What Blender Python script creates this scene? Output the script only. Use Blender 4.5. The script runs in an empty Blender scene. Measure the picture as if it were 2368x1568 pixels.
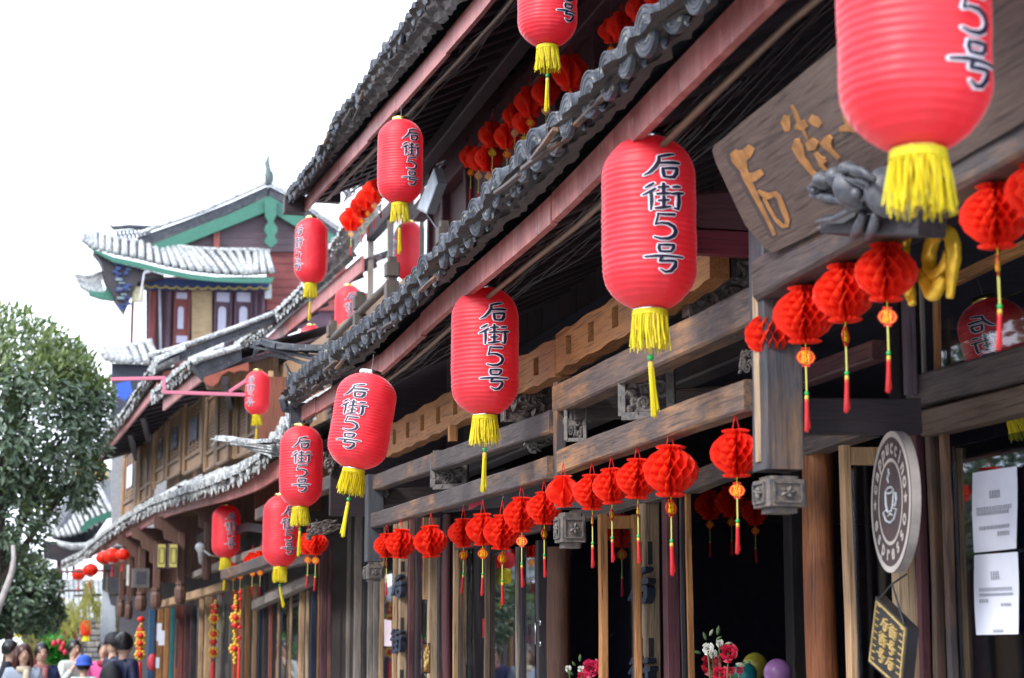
import bpy, bmesh, math, random
from mathutils import Vector, Matrix, Euler, noise as mnoise
random.seed(7)
PI = math.pi
sc = bpy.context.scene
col = sc.collection

# ------------------------------------------------------------------ camera, world, sun, exposure
FPX, CX, CY = 4334.0, 1183.5, 784.0            # focal length and centre of a 2367 px wide frame
YAW, PITCH, EYE = math.radians(13.8), math.radians(9.4), 1.6
cam_d = bpy.data.cameras.new("camera"); cam = bpy.data.objects.new("camera", cam_d); col.objects.link(cam)
cam.location = (0, 0, EYE)
cam.rotation_euler = (math.radians(90) + PITCH, 0, -YAW)
cam_d.sensor_width = 36; cam_d.lens = FPX / 2367 * 36
cam_d.clip_start = 0.1; cam_d.clip_end = 2000
cam_d.dof.use_dof = True; cam_d.dof.focus_distance = 8.4; cam_d.dof.aperture_fstop = 4.4
sc.camera = cam

SUN_EL, SUN_AZ = math.radians(52), math.radians(235)
w = bpy.data.worlds.new("World"); sc.world = w; w.use_nodes = True
nt = w.node_tree; nt.nodes.clear()
sky = nt.nodes.new("ShaderNodeTexSky"); sky.sky_type = 'NISHITA'; sky.sun_disc = False
sky.sun_elevation = SUN_EL; sky.sun_rotation = SUN_AZ; sky.air_density = 1.0; sky.dust_density = 4.0
cl = nt.nodes.new("ShaderNodeMix"); cl.data_type = 'RGBA'; cl.inputs[0].default_value = 0.85
cl.inputs[7].default_value = (12.0, 12.9, 14.9, 1)      # even cloud cover over the blue
bg = nt.nodes.new("ShaderNodeBackground"); bg.inputs[1].default_value = 0.085
wo = nt.nodes.new("ShaderNodeOutputWorld")
nt.links.new(sky.outputs[0], cl.inputs[6]); nt.links.new(cl.outputs[2], bg.inputs[0]); nt.links.new(bg.outputs[0], wo.inputs[0])

sl = bpy.data.lights.new("sun", 'SUN'); sl.energy = 1.5; sl.angle = math.radians(14); sl.color = (1, .965, .91)
sun = bpy.data.objects.new("sun", sl); col.objects.link(sun)
sdir = Vector((-0.78, -0.50, 0.72)).normalized()         # towards the sun: over the street, behind the viewer
sun.rotation_euler = sdir.to_track_quat('Z', 'Y').to_euler()
sky.sun_elevation = math.asin(sdir.z); sky.sun_rotation = math.atan2(sdir.x, sdir.y)
vs = sc.view_settings
vs.view_transform = 'Standard'; vs.look = 'None'; vs.gamma = 1; vs.use_curve_mapping = False; vs.exposure = 1.42
try:
    sc.cycles.max_bounces = 7; sc.cycles.diffuse_bounces = 3; sc.cycles.transparent_max_bounces = 12; sc.cycles.use_denoising = True
    sc.cycles.caustics_reflective = False; sc.cycles.caustics_refractive = False
except Exception: pass

# ------------------------------------------------------------------ pixel -> place in the street (x across, y along the street, z up)
_F = Vector((math.sin(YAW)*math.cos(PITCH), math.cos(YAW)*math.cos(PITCH), math.sin(PITCH)))
_R = Vector((math.cos(YAW), -math.sin(YAW), 0)); _U = _R.cross(_F)
EYEV = Vector((0, 0, EYE))
def ray(u, v): return _F*FPX + _R*(u-CX) - _U*(v-CY)
def UX(u, v, X): d = ray(u, v); return EYEV + d*(X/d.x)
def UY(u, v, Y): d = ray(u, v); return EYEV + d*(Y/d.y)
def UP(u, v, p, n): d = ray(u, v); return EYEV + d*((p-EYEV).dot(n)/d.dot(n))
def UZ(u, X, Z):                                          # point at height Z on plane X seen in column u
    lo, hi = -3000, 5000
    for _ in range(40):
        m = (lo+hi)/2
        if UX(u, m, X).z > Z: lo = m
        else: hi = m
    return UX(u, m, X)
def dist(p): return (Vector(p)-EYEV).dot(_F)
def lerp(a, b, t): return a + (b-a)*t

# ------------------------------------------------------------------ mesh builder and object helpers
ORG = {}
class MB:
    def __init__(s): s.v = []; s.f = []; s.m = []; s.cm = 0
    def add(s, vs, fs):
        b = len(s.v); s.v += [Vector(p) for p in vs]
        for f in fs: s.f.append(tuple(b+i for i in f)); s.m.append(s.cm)
        return s
    def box(s, c, size, rot=None):
        c = Vector(c); hx, hy, hz = size[0]/2, size[1]/2, size[2]/2
        P = [Vector((x, y, z)) for x in (-hx, hx) for y in (-hy, hy) for z in (-hz, hz)]
        if rot is not None: P = [rot @ p for p in P]
        return s.add([c+p for p in P], [(0,1,3,2),(4,6,7,5),(0,4,5,1),(2,3,7,6),(0,2,6,4),(1,5,7,3)])
    def bx(s, x0, x1, y0, y1, z0, z1):
        return s.box(((x0+x1)/2, (y0+y1)/2, (z0+z1)/2), (abs(x1-x0), abs(y1-y0), abs(z1-z0)))
    def beam(s, p0, p1, w, h, up=(0,0,1), seg=None, jit=.0025, ch=None):
        """timber with chamfered edges and slightly uneven faces; w across, h along up"""
        p0, p1 = Vector(p0), Vector(p1); d = (p1-p0); L = d.length
        if L < 1e-6: return s
        d.normalize(); up = Vector(up); sd = d.cross(up)
        if sd.length < 1e-4: sd = d.cross(Vector((1, 0, 0)))
        sd.normalize(); u2 = sd.cross(d)
        if ch is None: ch = min(w, h)*.09
        if seg is None: seg = max(1, min(10, int(L/.25)))
        a, b = w/2, h/2
        prof = [(-a+ch,-b),(a-ch,-b),(a,-b+ch),(a,b-ch),(a-ch,b),(-a+ch,b),(-a,b-ch),(-a,-b+ch)]
        vs = []
        for i in range(seg+1):
            c = p0 + d*(L*i/seg); jx, jy = random.uniform(-jit, jit), random.uniform(-jit, jit)
            for (x, y) in prof:
                vs.append(c + sd*(x+jx+random.uniform(-jit, jit)*.5) + u2*(y+jy+random.uniform(-jit, jit)*.5))
        fs = []
        for i in range(seg):
            for k in range(8):
                fs.append((i*8+k, i*8+(k+1)%8, (i+1)*8+(k+1)%8, (i+1)*8+k))
        fs.append(tuple(range(7, -1, -1))); fs.append(tuple(seg*8+k for k in range(8)))
        return s.add(vs, fs)
    def tube(s, pts, r, n=8, cap=True):
        pts = [Vector(p) for p in pts]
        if not hasattr(r, '__len__'): r = [r]*len(pts)
        vs = []; prev = None
        for i, p in enumerate(pts):
            d = (pts[min(i+1, len(pts)-1)] - pts[max(i-1, 0)])
            if d.length < 1e-9: d = Vector((0, 0, 1))
            d.normalize()
            if prev is None:
                a = d.cross(Vector((0, 0, 1)))
                if a.length < .1: a = d.cross(Vector((1, 0, 0)))
            else: a = prev - d*prev.dot(d)
            a.normalize(); prev = a; b = d.cross(a)
            for k in range(n):
                t = 2*PI*k/n; vs.append(p + (a*math.cos(t)+b*math.sin(t))*r[i])
        fs = []
        for i in range(len(pts)-1):
            for k in range(n): fs.append((i*n+k, i*n+(k+1)%n, (i+1)*n+(k+1)%n, (i+1)*n+k))
        if cap: fs.append(tuple(range(n-1, -1, -1))); fs.append(tuple((len(pts)-1)*n+k for k in range(n)))
        return s.add(vs, fs)
    def lathe(s, prof, n=24, c=(0,0,0), fn=None, cap=False):
        c = Vector(c); vs = []; m = len(prof)
        for (r, z) in prof:
            for k in range(n):
                t = 2*PI*k/n; rr = r if fn is None else fn(r, t, z)
                vs.append(c + Vector((rr*math.cos(t), rr*math.sin(t), z)))
        fs = [(i*n+k, i*n+(k+1)%n, (i+1)*n+(k+1)%n, (i+1)*n+k) for i in range(m-1) for k in range(n)]
        if cap: fs += [tuple(range(n-1, -1, -1)), tuple((m-1)*n+k for k in range(n))]
        return s.add(vs, fs)
    def ball(s, c, r, n=10, m=7, rot=None):
        if not hasattr(r, '__len__'): r = (r, r, r)
        c = Vector(c); vs = []
        for i in range(m+1):
            a = PI*i/m
            for k in range(n):
                t = 2*PI*k/n; p = Vector((r[0]*math.sin(a)*math.cos(t), r[1]*math.sin(a)*math.sin(t), r[2]*math.cos(a)))
                vs.append(c + (rot @ p if rot is not None else p))
        return s.add(vs, [(i*n+k, (i+1)*n+k, (i+1)*n+(k+1)%n, i*n+(k+1)%n) for i in range(m) for k in range(n)])
    def prism(s, poly, d):
        """flat outline (3d points) pushed along d"""
        n = len(poly); d = Vector(d); P = [Vector(p) for p in poly]
        fs = [tuple(range(n)), tuple(range(2*n-1, n-1, -1))] + [(i, i+n, (i+1)%n+n, (i+1)%n) for i in range(n)]
        return s.add(P+[p+d for p in P], fs)
    def quad(s, a, b, c, d): return s.add([a, b, c, d], [(0, 1, 2, 3)])
    def mesh(s, name, mats, smooth=False, o=(0,0,0)):
        me = bpy.data.meshes.new(name); o = Vector(o)
        me.from_pydata([tuple(p-o) for p in s.v], [], s.f)
        if not isinstance(mats, (list, tuple)): mats = [mats]
        for m in mats: me.materials.append(m)
        if len(mats) > 1: me.polygons.foreach_set('material_index', s.m)
        if smooth: me.polygons.foreach_set('use_smooth', [True]*len(me.polygons))
        me.validate(); me.update()
        bm = bmesh.new(); bm.from_mesh(me); bmesh.ops.recalc_face_normals(bm, faces=bm.faces); bm.to_mesh(me); bm.free()
        return me
def tag(o, label=None, cat=None, group=None, kind=None):
    if label: o['label'] = label
    if cat: o['category'] = cat
    if group: o['group'] = group
    if kind: o['kind'] = kind
    return o
def thing(name, label, cat, loc=(0,0,0), group=None):
    o = bpy.data.objects.new(name, None); col.objects.link(o); o.location = loc; o.empty_display_size = .1
    ORG[o.name] = Vector(loc)
    return tag(o, label, cat, group)
def link(name, me, parent=None, loc=None, rot=None, label=None, kind=None):
    """place a mesh that is in its own local coordinates; loc is a place in the world"""
    o = bpy.data.objects.new(name, me); col.objects.link(o)
    base = ORG[parent.name] if parent is not None else Vector((0,0,0))
    if parent is not None: o.parent = parent
    loc = base if loc is None else Vector(loc)
    o.location = loc - base
    if rot is not None: o.rotation_euler = rot
    ORG[o.name] = Vector(loc)
    return tag(o, label, kind=kind)
def part(name, mb, mats, parent, smooth=False, label=None, kind=None):
    """mb is in world coordinates (or local to an un-moved prototype at the origin)"""
    if not mb.f: return None
    o = link(name, mb.mesh(name, mats, smooth, ORG[parent.name]), parent, None, None, label, kind)
    return o
def solo(name, mb, mats, label, cat, group=None, smooth=False, kind=None, loc=None):
    if loc is None: loc = sum(mb.v, Vector())/len(mb.v)
    o = link(name, mb.mesh(name, mats, smooth, loc), None, loc)
    return tag(o, label, cat, group, kind)
def struct(name, mb, mats, smooth=False):
    o = link(name, mb.mesh(name, mats, smooth, (0,0,0)), None, (0,0,0)); o['kind'] = 'structure'; return o
def copy_tree(o, parent=None):
    c = o.copy(); col.objects.link(c); c.parent = parent
    for ch in o.children: copy_tree(ch, c)
    return c

# ------------------------------------------------------------------ materials
MATS = {}
def newmat(name):
    m = bpy.data.materials.new(name); m.use_nodes = True; n = m.node_tree; b = n.nodes['Principled BSDF']; return m, n, b
def ramp(n, stops):
    r = n.nodes.new('ShaderNodeValToRGB'); e = r.color_ramp.elements
    while len(e) < len(stops): e.new(.5)
    for k, (p, c) in enumerate(stops): e[k].position = p; e[k].color = (*c, 1) if len(c) == 3 else c
    return r
def mixc(n, fac, a, b, mode='MIX'):
    m = n.nodes.new('ShaderNodeMix'); m.data_type = 'RGBA'; m.blend_type = mode
    for sck, val in ((0, fac), (6, a), (7, b)):
        if hasattr(val, 'links') or isinstance(val, bpy.types.NodeSocket): n.links.new(val, m.inputs[sck])
        elif sck == 0: m.inputs[0].default_value = val
        else: m.inputs[sck].default_value = (*val, 1)
    return m.outputs[2]
def wnoise(n, scale, sc3=(1,1,1), detail=5, dist=0, coord='pos', rough=.55):
    if coord == 'pos': g = n.nodes.new('ShaderNodeNewGeometry').outputs['Position']
    else: g = n.nodes.new('ShaderNodeTexCoord').outputs['Object']
    mp = n.nodes.new('ShaderNodeMapping'); mp.inputs['Scale'].default_value = sc3
    t = n.nodes.new('ShaderNodeTexNoise'); t.inputs['Scale'].default_value = scale; t.inputs['Detail'].default_value = detail
    t.inputs['Distortion'].default_value = dist; t.inputs['Roughness'].default_value = rough
    n.links.new(g, mp.inputs[0]); n.links.new(mp.outputs[0], t.inputs[0]); return t.outputs[0]
def thresh(n, sock, a, b):
    r = n.nodes.new('ShaderNodeMapRange'); r.inputs[1].default_value = a; r.inputs[2].default_value = b
    n.links.new(sock, r.inputs[0]); return r.outputs[0]
def bump(n, b, sock, strength=.3, distance=.004):
    bp = n.nodes.new('ShaderNodeBump'); bp.inputs['Strength'].default_value = strength; bp.inputs['Distance'].default_value = distance
    n.links.new(sock, bp.inputs['Height']); n.links.new(bp.outputs[0], b.inputs['Normal'])
def wood(name, c1, c2, wear, axis='y', amount=.5, rough=.6, spec=.4):
    """weathered timber: grain along the given axis, worn patches of the bare colour"""
    key = name+axis
    if key in MATS: return MATS[key]
    m, n, b = newmat(name+'_'+axis)
    st = {'x': (.07, 1, 1), 'y': (1, .07, 1), 'z': (1, 1, .07)}[axis]
    g = wnoise(n, 85, st, 7, .9, rough=.65); big = wnoise(n, 3.2, tuple(.45 if s < 1 else 1 for s in st), 6, rough=.65)
    g2 = wnoise(n, 26, tuple(.10 if s < 1 else 1 for s in st), 5, .5); fine = wnoise(n, 120, tuple(.03 if s < 1 else 1 for s in st), 3)
    c = mixc(n, thresh(n, g, .35, .68), c1, c2)
    wf = n.nodes.new('ShaderNodeMath'); wf.operation = 'MULTIPLY'
    n.links.new(thresh(n, big, .62-amount*.25, .80-amount*.25), wf.inputs[0]); n.links.new(thresh(n, g2, .34, .60), wf.inputs[1])
    c = mixc(n, wf.outputs[0], c, wear)
    c = mixc(n, .28, c, mixc(n, thresh(n, wnoise(n, 1.1, (1,1,1), 5), .35, .65), tuple(x*.55 for x in c1), tuple(min(1, x*1.3) for x in c2)))
    c = mixc(n, thresh(n, fine, .36, .46), mixc(n, .55, c, (.01, .008, .008)), c)
    n.links.new(c, b.inputs['Base Color'])
    b.inputs['Roughness'].default_value = rough; b.inputs['Specular IOR Level'].default_value = spec
    bump(n, b, g, .55, .006); MATS[key] = m; return m
def plain(name, c, rough=.5, metal=0, spec=.5, var=.25, vscale=14, bumps=0, c2=None):
    if name in MATS: return MATS[name]
    m, n, b = newmat(name)
    t = wnoise(n, vscale, (1,1,1), 4)
    c2 = c2 or tuple(x*(1-var) for x in c)
    n.links.new(mixc(n, thresh(n, t, .35, .65), c, c2), b.inputs['Base Color'])
    b.inputs['Roughness'].default_value = rough; b.inputs['Metallic'].default_value = metal; b.inputs['Specular IOR Level'].default_value = spec
    if bumps: bump(n, b, t, .4, bumps)
    MATS[name] = m; return m
def cloth(name, c, trans=.35, rough=.6, tc=None, spec=.4, sheen=0):
    """thin cloth or paper that lets light through"""
    if name in MATS: return MATS[name]
    m, n, b = newmat(name); b.inputs['Base Color'].default_value = (*c, 1); b.inputs['Roughness'].default_value = rough
    b.inputs['Specular IOR Level'].default_value = spec
    if sheen: b.inputs['Sheen Weight'].default_value = sheen; b.inputs['Sheen Roughness'].default_value = .35
    tr = n.nodes.new('ShaderNodeBsdfTranslucent'); tr.inputs[0].default_value = (*(tc or c), 1)
    mx = n.nodes.new('ShaderNodeMixShader'); mx.inputs[0].default_value = trans
    n.links.new(b.outputs[0], mx.inputs[1]); n.links.new(tr.outputs[0], mx.inputs[2]); n.links.new(mx.outputs[0], n.nodes['Material Output'].inputs[0])
    MATS[name] = m; return m
def glass(name, tint=(.8,.85,.9), refl=.5, ior=1.6):
    if name in MATS: return MATS[name]
    m, n, b = newmat(name); n.nodes.remove(b)
    tr = n.nodes.new('ShaderNodeBsdfTransparent'); tr.inputs[0].default_value = (*tint, 1)
    gl = n.nodes.new('ShaderNodeBsdfGlossy'); gl.inputs['Roughness'].default_value = .02; gl.inputs[0].default_value = (.95,.97,1,1)
    lw = n.nodes.new('ShaderNodeLayerWeight'); lw.inputs[0].default_value = .5
    pw = n.nodes.new('ShaderNodeMath'); pw.operation = 'POWER'; pw.inputs[1].default_value = 3.2; n.links.new(lw.outputs['Facing'], pw.inputs[0])
    mr = n.nodes.new('ShaderNodeMath'); mr.operation = 'MULTIPLY_ADD'; mr.inputs[1].default_value = .35+.5*refl; mr.inputs[2].default_value = refl*.06+.02
    n.links.new(pw.outputs[0], mr.inputs[0])
    mx = n.nodes.new('ShaderNodeMixShader'); n.links.new(mr.outputs[0], mx.inputs[0]); n.links.new(tr.outputs[0], mx.inputs[1]); n.links.new(gl.outputs[0], mx.inputs[2])
    n.links.new(mx.outputs[0], n.nodes['Material Output'].inputs[0]); MATS[name] = m; return m

def WD(ax='y'): return wood('dark_timber', (.030,.026,.032), (.105,.083,.078), (.40,.19,.07), ax, .5)
def WB(ax='y'): return wood('black_timber', (.018,.017,.024), (.040,.034,.040), (.14,.075,.04), ax, .22)
def WG(ax='z'): return wood('grey_timber', (.13,.115,.105), (.27,.24,.22), (.34,.25,.17), ax, .45)
def WP(ax='z'): return wood('pale_timber', (.30,.21,.135), (.50,.37,.24), (.17,.11,.07), ax, .5)
def WO(ax='z'): return wood('orange_timber', (.26,.11,.036), (.46,.22,.08), (.10,.045,.022), ax, .5)
def WT(ax='z'): return wood('tan_timber', (.33,.20,.105), (.50,.33,.19), (.16,.095,.055), ax, .45)
def WL(ax='z'): return wood('brown_lattice', (.21,.12,.065), (.32,.20,.12), (.11,.06,.04), ax, .45)
def WM(ax='z'): return wood('maroon_timber', (.060,.019,.028), (.10,.036,.044), (.22,.10,.07), ax, .3)
def WR(ax='z'): return wood('red_brown_timber', (.18,.045,.035), (.26,.075,.055), (.11,.04,.035), ax, .4)
def WLOG(ax='z'): return wood('log_timber', (.075,.022,.010), (.24,.078,.024), (.36,.14,.04), ax, .5, .5)
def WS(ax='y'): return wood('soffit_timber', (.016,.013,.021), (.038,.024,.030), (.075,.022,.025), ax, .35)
def fascia_mat():
    if 'fascia' in MATS: return MATS['fascia']
    m, n, b = newmat('faded_red_paint')
    s1 = wnoise(n, 20, (1, 1, .12), 5); s2 = wnoise(n, 2.5, (1, 1, 1), 4); s3 = wnoise(n, 60, (1,1,.3), 4)
    c = mixc(n, thresh(n, s1, .38, .66), (.29,.070,.066), (.42,.15,.135))
    c = mixc(n, thresh(n, s2, .5, .72), c, (.20,.045,.042))
    c = mixc(n, thresh(n, s3, .60, .74), c, (.42,.32,.28)); s4 = wnoise(n, 34, (1,1,.06), 5); c = mixc(n, thresh(n, s4, .58, .72), c, (.13,.05,.045))
    n.links.new(c, b.inputs['Base Color']); b.inputs['Roughness'].default_value = .5; bump(n, b, s1, .2, .003)
    MATS['fascia'] = m; return m
def tile_mat(glare=False):
    k = 'tile_glare' if glare else 'tile'
    if k in MATS: return MATS[k]
    m, n, b = newmat('sky_glare_tile' if glare else 'grey_clay_tile')
    a = wnoise(n, 9, (1,1,1), 6); l = wnoise(n, 38, (1,1,1), 5); f = wnoise(n, 140, (1,1,1), 3)
    if glare: c = mixc(n, thresh(n, a, .36, .6), (.13,.145,.16), (.40,.42,.43)); c = mixc(n, thresh(n, l, .52, .6), c, (.72,.74,.73))  # sky glare on the tile tops put into the colour as pale patches
    else:
        c = mixc(n, thresh(n, a, .35, .68), (.018,.022,.034), (.062,.070,.088)); c = mixc(n, thresh(n, l, .62, .68), c, (.26,.25,.19))
    c = mixc(n, thresh(n, f, .5, .66), c, mixc(n, .5, c, (.02,.022,.03)))
    n.links.new(c, b.inputs['Base Color']); b.inputs['Roughness'].default_value = .5; bump(n, b, l, .45, .006)
    MATS[k] = m; return m

# ------------------------------------------------------------------ brush strokes (all in a unit square, x right, y up, widths)
GL = {
 'hou': [[(.84,.99,.05),(.62,.93,.09),(.40,.86,.07),(.34,.84,.03)],
         [(.38,.87,.07),(.36,.66,.09),(.26,.44,.10),(.12,.26,.08),(-.04,.16,.02)],
         [(.34,.60,.05),(.52,.63,.08),(.80,.66,.10),(.98,.66,.07)],
         [(.46,.44,.06),(.48,.26,.09),(.50,.10,.07)],
         [(.44,.41,.05),(.66,.44,.08),(.90,.46,.09)],
         [(.90,.47,.06),(.86,.28,.11),(.76,.10,.08)],
         [(.48,.12,.06),(.64,.11,.08),(.82,.14,.09)]],
 'jie': [[(.24,.99,.05),(.14,.90,.08),(.02,.82,.03)],
         [(.28,.80,.05),(.16,.68,.09),(-.04,.56,.03)],
         [(.17,.64,.07),(.18,.35,.08),(.16,.02,.04)],
         [(.34,.84,.05),(.48,.86,.07),(.62,.88,.06)],
         [(.48,1.0,.06),(.48,.78,.08),(.47,.58,.06)],
         [(.30,.60,.05),(.48,.62,.08),(.66,.65,.06)],
         [(.34,.36,.05),(.48,.38,.07),(.62,.40,.06)],
         [(.48,.54,.06),(.48,.32,.08),(.47,.12,.06)],
         [(.26,.08,.05),(.44,.11,.09),(.66,.17,.05)],
         [(.72,.88,.05),(.84,.91,.08),(.95,.92,.05)],
         [(.68,.63,.05),(.86,.67,.09),(1.04,.70,.06)],
         [(.88,.66,.07),(.89,.35,.09),(.86,.10,.08),(.74,.12,.03)]],
 'five': [[(.26,.95,.05),(.50,.94,.07),(.86,.96,.08)],
          [(.30,.97,.05),(.26,.76,.06),(.20,.56,.05)],
          [(.20,.57,.04),(.38,.63,.06),(.60,.62,.09),(.80,.52,.11),(.88,.36,.12),(.80,.19,.11),(.62,.08,.09),(.38,.06,.07),(.16,.12,.04)]],
 'hao': [[(.34,1.0,.05),(.33,.86,.08),(.36,.72,.06)],
         [(.32,.97,.04),(.52,.98,.08),(.76,.99,.07)],
         [(.78,1.0,.05),(.74,.86,.09),(.66,.74,.06)],
         [(.36,.74,.05),(.52,.74,.07),(.70,.76,.06)],
         [(-.06,.54,.05),(.25,.57,.08),(.60,.58,.07),(1.06,.58,.05)],
         [(.44,.58,.06),(.38,.47,.08),(.34,.38,.05)],
         [(.34,.38,.05),(.56,.41,.08),(.80,.42,.07)],
         [(.82,.42,.06),(.80,.24,.11),(.68,.06,.10),(.52,.02,.06),(.36,.12,.02)]],
 'fu': [[(.14,.98,.06),(.24,.88,.09)], [(.04,.74,.06),(.22,.76,.08),(.36,.78,.06)], [(.36,.78,.06),(.22,.56,.07),(.02,.40,.04)],
        [(.22,.58,.07),(.22,.0,.07)], [(.26,.50,.06),(.38,.40,.06)],
        [(.48,.94,.06),(.96,.97,.07)], [(.54,.82,.06),(.56,.60,.06)], [(.54,.82,.05),(.88,.84,.06)], [(.88,.84,.06),(.86,.60,.06)], [(.56,.62,.05),(.86,.62,.06)],
        [(.48,.46,.06),(.50,.02,.06)], [(.48,.46,.05),(.96,.48,.06)], [(.96,.48,.06),(.94,.02,.06)], [(.50,.04,.05),(.94,.04,.06)], [(.72,.46,.05),(.72,.04,.05)], [(.50,.25,.05),(.94,.25,.05)]],
}
def strokes(mb, glyph, fn, o0, o1, grow=0, wscale=1, sub=.12, step=0.0002):
    """glyph strokes as raised strips; fn(x, y, off) gives the place of a point lifted by off"""
    for si, st in enumerate(glyph):
        P = []
        for i in range(len(st)-1):
            a, b = st[i], st[i+1]; L = math.hypot(b[0]-a[0], b[1]-a[1]); k = max(1, int(L/sub))
            for j in range(k): t = j/k; P.append(tuple(a[q]+(b[q]-a[q])*t for q in range(3)))
        P.append(st[-1]); P = [(x, y, w*wscale+grow*2) for x, y, w in P]
        def dirn(i):
            a = P[max(i-1, 0)]; b = P[min(i+1, len(P)-1)]; dx, dy = b[0]-a[0], b[1]-a[1]; L = math.hypot(dx, dy) or 1; return dx/L, dy/L
        d0, d1 = dirn(0), dirn(len(P)-1)
        e = grow+.012
        P = [(P[0][0]-d0[0]*e, P[0][1]-d0[1]*e, P[0][2]*.55)] + P + [(P[-1][0]+d1[0]*e, P[-1][1]+d1[1]*e, P[-1][2]*.45)]
        vs = []
        for i, (x, y, w_) in enumerate(P):
            dx, dy = dirn(i); nx, ny = -dy*w_/2, dx*w_/2; q = step*si
            vs += [fn(x+nx, y+ny, o1+q), fn(x-nx, y-ny, o1+q), fn(x-nx, y-ny, o0), fn(x+nx, y+ny, o0)]
        fs = [(i*4+k, i*4+(k+1)%4, (i+1)*4+(k+1)%4, (i+1)*4+k) for i in range(len(P)-1) for k in range(4)]
        n = len(P); fs += [(3,2,1,0), ((n-1)*4, (n-1)*4+1, (n-1)*4+2, (n-1)*4+3)]
        mb.add(vs, fs)
def letter_polys(ch, size):
    """outline mesh of one letter of Blender's own font: vertices and faces in the x-y plane, centred on x"""
    cu = bpy.data.curves.new('letter', 'FONT'); cu.body = ch; cu.size = size; cu.align_x = 'CENTER'; cu.resolution_u = 3; cu.offset = size*.035
    o = bpy.data.objects.new('letter', cu); col.objects.link(o)
    bpy.context.view_layer.update()
    me = bpy.data.meshes.new_from_object(o.evaluated_get(bpy.context.evaluated_depsgraph_get()))
    V = [v.co.copy() for v in me.vertices]; Fc = [tuple(p.vertices) for p in me.polygons]
    bpy.data.objects.remove(o); bpy.data.curves.remove(cu); bpy.data.meshes.remove(me)
    return V, Fc

# ------------------------------------------------------------------ the ground
g = MB(); g.quad((-60,-20,0),(60,-20,0),(60,1500,0),(-60,1500,0))
def paving():
    m, n, b = newmat('street_paving'); t = wnoise(n, 1.5, (1,1,1), 6)
    br = n.nodes.new('ShaderNodeTexBrick'); br.inputs['Scale'].default_value = 1.4; br.inputs['Mortar Size'].default_value = .012
    br.inputs['Color1'].default_value = (.45,.43,.39,1); br.inputs['Color2'].default_value = (.36,.34,.31,1); br.inputs['Mortar'].default_value = (.10,.09,.08,1)
    gg = n.nodes.new('ShaderNodeNewGeometry'); n.links.new(gg.outputs['Position'], br.inputs['Vector'])
    n.links.new(mixc(n, thresh(n, t, .3, .7), br.outputs[0], (.40,.38,.35)), b.inputs['Base Color']); b.inputs['Roughness'].default_value = .6
    return m
PAVE = paving()
struct('ground', g, PAVE)

# ------------------------------------------------------------------ tiles (shared meshes, origin at the round end, running up to +x)
SL = math.radians(27)
def cover_tile_mesh(glare, L=.42, R=.062):
    mb = MB(); n = 10; vs = []
    for i in range(4):
        x = L*i/3; rr = R*(1-.08*i/3)
        for k in range(n+1):
            a = PI*k/n - .12*(1-2*k/n)*0; vs.append((x*math.cos(SL), -rr*math.cos(a), rr*math.sin(a)*1.0 + x*math.sin(SL)))
    mb.add(vs, [(i*(n+1)+k, i*(n+1)+k+1, (i+1)*(n+1)+k+1, (i+1)*(n+1)+k) for i in range(3) for k in range(n)])
    rot = Matrix.Rotation(-PI/2-.06, 3, 'Y')              # the moulded disc: rings cut into it
    d = MB(); prof = [(.0001, .005), (R*.18,.005),(R*.22,.003),(R*.36,.003),(R*.40,.0052),(R*.5,.0052),(R*.54,.003),(R*.66,.003),(R*.7,.0054),(R*.8,.0054),(R*.84,.003),(R*.92,.003),(R*.96,.006),(R*1.02,.005),(R*1.04,-.012),(R*.9,-.02)]
    d.lathe(prof, 20)
    for y in (-.018, -.006, .006, .018): d.box((0, y, .006), (.034 if abs(y) < .01 else .02, .004, .003))
    mb.add([(lambda q: Vector((q.x-.004, q.y, q.z*1.22-.012)))(rot @ p) for p in d.v], d.f)
    return mb.mesh('cover_tile', tile_mat(glare), False)
def drip_tile_mesh(glare, W=.10):
    mb = MB(); vs = []; nx, ny = 5, 8
    for i in range(nx):
        for k in range(ny+1):
            y = -W/2 + W*k/ny; q = 1-(2*y/W)**2; s = i/(nx-1)
            if i < 3:                                      # hanging tongue, curling forward
                t = i/2.0; z = -.045*q - (1-t)*(.004+(.045 if glare else .012)*math.sqrt(max(q, 0))); x = .012 - (1-t)*.010
            else: x = -.03+(i-2)*.17; z = -.04*q + (i-2)*.17*math.tan(SL)
            vs.append((x, y, z))
    mb.add(vs, [(i*(ny+1)+k, i*(ny+1)+k+1, (i+1)*(ny+1)+k+1, (i+1)*(ny+1)+k) for i in range(nx-1) for k in range(ny)])
    b = len(mb.v); vs2 = [(x-.0, y, z-.012) for (x, y, z) in vs]
    mb.add(vs2, [(i*(ny+1)+k, (i+1)*(ny+1)+k, (i+1)*(ny+1)+k+1, i*(ny+1)+k+1) for i in range(nx-1) for k in range(ny)])
    return mb.mesh('drip_tile', tile_mat(glare), False)
TM = {w_: (cover_tile_mesh(w_), drip_tile_mesh(w_)) for w_ in (False, True)}

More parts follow.
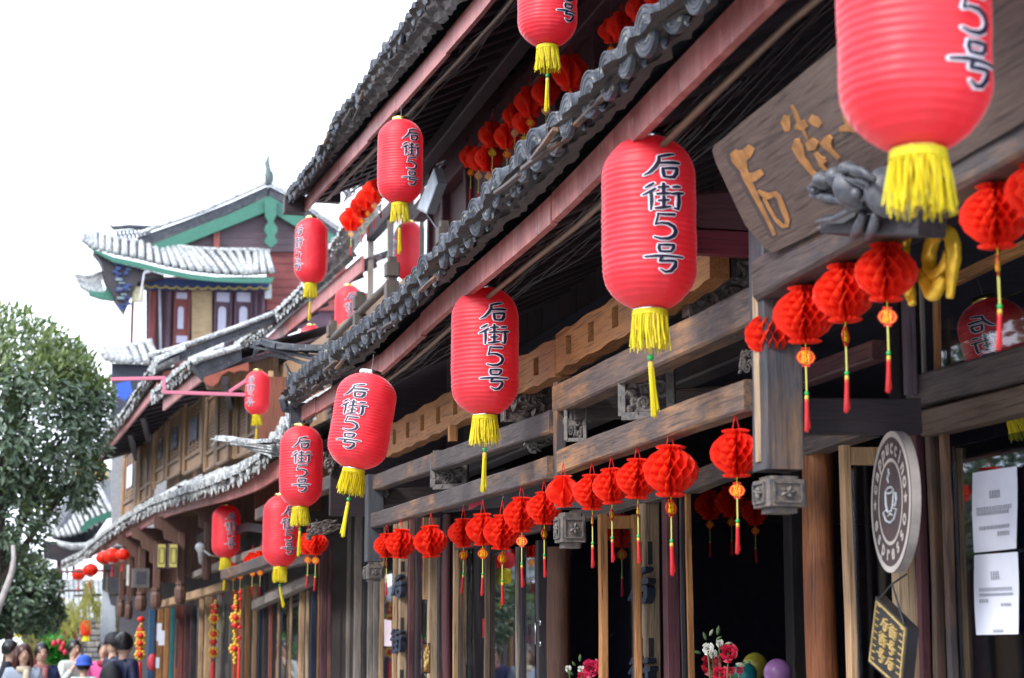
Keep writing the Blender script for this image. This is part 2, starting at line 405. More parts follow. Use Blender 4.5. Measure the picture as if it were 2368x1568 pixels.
class Curve3:
    """polyline through measured points, parameter s = metres along y (descending y)"""
    def __init__(s, pts): s.p = sorted([Vector(p) for p in pts], key=lambda q: q.y)
    def at(s, y):
        P = s.p
        if y <= P[0].y: a, b = P[0], P[1]; t = (y-a.y)/(b.y-a.y); return Vector((lerp(a.x, b.x, t), y, a.z))
        if y >= P[-1].y: a, b = P[-2], P[-1]; t = (y-b.y)/(b.y-a.y); return Vector((b.x+(b.x-a.x)*t, y, b.z))
        for a, b in zip(P, P[1:]):
            if a.y <= y <= b.y: t = (y-a.y)/(b.y-a.y); return a.lerp(b, t)
def smoothed(C, ys, k=2):
    out = [C.at(y) for y in ys]
    for _ in range(k): out = [out[0]] + [(out[i-1]+out[i]*2+out[i+1])/4 for i in range(1, len(out)-1)] + [out[-1]]
    return out
def ribbon(mb, low, high, th):
    """board following two rows of points, thickness th pushed along +x"""
    n = len(low); t = Vector((th, 0, 0)); vs = []
    for a, b in zip(low, high): vs += [a, b, b+t, a+t]
    fs = [(i*4+k, i*4+(k+1)%4, (i+1)*4+(k+1)%4, (i+1)*4+k) for i in range(n-1) for k in range(4)]
    fs += [(3,2,1,0), ((n-1)*4, (n-1)*4+1, (n-1)*4+2, (n-1)*4+3)]
    mb.add(vs, fs)
def build_eave(B, fas, til, y0, y1, ytile0, ytile1, fh, deep, rise, glare=False, pitch=.2, fmat=None, rafters=True, yaw=0, joints=1.7, dirx=1, yext=None, raf=.26, rfrom=None):
    """one sweep of eave: fascia boards, rotten board under the tiles, tile rows, deck, rafters"""
    F_, T_ = Curve3(fas), Curve3(til)
    fmat = fmat or fascia_mat()
    N = int((y1-y0)/.25)+1; ys = [lerp(y0, y1, i/N) for i in range(N+1)]; lo = smoothed(F_, ys); tl = smoothed(T_, ys)
    hi = [p+Vector((0,0,fh)) for p in lo]
    k = max(1, int(joints/.25)); i = 0
    while i < N:
        j = min(N, i+k+random.randint(-1, 1)); j = max(j, i+1)
        if N-j < 2: j = N
        mb = MB(); dz = Vector((random.uniform(-.004,.004), 0, random.uniform(-.008,.008))); g_ = Vector((0,.003,0))
        L = [p+dz for p in lo[i:j+1]]; H = [p+dz for p in hi[i:j+1]]; L[0] = L[0]+g_; H[0] = H[0]+g_
        ribbon(mb, L, H, .028); part('fascia_board', mb, fmat, B); i = j
    mb = MB()                                             # ragged board and mortar carrying the tiles
    lo2 = [Vector((lerp(a.x, b.x, .35), a.y, a.z-.012)) for a, b in zip(hi, tl)]
    ny_, nr_ = N*6, 7; rows = []
    for i in range(ny_+1):
        x_ = i/6; i0 = min(int(x_), N-1); a = lo2[i0].lerp(lo2[i0+1], x_-i0); b = tl[i0].lerp(tl[i0+1], x_-i0)-Vector((0,0,.03))
        for j in range(nr_+1):
            t = j/nr_; q = a.lerp(b, t); w1 = mnoise.noise(Vector((q.y*9, q.z*22, 1))); w2 = mnoise.noise(Vector((q.y*30, q.z*50, 4)))
            rows.append(q+Vector((-.012-.030*w1-.016*w2-(.02 if j % 3 == 1 else 0), 0, .008*w2)))
    mb.add(rows, [(i*(nr_+1)+j, i*(nr_+1)+j+1, (i+1)*(nr_+1)+j+1, (i+1)*(nr_+1)+j) for i in range(ny_) for j in range(nr_)])
    part('eave_board', mb, wood('rotten_board', (.016,.013,.015), (.060,.046,.042), (.17,.14,.12), 'y', .35, .8), B)
    for i in range(int((y1-y0)/.6)):                       # split lath ends sticking out under the tiles
        y = random.uniform(y0, y1-.3); q = T_.at(y)-Vector((random.uniform(-.02,.05), 0, random.uniform(.05,.12))); mb = MB(); mb.beam(q, q+Vector((random.uniform(-.02,.02), random.uniform(.15,.4), random.uniform(-.02,.02))), .02, .012, seg=2); part('lath', mb, WD('y'), B)
    y = ytile0
    ct, dt = TM[glare]
    while y < ytile1:
        p = T_.at(y) + Vector((random.uniform(-.012,.012), 0, random.uniform(-.008,.008)))
        link('cover_tile', ct, B, p, (random.uniform(-.07,.07), random.uniform(-.10,.06), yaw+random.uniform(.0,.24)))
        q = T_.at(y+pitch/2) + Vector((.012+random.uniform(-.008,.008), 0, -.022+random.uniform(-.008,.004)))
        link('drip_tile', dt, B, q, (random.uniform(-.06,.06), random.uniform(-.12,.12), yaw+random.uniform(0,.22)))
        y += pitch*random.uniform(.93, 1.07)
    E_ = Vector((deep*dirx, 0, rise)); mb = MB(); top = MB()
    for a, b in zip(list(zip(lo, tl)), list(zip(lo, tl))[1:]):
        (l0, t0), (l1, t1) = a, b
        u0, u1 = t0+Vector((.06,0,-.03)), t1+Vector((.06,0,-.03))
        top.quad(u0, u1, u1+E_, u0+E_); v0, v1 = l0+Vector((.03,0,fh*.7)), l1+Vector((.03,0,fh*.7)); mb.quad(v0, v1, v1+E_*.96, v0+E_*.96)
    part('roof_slope', top, tile_mat(glare), B); 
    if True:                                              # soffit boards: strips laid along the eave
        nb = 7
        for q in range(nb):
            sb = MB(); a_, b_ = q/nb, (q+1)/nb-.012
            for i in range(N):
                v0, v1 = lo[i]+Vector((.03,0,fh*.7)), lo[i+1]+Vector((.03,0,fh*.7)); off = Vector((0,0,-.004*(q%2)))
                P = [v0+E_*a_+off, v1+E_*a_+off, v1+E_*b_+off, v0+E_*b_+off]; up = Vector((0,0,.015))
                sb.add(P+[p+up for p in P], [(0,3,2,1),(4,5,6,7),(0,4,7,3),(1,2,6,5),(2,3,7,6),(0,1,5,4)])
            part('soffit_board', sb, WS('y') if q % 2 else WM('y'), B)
    if rafters:
        y = (rfrom if rfrom is not None else y0)+.05
        while y < y1-.03:
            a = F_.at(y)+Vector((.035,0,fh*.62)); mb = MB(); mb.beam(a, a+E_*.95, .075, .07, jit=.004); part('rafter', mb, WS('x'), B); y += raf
    return F_, T_

# ------------------------------------------------------------------ the cafe building
CAFE = thing('timber_building', 'long two-storey black timber cafe with red fascia boards, tiled eaves and carved beams', 'building', (2.78, 8, 0))
R1F = [UX(u, v, 1.72) for u, v in [(697,975),(873,866),(1027,724),(1131,640),(1271,522),(1385,410),(1501,292),(1640,152),(1793,0)]]
R1T = [UX(u, v, 1.6) for u, v in [(668,892),(720,855),(799,796),(871,741),(945,675),(1024,580),(1131,457),(1256,325),(1367,205),(1463,96),(1520,38)]]
F1, T1 = build_eave(CAFE, R1F, R1T, 2.2, 13.32, 4.3, 13.15, .105, 1.15, .52)
R2F = [UX(u, v, 2.25) for u, v in [(703,487),(810,371),(917,254),(1025,132),(1131,11)]]
R2T = [UX(u, v, 2.1) for u, v in [(664,456),(726,379),(762,312),(790,262),(837,206),(892,118),(925,80),(960,25)]]
F2, T2 = build_eave(CAFE, R2F, R2T, 3.0, 17.5, 10.3, 17.65, .13, 1.35, .62, pitch=.21, raf=.4, rfrom=8.5)
# tapered end block of the upper eave
mb = MB(); e = F2.at(17.5); mb.bx(2.06, 2.26, 17.5, 17.66, e.z-.02, e.z+.14); mb.bx(2.3, 2.6, 17.5, 17.6, e.z+.1, e.z+.24); part('end_block', mb, WS('x'), CAFE)

# bamboo conduit under the fascia, cables on the soffit
for (Fc, ya, yb, off, r) in ((F1, 3.0, 12.4, Vector((.085,0,-.012)), .011), (F1, 7.6, 12.9, Vector((.13,0,.03)), .007), (F2, 9.2, 16.8, Vector((.10,0,-.01)), .012)):
    pts = [Fc.at(y)+off+Vector((0,0,random.uniform(-.006,.006))) for y in [lerp(ya, yb, i/14) for i in range(15)]]
    mb = MB(); mb.tube(pts, [r*(1.15 if i % 3 == 0 else 1) for i in range(15)], 7); part('conduit', mb, plain('conduit_brown', (.16,.10,.065), .5, bumps=.003), CAFE, True)
def cables(B, Fc, ya, yb, n, x0, x1, z0, z1, r=.0055, sag=.05):
    mb = MB()
    for i in range(n):
        x = lerp(x0, x1, random.random()); z = lerp(z0, z1, random.random()); pts = []; ph = random.random()*6; n_ = 26
        for k in range(n_+1):
            y = lerp(ya, yb, k/n_); b = Fc.at(y); s_ = abs(math.sin(k*1.0/n_*PI*5+ph))
            pts.append((b.x+x+.02*math.sin(k*.9+ph), y, b.z+z-sag*s_*random.uniform(.7,1.1)))
        mb.tube(pts, r*random.uniform(.7,1.3), 5)
    part('cable_bundle', mb, plain('cable_black', (.022,.022,.03), .45, var=.4), B, True, kind='stuff')
cables(CAFE, F1, 3.5, 12.8, 8, .30, .42, .10, .20, r=.0045, sag=.035)
cables(CAFE, F1, 5.0, 12.5, 7, .15, .22, .07, .12, r=.004, sag=.02)
cables(CAFE, F2, 9.0, 16.9, 9, .12, .26, .05, .14, r=.005, sag=.05)

# bays: three hanging posts and their rails
HPX = 2.1
RAILM, BEAMM = WD('y'), WD('y')
def railU(u0, v0, u1, v1, X, h, wd, m, name='rail', dz=0, B=None):
    a, b = UX(u0, v0, X), UX(u1, v1, X); mb = MB(); z = Vector((0,0,dz)); mb.beam(a+z, b+z, wd, h); return part(name, mb, m, B or CAFE)
# lower rails (tops measured), upper beams
railU(857, 1208, 1283, 1081, HPX, .095, .07, RAILM)
railU(1306, 1068, 1745, 913, HPX, .10, .075, wood('worn_timber', (.040,.034,.040), (.15,.10,.078), (.46,.22,.08), 'y', .7))
railU(870, 1118, 1290, 975, HPX+.02, .10, .08, WD('y'), 'beam')
railU(1300, 925, 1765, 705, HPX+.02, .12, .09, wood('worn_timber', (.040,.034,.040), (.15,.10,.078), (.46,.22,.08), 'y', .7), 'beam')
a = UX(1782, 650, HPX-.02); b = UX(2480, 262, HPX-.02); mb = MB(); mb.beam(a, b, .12, .125); part('beam', mb, WD('y'), CAFE)
# soft-edged orange carved beams with slots
def slotted(u0, v0, u1, v1, X, h, nslot):
    a, b = UX(u0, v0, X), UX(u1, v1, X); n = nslot*4+2; mb = MB()
    m = wood('orange_beam', (.26,.10,.032), (.46,.20,.065), (.12,.05,.02), 'y', .4)
    top, bot = [], []
    for i in range(n+1):
        t = i/n; c = a.lerp(b, t); j = random.uniform(-.008,.008); top.append(c+Vector((0,0,h/2+.006*math.sin(i*1.3)+j*.4))); bot.append(c-Vector((0,0,h/2+.006*math.sin(i*1.7+1)-j*.4)))
    for i in range(n):
        P = [bot[i], bot[i+1], top[i+1], top[i]]
        if i % 4 == 2:                                     # slot: keep only strips above and below
            lo1, lo2 = bot[i].lerp(top[i], .28), bot[i+1].lerp(top[i+1], .28); hi1, hi2 = bot[i].lerp(top[i], .76), bot[i+1].lerp(top[i+1], .76)
            for Q in ([bot[i], bot[i+1], lo2, lo1], [hi1, hi2, top[i+1], top[i]]): mb.prism(Q, (.07, 0, 0))
        else: mb.prism(P, (.07, 0, 0))
    o = part('slotted_beam', mb, m, CAFE); 
    back = MB(); back.beam(a+Vector((.085,0,0)), b+Vector((.085,0,0)), .02, h*.9); link('slot_back', back.mesh('slot_back', WB('y'), False, ORG[o.name]), o)
slotted(893, 1022, 1090, 920, HPX+.02, .20, 5)
slotted(1090, 920, 1282, 828, HPX+.02, .17, 4)
slotted(1284, 818, 1475, 706, HPX+.02, .17, 3)
slotted(1475, 706, 1640, 594, HPX+.02, .15, 3)
for u, v in ((1047, 1000),): 
    p = UX(u, v, HPX+.02); mb = MB(); mb.beam(p-Vector((0,0,.05)), p+Vector((0,0,.04)), .05, .05, up=(1,0,0)); part('strut', mb, WO('z'), CAFE)

def swirl(mb, mp, cx, cy, r, turns=1.3, w=.06, a0=0, sgn=1, d=.02, rad=None):
    """carved scroll: mp(x, y, off) -> place"""
    pts = []; n = 16
    for i in range(n+1):
        t = i/n; a = a0+sgn*t*turns*2*PI; rr = r*(1-.82*t); pts.append(mp(cx+rr*math.cos(a), cy+rr*math.sin(a), d*(.6+.5*t)))
    mb.tube(pts, [w*(1-.55*i/n) for i in range(n+1)], 6)
def petal(mb, mp, x, y, a, L, w_, d=.02):
    c, s = math.cos(a), math.sin(a); P = []
    for t, ww, o in ((0,.2,.2),(.25,.85,.8),(.55,1,1),(.8,.6,.8),(1,.05,.3)):
        for sd in (-1, 0, 1): P.append(mp(x+c*L*t-s*w_*ww*sd*.5, y+s*L*t+c*w_*ww*sd*.5, d*o*(1 if sd == 0 else .35)))
    mb.add(P, [(i*3+k, i*3+k+1, (i+1)*3+k+1, (i+1)*3+k) for i in range(4) for k in range(2)])
def carving(B, name, org, ex, ey, W, H, seed, openwork=False, frame=.0, m=None, depth=.03, label=None):
    """carved scroll-and-leaf panel spanning org..org+ex*W+ey*H"""
    rs = random.Random(seed); org, ex, ey = Vector(org), Vector(ex).normalized(), Vector(ey).normalized(); nn = ex.cross(ey).normalized()
    if nn.dot(EYEV-org) < 0: nn = -nn
    mp = lambda x, y, o: org+ex*(x*W)+ey*(y*H)+nn*o
    s = min(W, H); mb = MB()
    if not openwork: mb.prism([mp(0,0,0), mp(1,0,0), mp(1,1,0), mp(0,1,0)], nn*-depth)
    n = 3 if W/H < 1.5 else 5
    for i in range(n):
        cx, cy = rs.uniform(.2,.8), rs.uniform(.2,.8) if not openwork else .25+.5*(i/(n-1))
        swirl(mb, mp, cx, cy, rs.uniform(.18,.28), rs.uniform(.9,1.5), s*.062, rs.random()*6, rs.choice((-1,1)), s*.09)
    for i in range(22):
        petal(mb, mp, rs.uniform(.1,.85), rs.uniform(.1,.85), rs.random()*6.3, rs.uniform(.2,.36), rs.uniform(.13,.24), s*.14)
    if openwork:
        for i in range(7): mb.ball(mp(rs.uniform(.15,.85), rs.uniform(.12,.88), s*.02), s*rs.uniform(.07,.11), 6, 4)
    for i in range(4): mb.ball(mp(rs.uniform(.2,.8), rs.uniform(.2,.8), s*.04), s*.055, 7, 5)
    if frame:
        f = frame
        for (x0, y0, x1, y1) in ((0,0,1,0),(1,0,1,1),(1,1,0,1),(0,1,0,0)):
            mb.beam(mp(x0,y0,.005), mp(x1,y1,.005), s*f, s*f*1.1, up=nn)
        for (x, y) in ((.3,0),(.7,1),(0,.35),(1,.65),(0,.7),(1,.3)): mb.box(mp(x, y, .006), (s*.13, s*.13, s*.13))
    return part(name, mb, m or CARVE, B, False, label)
CARVE = plain('carved_dark_wood', (.05,.045,.055), .5, var=.5, vscale=60, bumps=.004, c2=(.15,.12,.10))
CARVEG = plain('carved_grey_wood', (.055,.055,.062), .55, var=.5, vscale=60, bumps=.004, c2=(.14,.12,.105))

def hanging_post(uc, vtop, vcap0, vcap1, wpx, X=HPX, up_to=None):
    """square post whose carved cap hangs free below the rail"""
    p0, p1 = UX(uc, vtop, X), UX(uc, vcap0, X); p2 = UX(uc, vcap1, X); D = dist(p1); a = wpx*D/FPX/1.18
    mb = MB(); mb.beam((X, p1.y, p1.z+.012), (X, p1.y, up_to or p0.z), a, a, up=(1,0,0), ch=.005)
    o = part('hanging_post', mb, wood('slate_post', (.028,.032,.046), (.075,.074,.088), (.24,.135,.065), 'z', .22), CAFE)
    z1, z0 = p1.z-.006, p2.z; h = z1-z0; mb = MB()
    for (f0, f1, s) in ((.90,1.0,.8),(.16,.90,1.06),(0.0,.16,.74)):
        mb.beam((X, p1.y, z0+h*f0), (X, p1.y, z0+h*f1-.001), a*s, a*s, up=(1,0,0), seg=1, jit=.001, ch=a*.07)
    cap = part('carved_cap', mb, plain('cap_wood', (.060,.058,.066), .5, var=.5, vscale=40, bumps=.004, c2=(.15,.12,.095)), CAFE)
    for (ex, c) in (((1,0,0), Vector((X-a*.36, p1.y-a*.53-.004, 0))), ((0,-1,0), Vector((X-a*.53-.004, p1.y+a*.36, 0)))):
        mb = MB(); ey = Vector((0,0,1)); ex = Vector(ex); nn = Vector((0,-1,0)) if abs(ex.x) else Vector((-1,0,0))
        org = Vector((c.x, c.y, z0+h*.28)); W_, H_ = a*.72, h*.52
        mp = lambda x, y, o_: org+ex*(x*W_)+ey*(y*H_)+nn*o_
        for (x0,y0,x1,y1) in ((0,0,1,0),(1,0,1,1),(1,1,0,1),(0,1,0,0)): mb.beam(mp(x0,y0,0), mp(x1,y1,0), .006, .006, up=nn, seg=1, jit=0)
        for k in range(5):
            an = k*2*PI/5; petal(mb, mp, .5, .5, an, .34, .24, .012)
        mb.ball(mp(.5,.5,.003), .008, 6, 4)
        link('rosette', mb.mesh('rosette', CARVEG, False, ORG[cap.name]), cap)
    return p1.y, a
HP = [hanging_post(864, 1100, 1303, 1345, 46), hanging_post(1318, 1128, 1183, 1268, 68), hanging_post(1801, 830, 1098, 1188, 108, up_to=2.95)]
# narrower carved upper post beside the middle one, cap blocks
p = UX(1295, 1030, HPX); mb = MB(); mb.beam((HPX, p.y, 2.2), (HPX, p.y, UX(1295, 885, HPX).z), .055, .045, up=(1,0,0)); part('post', mb, WD('z'), CAFE)
p = UX(1760, 950, HPX-.05); mb = MB(); mb.beam((HPX-.05, p.y, 2.15), (HPX-.05, p.y, 2.72), .035, .035, up=(1,0,0)); part('post', mb, WP('z'), CAFE)
# cross brackets running out to the eave at each post (faces towards the viewer)
def bracket(u0, v0, u1, v1, Y, seed, th=.06, m=None):
    a, b = UY(u0, v1, Y), UY(u1, v0, Y); W_, H_ = b.x-a.x, b.z-a.z
    mb = MB(); mb.bx(a.x, b.x, Y+.012, Y+.012+th, a.z, b.z); o = part('bracket_board', mb, WD('x'), CAFE)
    carv = carving(CAFE, 'carved_panel', (a.x, Y, a.z), (1,0,0), (0,0,1), W_, H_, seed, frame=.06, depth=.011, m=m)
bracket(1165, 880, 1286, 972, 8.55, 3, m=CARVE)
bracket(1592, 588, 1762, 728, 6.25, 5, m=CARVE)
# openwork carved squares between rail and beam
def openwork(u0, v0, u1, v1, X, seed, W=None, fr=.09, name='carved_panel', m=None):
    a = UX(u0, v1, X); b = UX(u1, v1, X); t = UX(u1, v0, X); H_ = UX(u0, v0, X).z-a.z
    # the squares hang turned a little towards the street
    H_ = abs(UX((u0+u1)/2, v0, X).z-UX((u0+u1)/2, v1, X).z)*.86
    d_ = Vector((-(.32), -1, 0)).normalized(); D = dist(a); Wd = (u1-u0)*D/FPX
    c = UX(u0, v1, X); ex = Vector((math.cos(.55), -math.sin(.55), 0)); 
    carving(CAFE, name, c+Vector((0,0,.02)), ex, (0,0,1), Wd*1.06, H_, seed, True, fr, m or CARVEG)
openwork(1003, 1040, 1076, 1135, HPX, 11, fr=.17)
openwork(1440, 838, 1548, 975, HPX, 12, fr=.17)
openwork(1213, 975, 1276, 1058, HPX, 13, fr=0)
openwork(1310, 912, 1352, 1030, HPX, 14, fr=.2)
openwork(866, 1108, 900, 1160, HPX, 15, fr=0)
openwork(1700, 735, 1742, 790, HPX, 16, fr=0)
openwork(1708, 812, 1745, 880, HPX, 17, fr=0)
# wall plate and tie beams behind the front row, dark boards over the openings
XW = 2.78
mb = MB(); mb.beam((XW, 5.9, 2.86), (XW, 13.4, 2.86), .12, .16); part('wall_plate', mb, WB('y'), CAFE)
mb = MB(); mb.beam((XW-.02, 5.9, 2.62), (XW-.02, 7.6, 2.62), .07, .07); part('wall_plate', mb, WM('y'), CAFE)
for i in range(30):
    y = 2.5+i*.37; mb = MB(); mb.box((XW+.03, y+.18, 3.36), (.02, .36, .80)); part('wall_board', mb, WS('z') if i % 3 else WB('z'), CAFE)
for y in (HP[0][0]+.05, HP[1][0]+.03):
    mb = MB(); mb.beam((HPX+.02, y, 2.6), (XW, y, 2.66), .07, .11); part('tie_beam', mb, WD('x'), CAFE)
mb = MB(); mb.beam((1.80, HP[2][0]+.45, 2.98), (XW, HP[2][0]+.45, 3.1), .10, .12); part('tie_beam', mb, WM('x'), CAFE)
for (u0, v0, u1, v1, mm) in ((1605, 485, 1745, 530, WM('x')), (1605, 535, 1765, 585, wood('red_board', (.12,.015,.028), (.19,.028,.045), (.06,.02,.028), 'x', .3))):
    Y = HP[2][0]+.40; a, b = UY(u0, v1, Y), UY(u1, v0, Y); mb = MB(); mb.bx(a.x, b.x, Y, Y+.04, a.z, b.z); part('panel_board', mb, mm, CAFE)

# ------------------------------------------------------------------ the ground-floor front
def px2m(u, v, X, dpx): return dpx*dist(UX(u, v, X))/FPX
def postU(u0, u1, vt, m, X=XW, name='post', zb=0, v=1450, lean=0, kind=None, square=True, flat=1.0):
    uc = (u0+u1)/2; p = UX(uc, v, X); th = math.atan2(p.x, p.y); a = (u1-u0)*dist(p)/FPX/(math.cos(th)+math.sin(th)*flat)
    zt = UX(uc, vt, X).z if vt is not None else 2.8; mb = MB()
    mb.beam((X, p.y, zb), (X, p.y+lean, zt), a, a*flat, up=(0,1,0), ch=a*.08, jit=.003)
    return part(name, mb, m, CAFE, kind=kind), p.y, a
def logU(u0, u1, vt, m, X=XW, v=1450):
    uc = (u0+u1)/2; p = UX(uc, v, X); r = (u1-u0)*dist(p)/FPX/2; zt = UX(uc, vt, X).z; mb = MB(); n = 20; rows = 12; vs = []
    for i in range(rows+1):
        for k in range(n):
            t = 2*PI*k/n; rr = r*(1.06-.08*i/rows)*(1+.035*math.sin(3*t+i*.5)+.02*math.sin(7*t+i)); vs.append((X+rr*math.cos(t)+.012*math.sin(i*.5), p.y+rr*math.sin(t), zt*i/rows))
    mb.add(vs, [(i*n+k, i*n+(k+1)%n, (i+1)*n+(k+1)%n, (i+1)*n+k) for i in range(rows) for k in range(n)])
    return part('log_column', mb, m, CAFE, True)
logU(1864, 1938, 1050, WLOG(), v=1350); logU(1268, 1326, 1265, wood('dark_log', (.045,.018,.012), (.095,.038,.022), (.17,.075,.035), 'z', .5))
logU(1024, 1046, 1190, wood('maroon_log', (.055,.014,.02), (.085,.024,.03), (.12,.05,.04), 'z', .3))
P2 = [ # u0, u1, vtop, material
 (766,782,1200,WG()),(783,799,1195,WG()),(800,816,1185,WG()),(817,836,1180,WG()),(838,848,1180,WB('z')),
 (849,861,1180,WG()),(862,875,1180,WG()),(876,887,1190,WT()),(907,918,1200,WT()),(943,958,1180,WM()),
 (960,966,1180,WB('z')),(987,1012,1150,WP()),(1013,1023,1150,WB('z')),
 (1046,1060,1240,WT()),(1062,1070,1240,WD('z')),(1119,1133,1255,wood('worn_post',(.11,.075,.05),(.19,.13,.09),(.07,.05,.035),'z',.5)),
 (1192,1202,1265,WG()),(1203,1212,1265,WB('z')),(1238,1266,1250,WB('z')),
 (1532,1572,1140,WM()),(1574,1586,1140,WB('z')),(1588,1604,1140,WO()),
 (2121,2150,900,WM()),(2153,2185,985,wood('brown_post',(.065,.04,.03),(.12,.075,.055),(.30,.15,.06),'z',.35)),(2187,2213,985,WD('z'))]
for (u0, u1, vt, m) in P2: postU(u0, u1, vt, m)
# pale weathered posts that carry the raised dark characters
def glyph_block(B, post_y, a, X, zc, size, key, th=.018):
    """raised dark character on the street face of a post"""
    mb = MB(); ex, ey, nn = Vector((0,-1,0)), Vector((0,0,1)), Vector((-1,0,0)); ex = Vector((.35,-.94,0)).normalized(); nn = Vector((-.94,-.35,0)).normalized()
    c = Vector((X-a*.5-.008, post_y, zc)); fn = lambda x, y, o: c+ex*((x-.5)*size)+ey*((y-.5)*size*1.15)+nn*o
    strokes(mb, GL[key], fn, -.03, th, .02, 1.5); part('raised_character', mb, plain('slate_letter', (.045,.055,.085), .45, var=.3), B)
o, y, a = postU(1478, 1528, 1145, WP()); pY, pA = y, a
for v, k in ((1357, 'hou'), (1562, 'jie')): glyph_block(CAFE, y-.02, a, XW, UX(1490, v, XW-a/2).z, px2m(1490, v, XW, 72), k)
for v0, v1 in ((1250,1303),(1475,1530)):                      # mortise slots in the pale post
    p0, p1 = UX(1500, v0, XW-a/2), UX(1500, v1, XW-a/2); mb = MB(); mb.box((XW-a/2-.0015, y+.0, (p0.z+p1.z)/2), (.004, a*.32, p0.z-p1.z)); mb.box((XW-.01, y-a/2-.0015, (p0.z+p1.z)/2), (a*.3, .004, p0.z-p1.z)); part('mortise', mb, WB('z'), CAFE)
o, y, a = postU(919, 942, 1195, WP())
for v, k, s in ((1357,'hou',46),(1483,'jie',46)): glyph_block(CAFE, y-.02, a, XW, UX(924, v, XW-a/2).z, px2m(924, v, XW, s), k)
for v0, v1 in ((1428,1462),(1298,1322),(1548,1568)):
    p0, p1 = UX(933, v0, XW), UX(933, v1, XW); mb = MB(); mb.box((XW-.01, y-a/2-.0015, (p0.z+p1.z)/2), (a*.45, .004, p0.z-p1.z)); part('mortise', mb, WB('z'), CAFE)
# a short pale board nailed in front of the far post
o, y, a = postU(976, 989, 1140, WT(), X=XW-.05, name='short_board', zb=UX(982, 1386, XW-.05).z)
postU(1094, 1114, 1250, WG(), X=XW+.1, name='leaning_board', lean=.35)
# header rails
railU(1330, 1195, 1600, 1118, XW-.01, .07, .07, WD('y'), 'header'); railU(1600, 1118, 1748, 1062, XW-.01, .085, .08, WD('y'), 'header')
railU(1856, 1040, 2012, 985, XW-.02, .075, .09, WD('y'), 'header'); railU(872, 1186, 1262, 1140, XW+.02, .12, .06, WB('y'), 'header')
railU(1060, 1262, 1262, 1215, XW-.01, .06, .06, WM('y'), 'header')
railU(2128, 908, 2420, 832, XW-.03, .10, .10, WD('y'), 'header')
railU(2150, 980, 2420, 912, XW-.01, .085, .08, wood('worn_edge',(.07,.048,.036),(.13,.09,.07),(.30,.155,.06),'y',.6), 'header')
# dark cross boards over the near doorway (they run in from the street face)
Y = HP[2][0]+.12; a, b = UY(1859, 1008, Y), UY(2120, 915, Y); mb = MB(); mb.beam((a.x, Y, (a.z+b.z)/2-.01), (b.x, Y, (a.z+b.z)/2+.0), .05, (b.z-a.z)*.82); part('cross_board', mb, WS('x'), CAFE)
postU(2086, 2119, 640, wood('purple_post',(.075,.05,.07),(.12,.085,.11),(.06,.03,.04),'z',.3), X=XW-.1, zb=UX(2100, 915, XW-.1).z, v=800)
postU(2129, 2141, 640, WG(), zb=UX(2135,925,XW).z, v=800); postU(2158, 2176, 640, WO(), zb=UX(2165,915,XW).z, v=800)
a, b = UX(2205, 648, XW), UX(2400, 555, XW); mb = MB(); mb.beam(a, b, .03, .035); part('trim', mb, WO('y'), CAFE)
# cross strips seen edge-on above the far bay
for u, m in ((1790, WO('x')), (1812, WD('x'))):
    p = UX(u, 760, HPX+.1); mb = MB(); mb.beam((HPX+.1, p.y, 2.3), (HPX+.1, p.y, 2.95), .03, .03, up=(1,0,0)); part('batten', mb, m, CAFE)

GLS = glass('window_glass', (.62,.70,.78), .75); GLD = glass('dark_glass', (.35,.40,.45), .55)
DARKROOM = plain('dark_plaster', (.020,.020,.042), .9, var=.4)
def paneU(u0, u1, vt, vb, X, m, name='pane', B=None, yawd=0):
    """upright pane between two picture columns"""
    a, b = UX(u0, 1400, X), UX(u1, 1400, X); zt, zb = UX((u0+u1)/2, vt, X).z, (0.1 if vb is None else UX((u0+u1)/2, vb, X).z)
    mb = MB(); mb.bx(X-.003, X+.003, b.y, a.y, zb, zt); return part(name, mb, m, B or CAFE)
paneU(888, 906, 1215, None, XW, GLS); paneU(967, 986, 1190, None, XW+.03, GLD); paneU(1070, 1092, 1265, None, XW+.03, GLD)
paneU(1134, 1191, 1275, None, XW+.02, GLD); paneU(1213, 1237, 1262, None, XW+.01, GLS)
paneU(2216, 2400, 1010, None, XW+.01, GLS); paneU(2180, 2400, 700, 900, XW+.02, glass('thin_glass', (.88,.9,.92), .15))

# open glazed door leaf standing out towards the street (faces the viewer)
def leaf(name_label, uL, uR, vt, Y, wst, m, gm, X0=None):
    a, b = UY(uL, vt, Y), UY(uR, vt, Y); dr = MB(); z = (a.z+b.z)/2
    st = wst*dist(a)/FPX
    dr.beam((a.x+st/2, Y, .05), (a.x+st/2, Y, z), st, .045, up=(0,1,0)); dr.beam((b.x-st/2, Y, .05), (b.x-st/2, Y, z), st, .045, up=(0,1,0))
    for zz in (z-.035, .95, .1): dr.beam((a.x+st, Y, zz), (b.x-st, Y, zz), .04, .06)
    o = part('door', dr, m, CAFE, label=name_label)
    g_ = MB(); g_.bx(a.x+st, b.x-st, Y-.003, Y+.003, .12, z-.06); link('pane', g_.mesh('pane', gm, False, ORG[o.name]), o); return o
dY = UX(1432, 1350, XW-.2).y
leaf('glazed door leaf standing open beside the pale post', 1384, 1478, 1190, dY, 17, WO('z'), GLS)
dY2 = UX(2010, 1300, XW-.12).y
leaf('glazed tan-framed window leaf behind the round coffee sign', 1945, 2075, 1032, dY2, 17, WT('z'), GLS)
mb = MB(); p = UY(2100, 1300, dY2-.05); mb.beam((p.x, dY2-.05, 0), (p.x, dY2-.05, UY(2100, 1010, dY2-.05).z), .10, .06, up=(0,1,0)); part('sign_post', mb, WP('z'), CAFE)
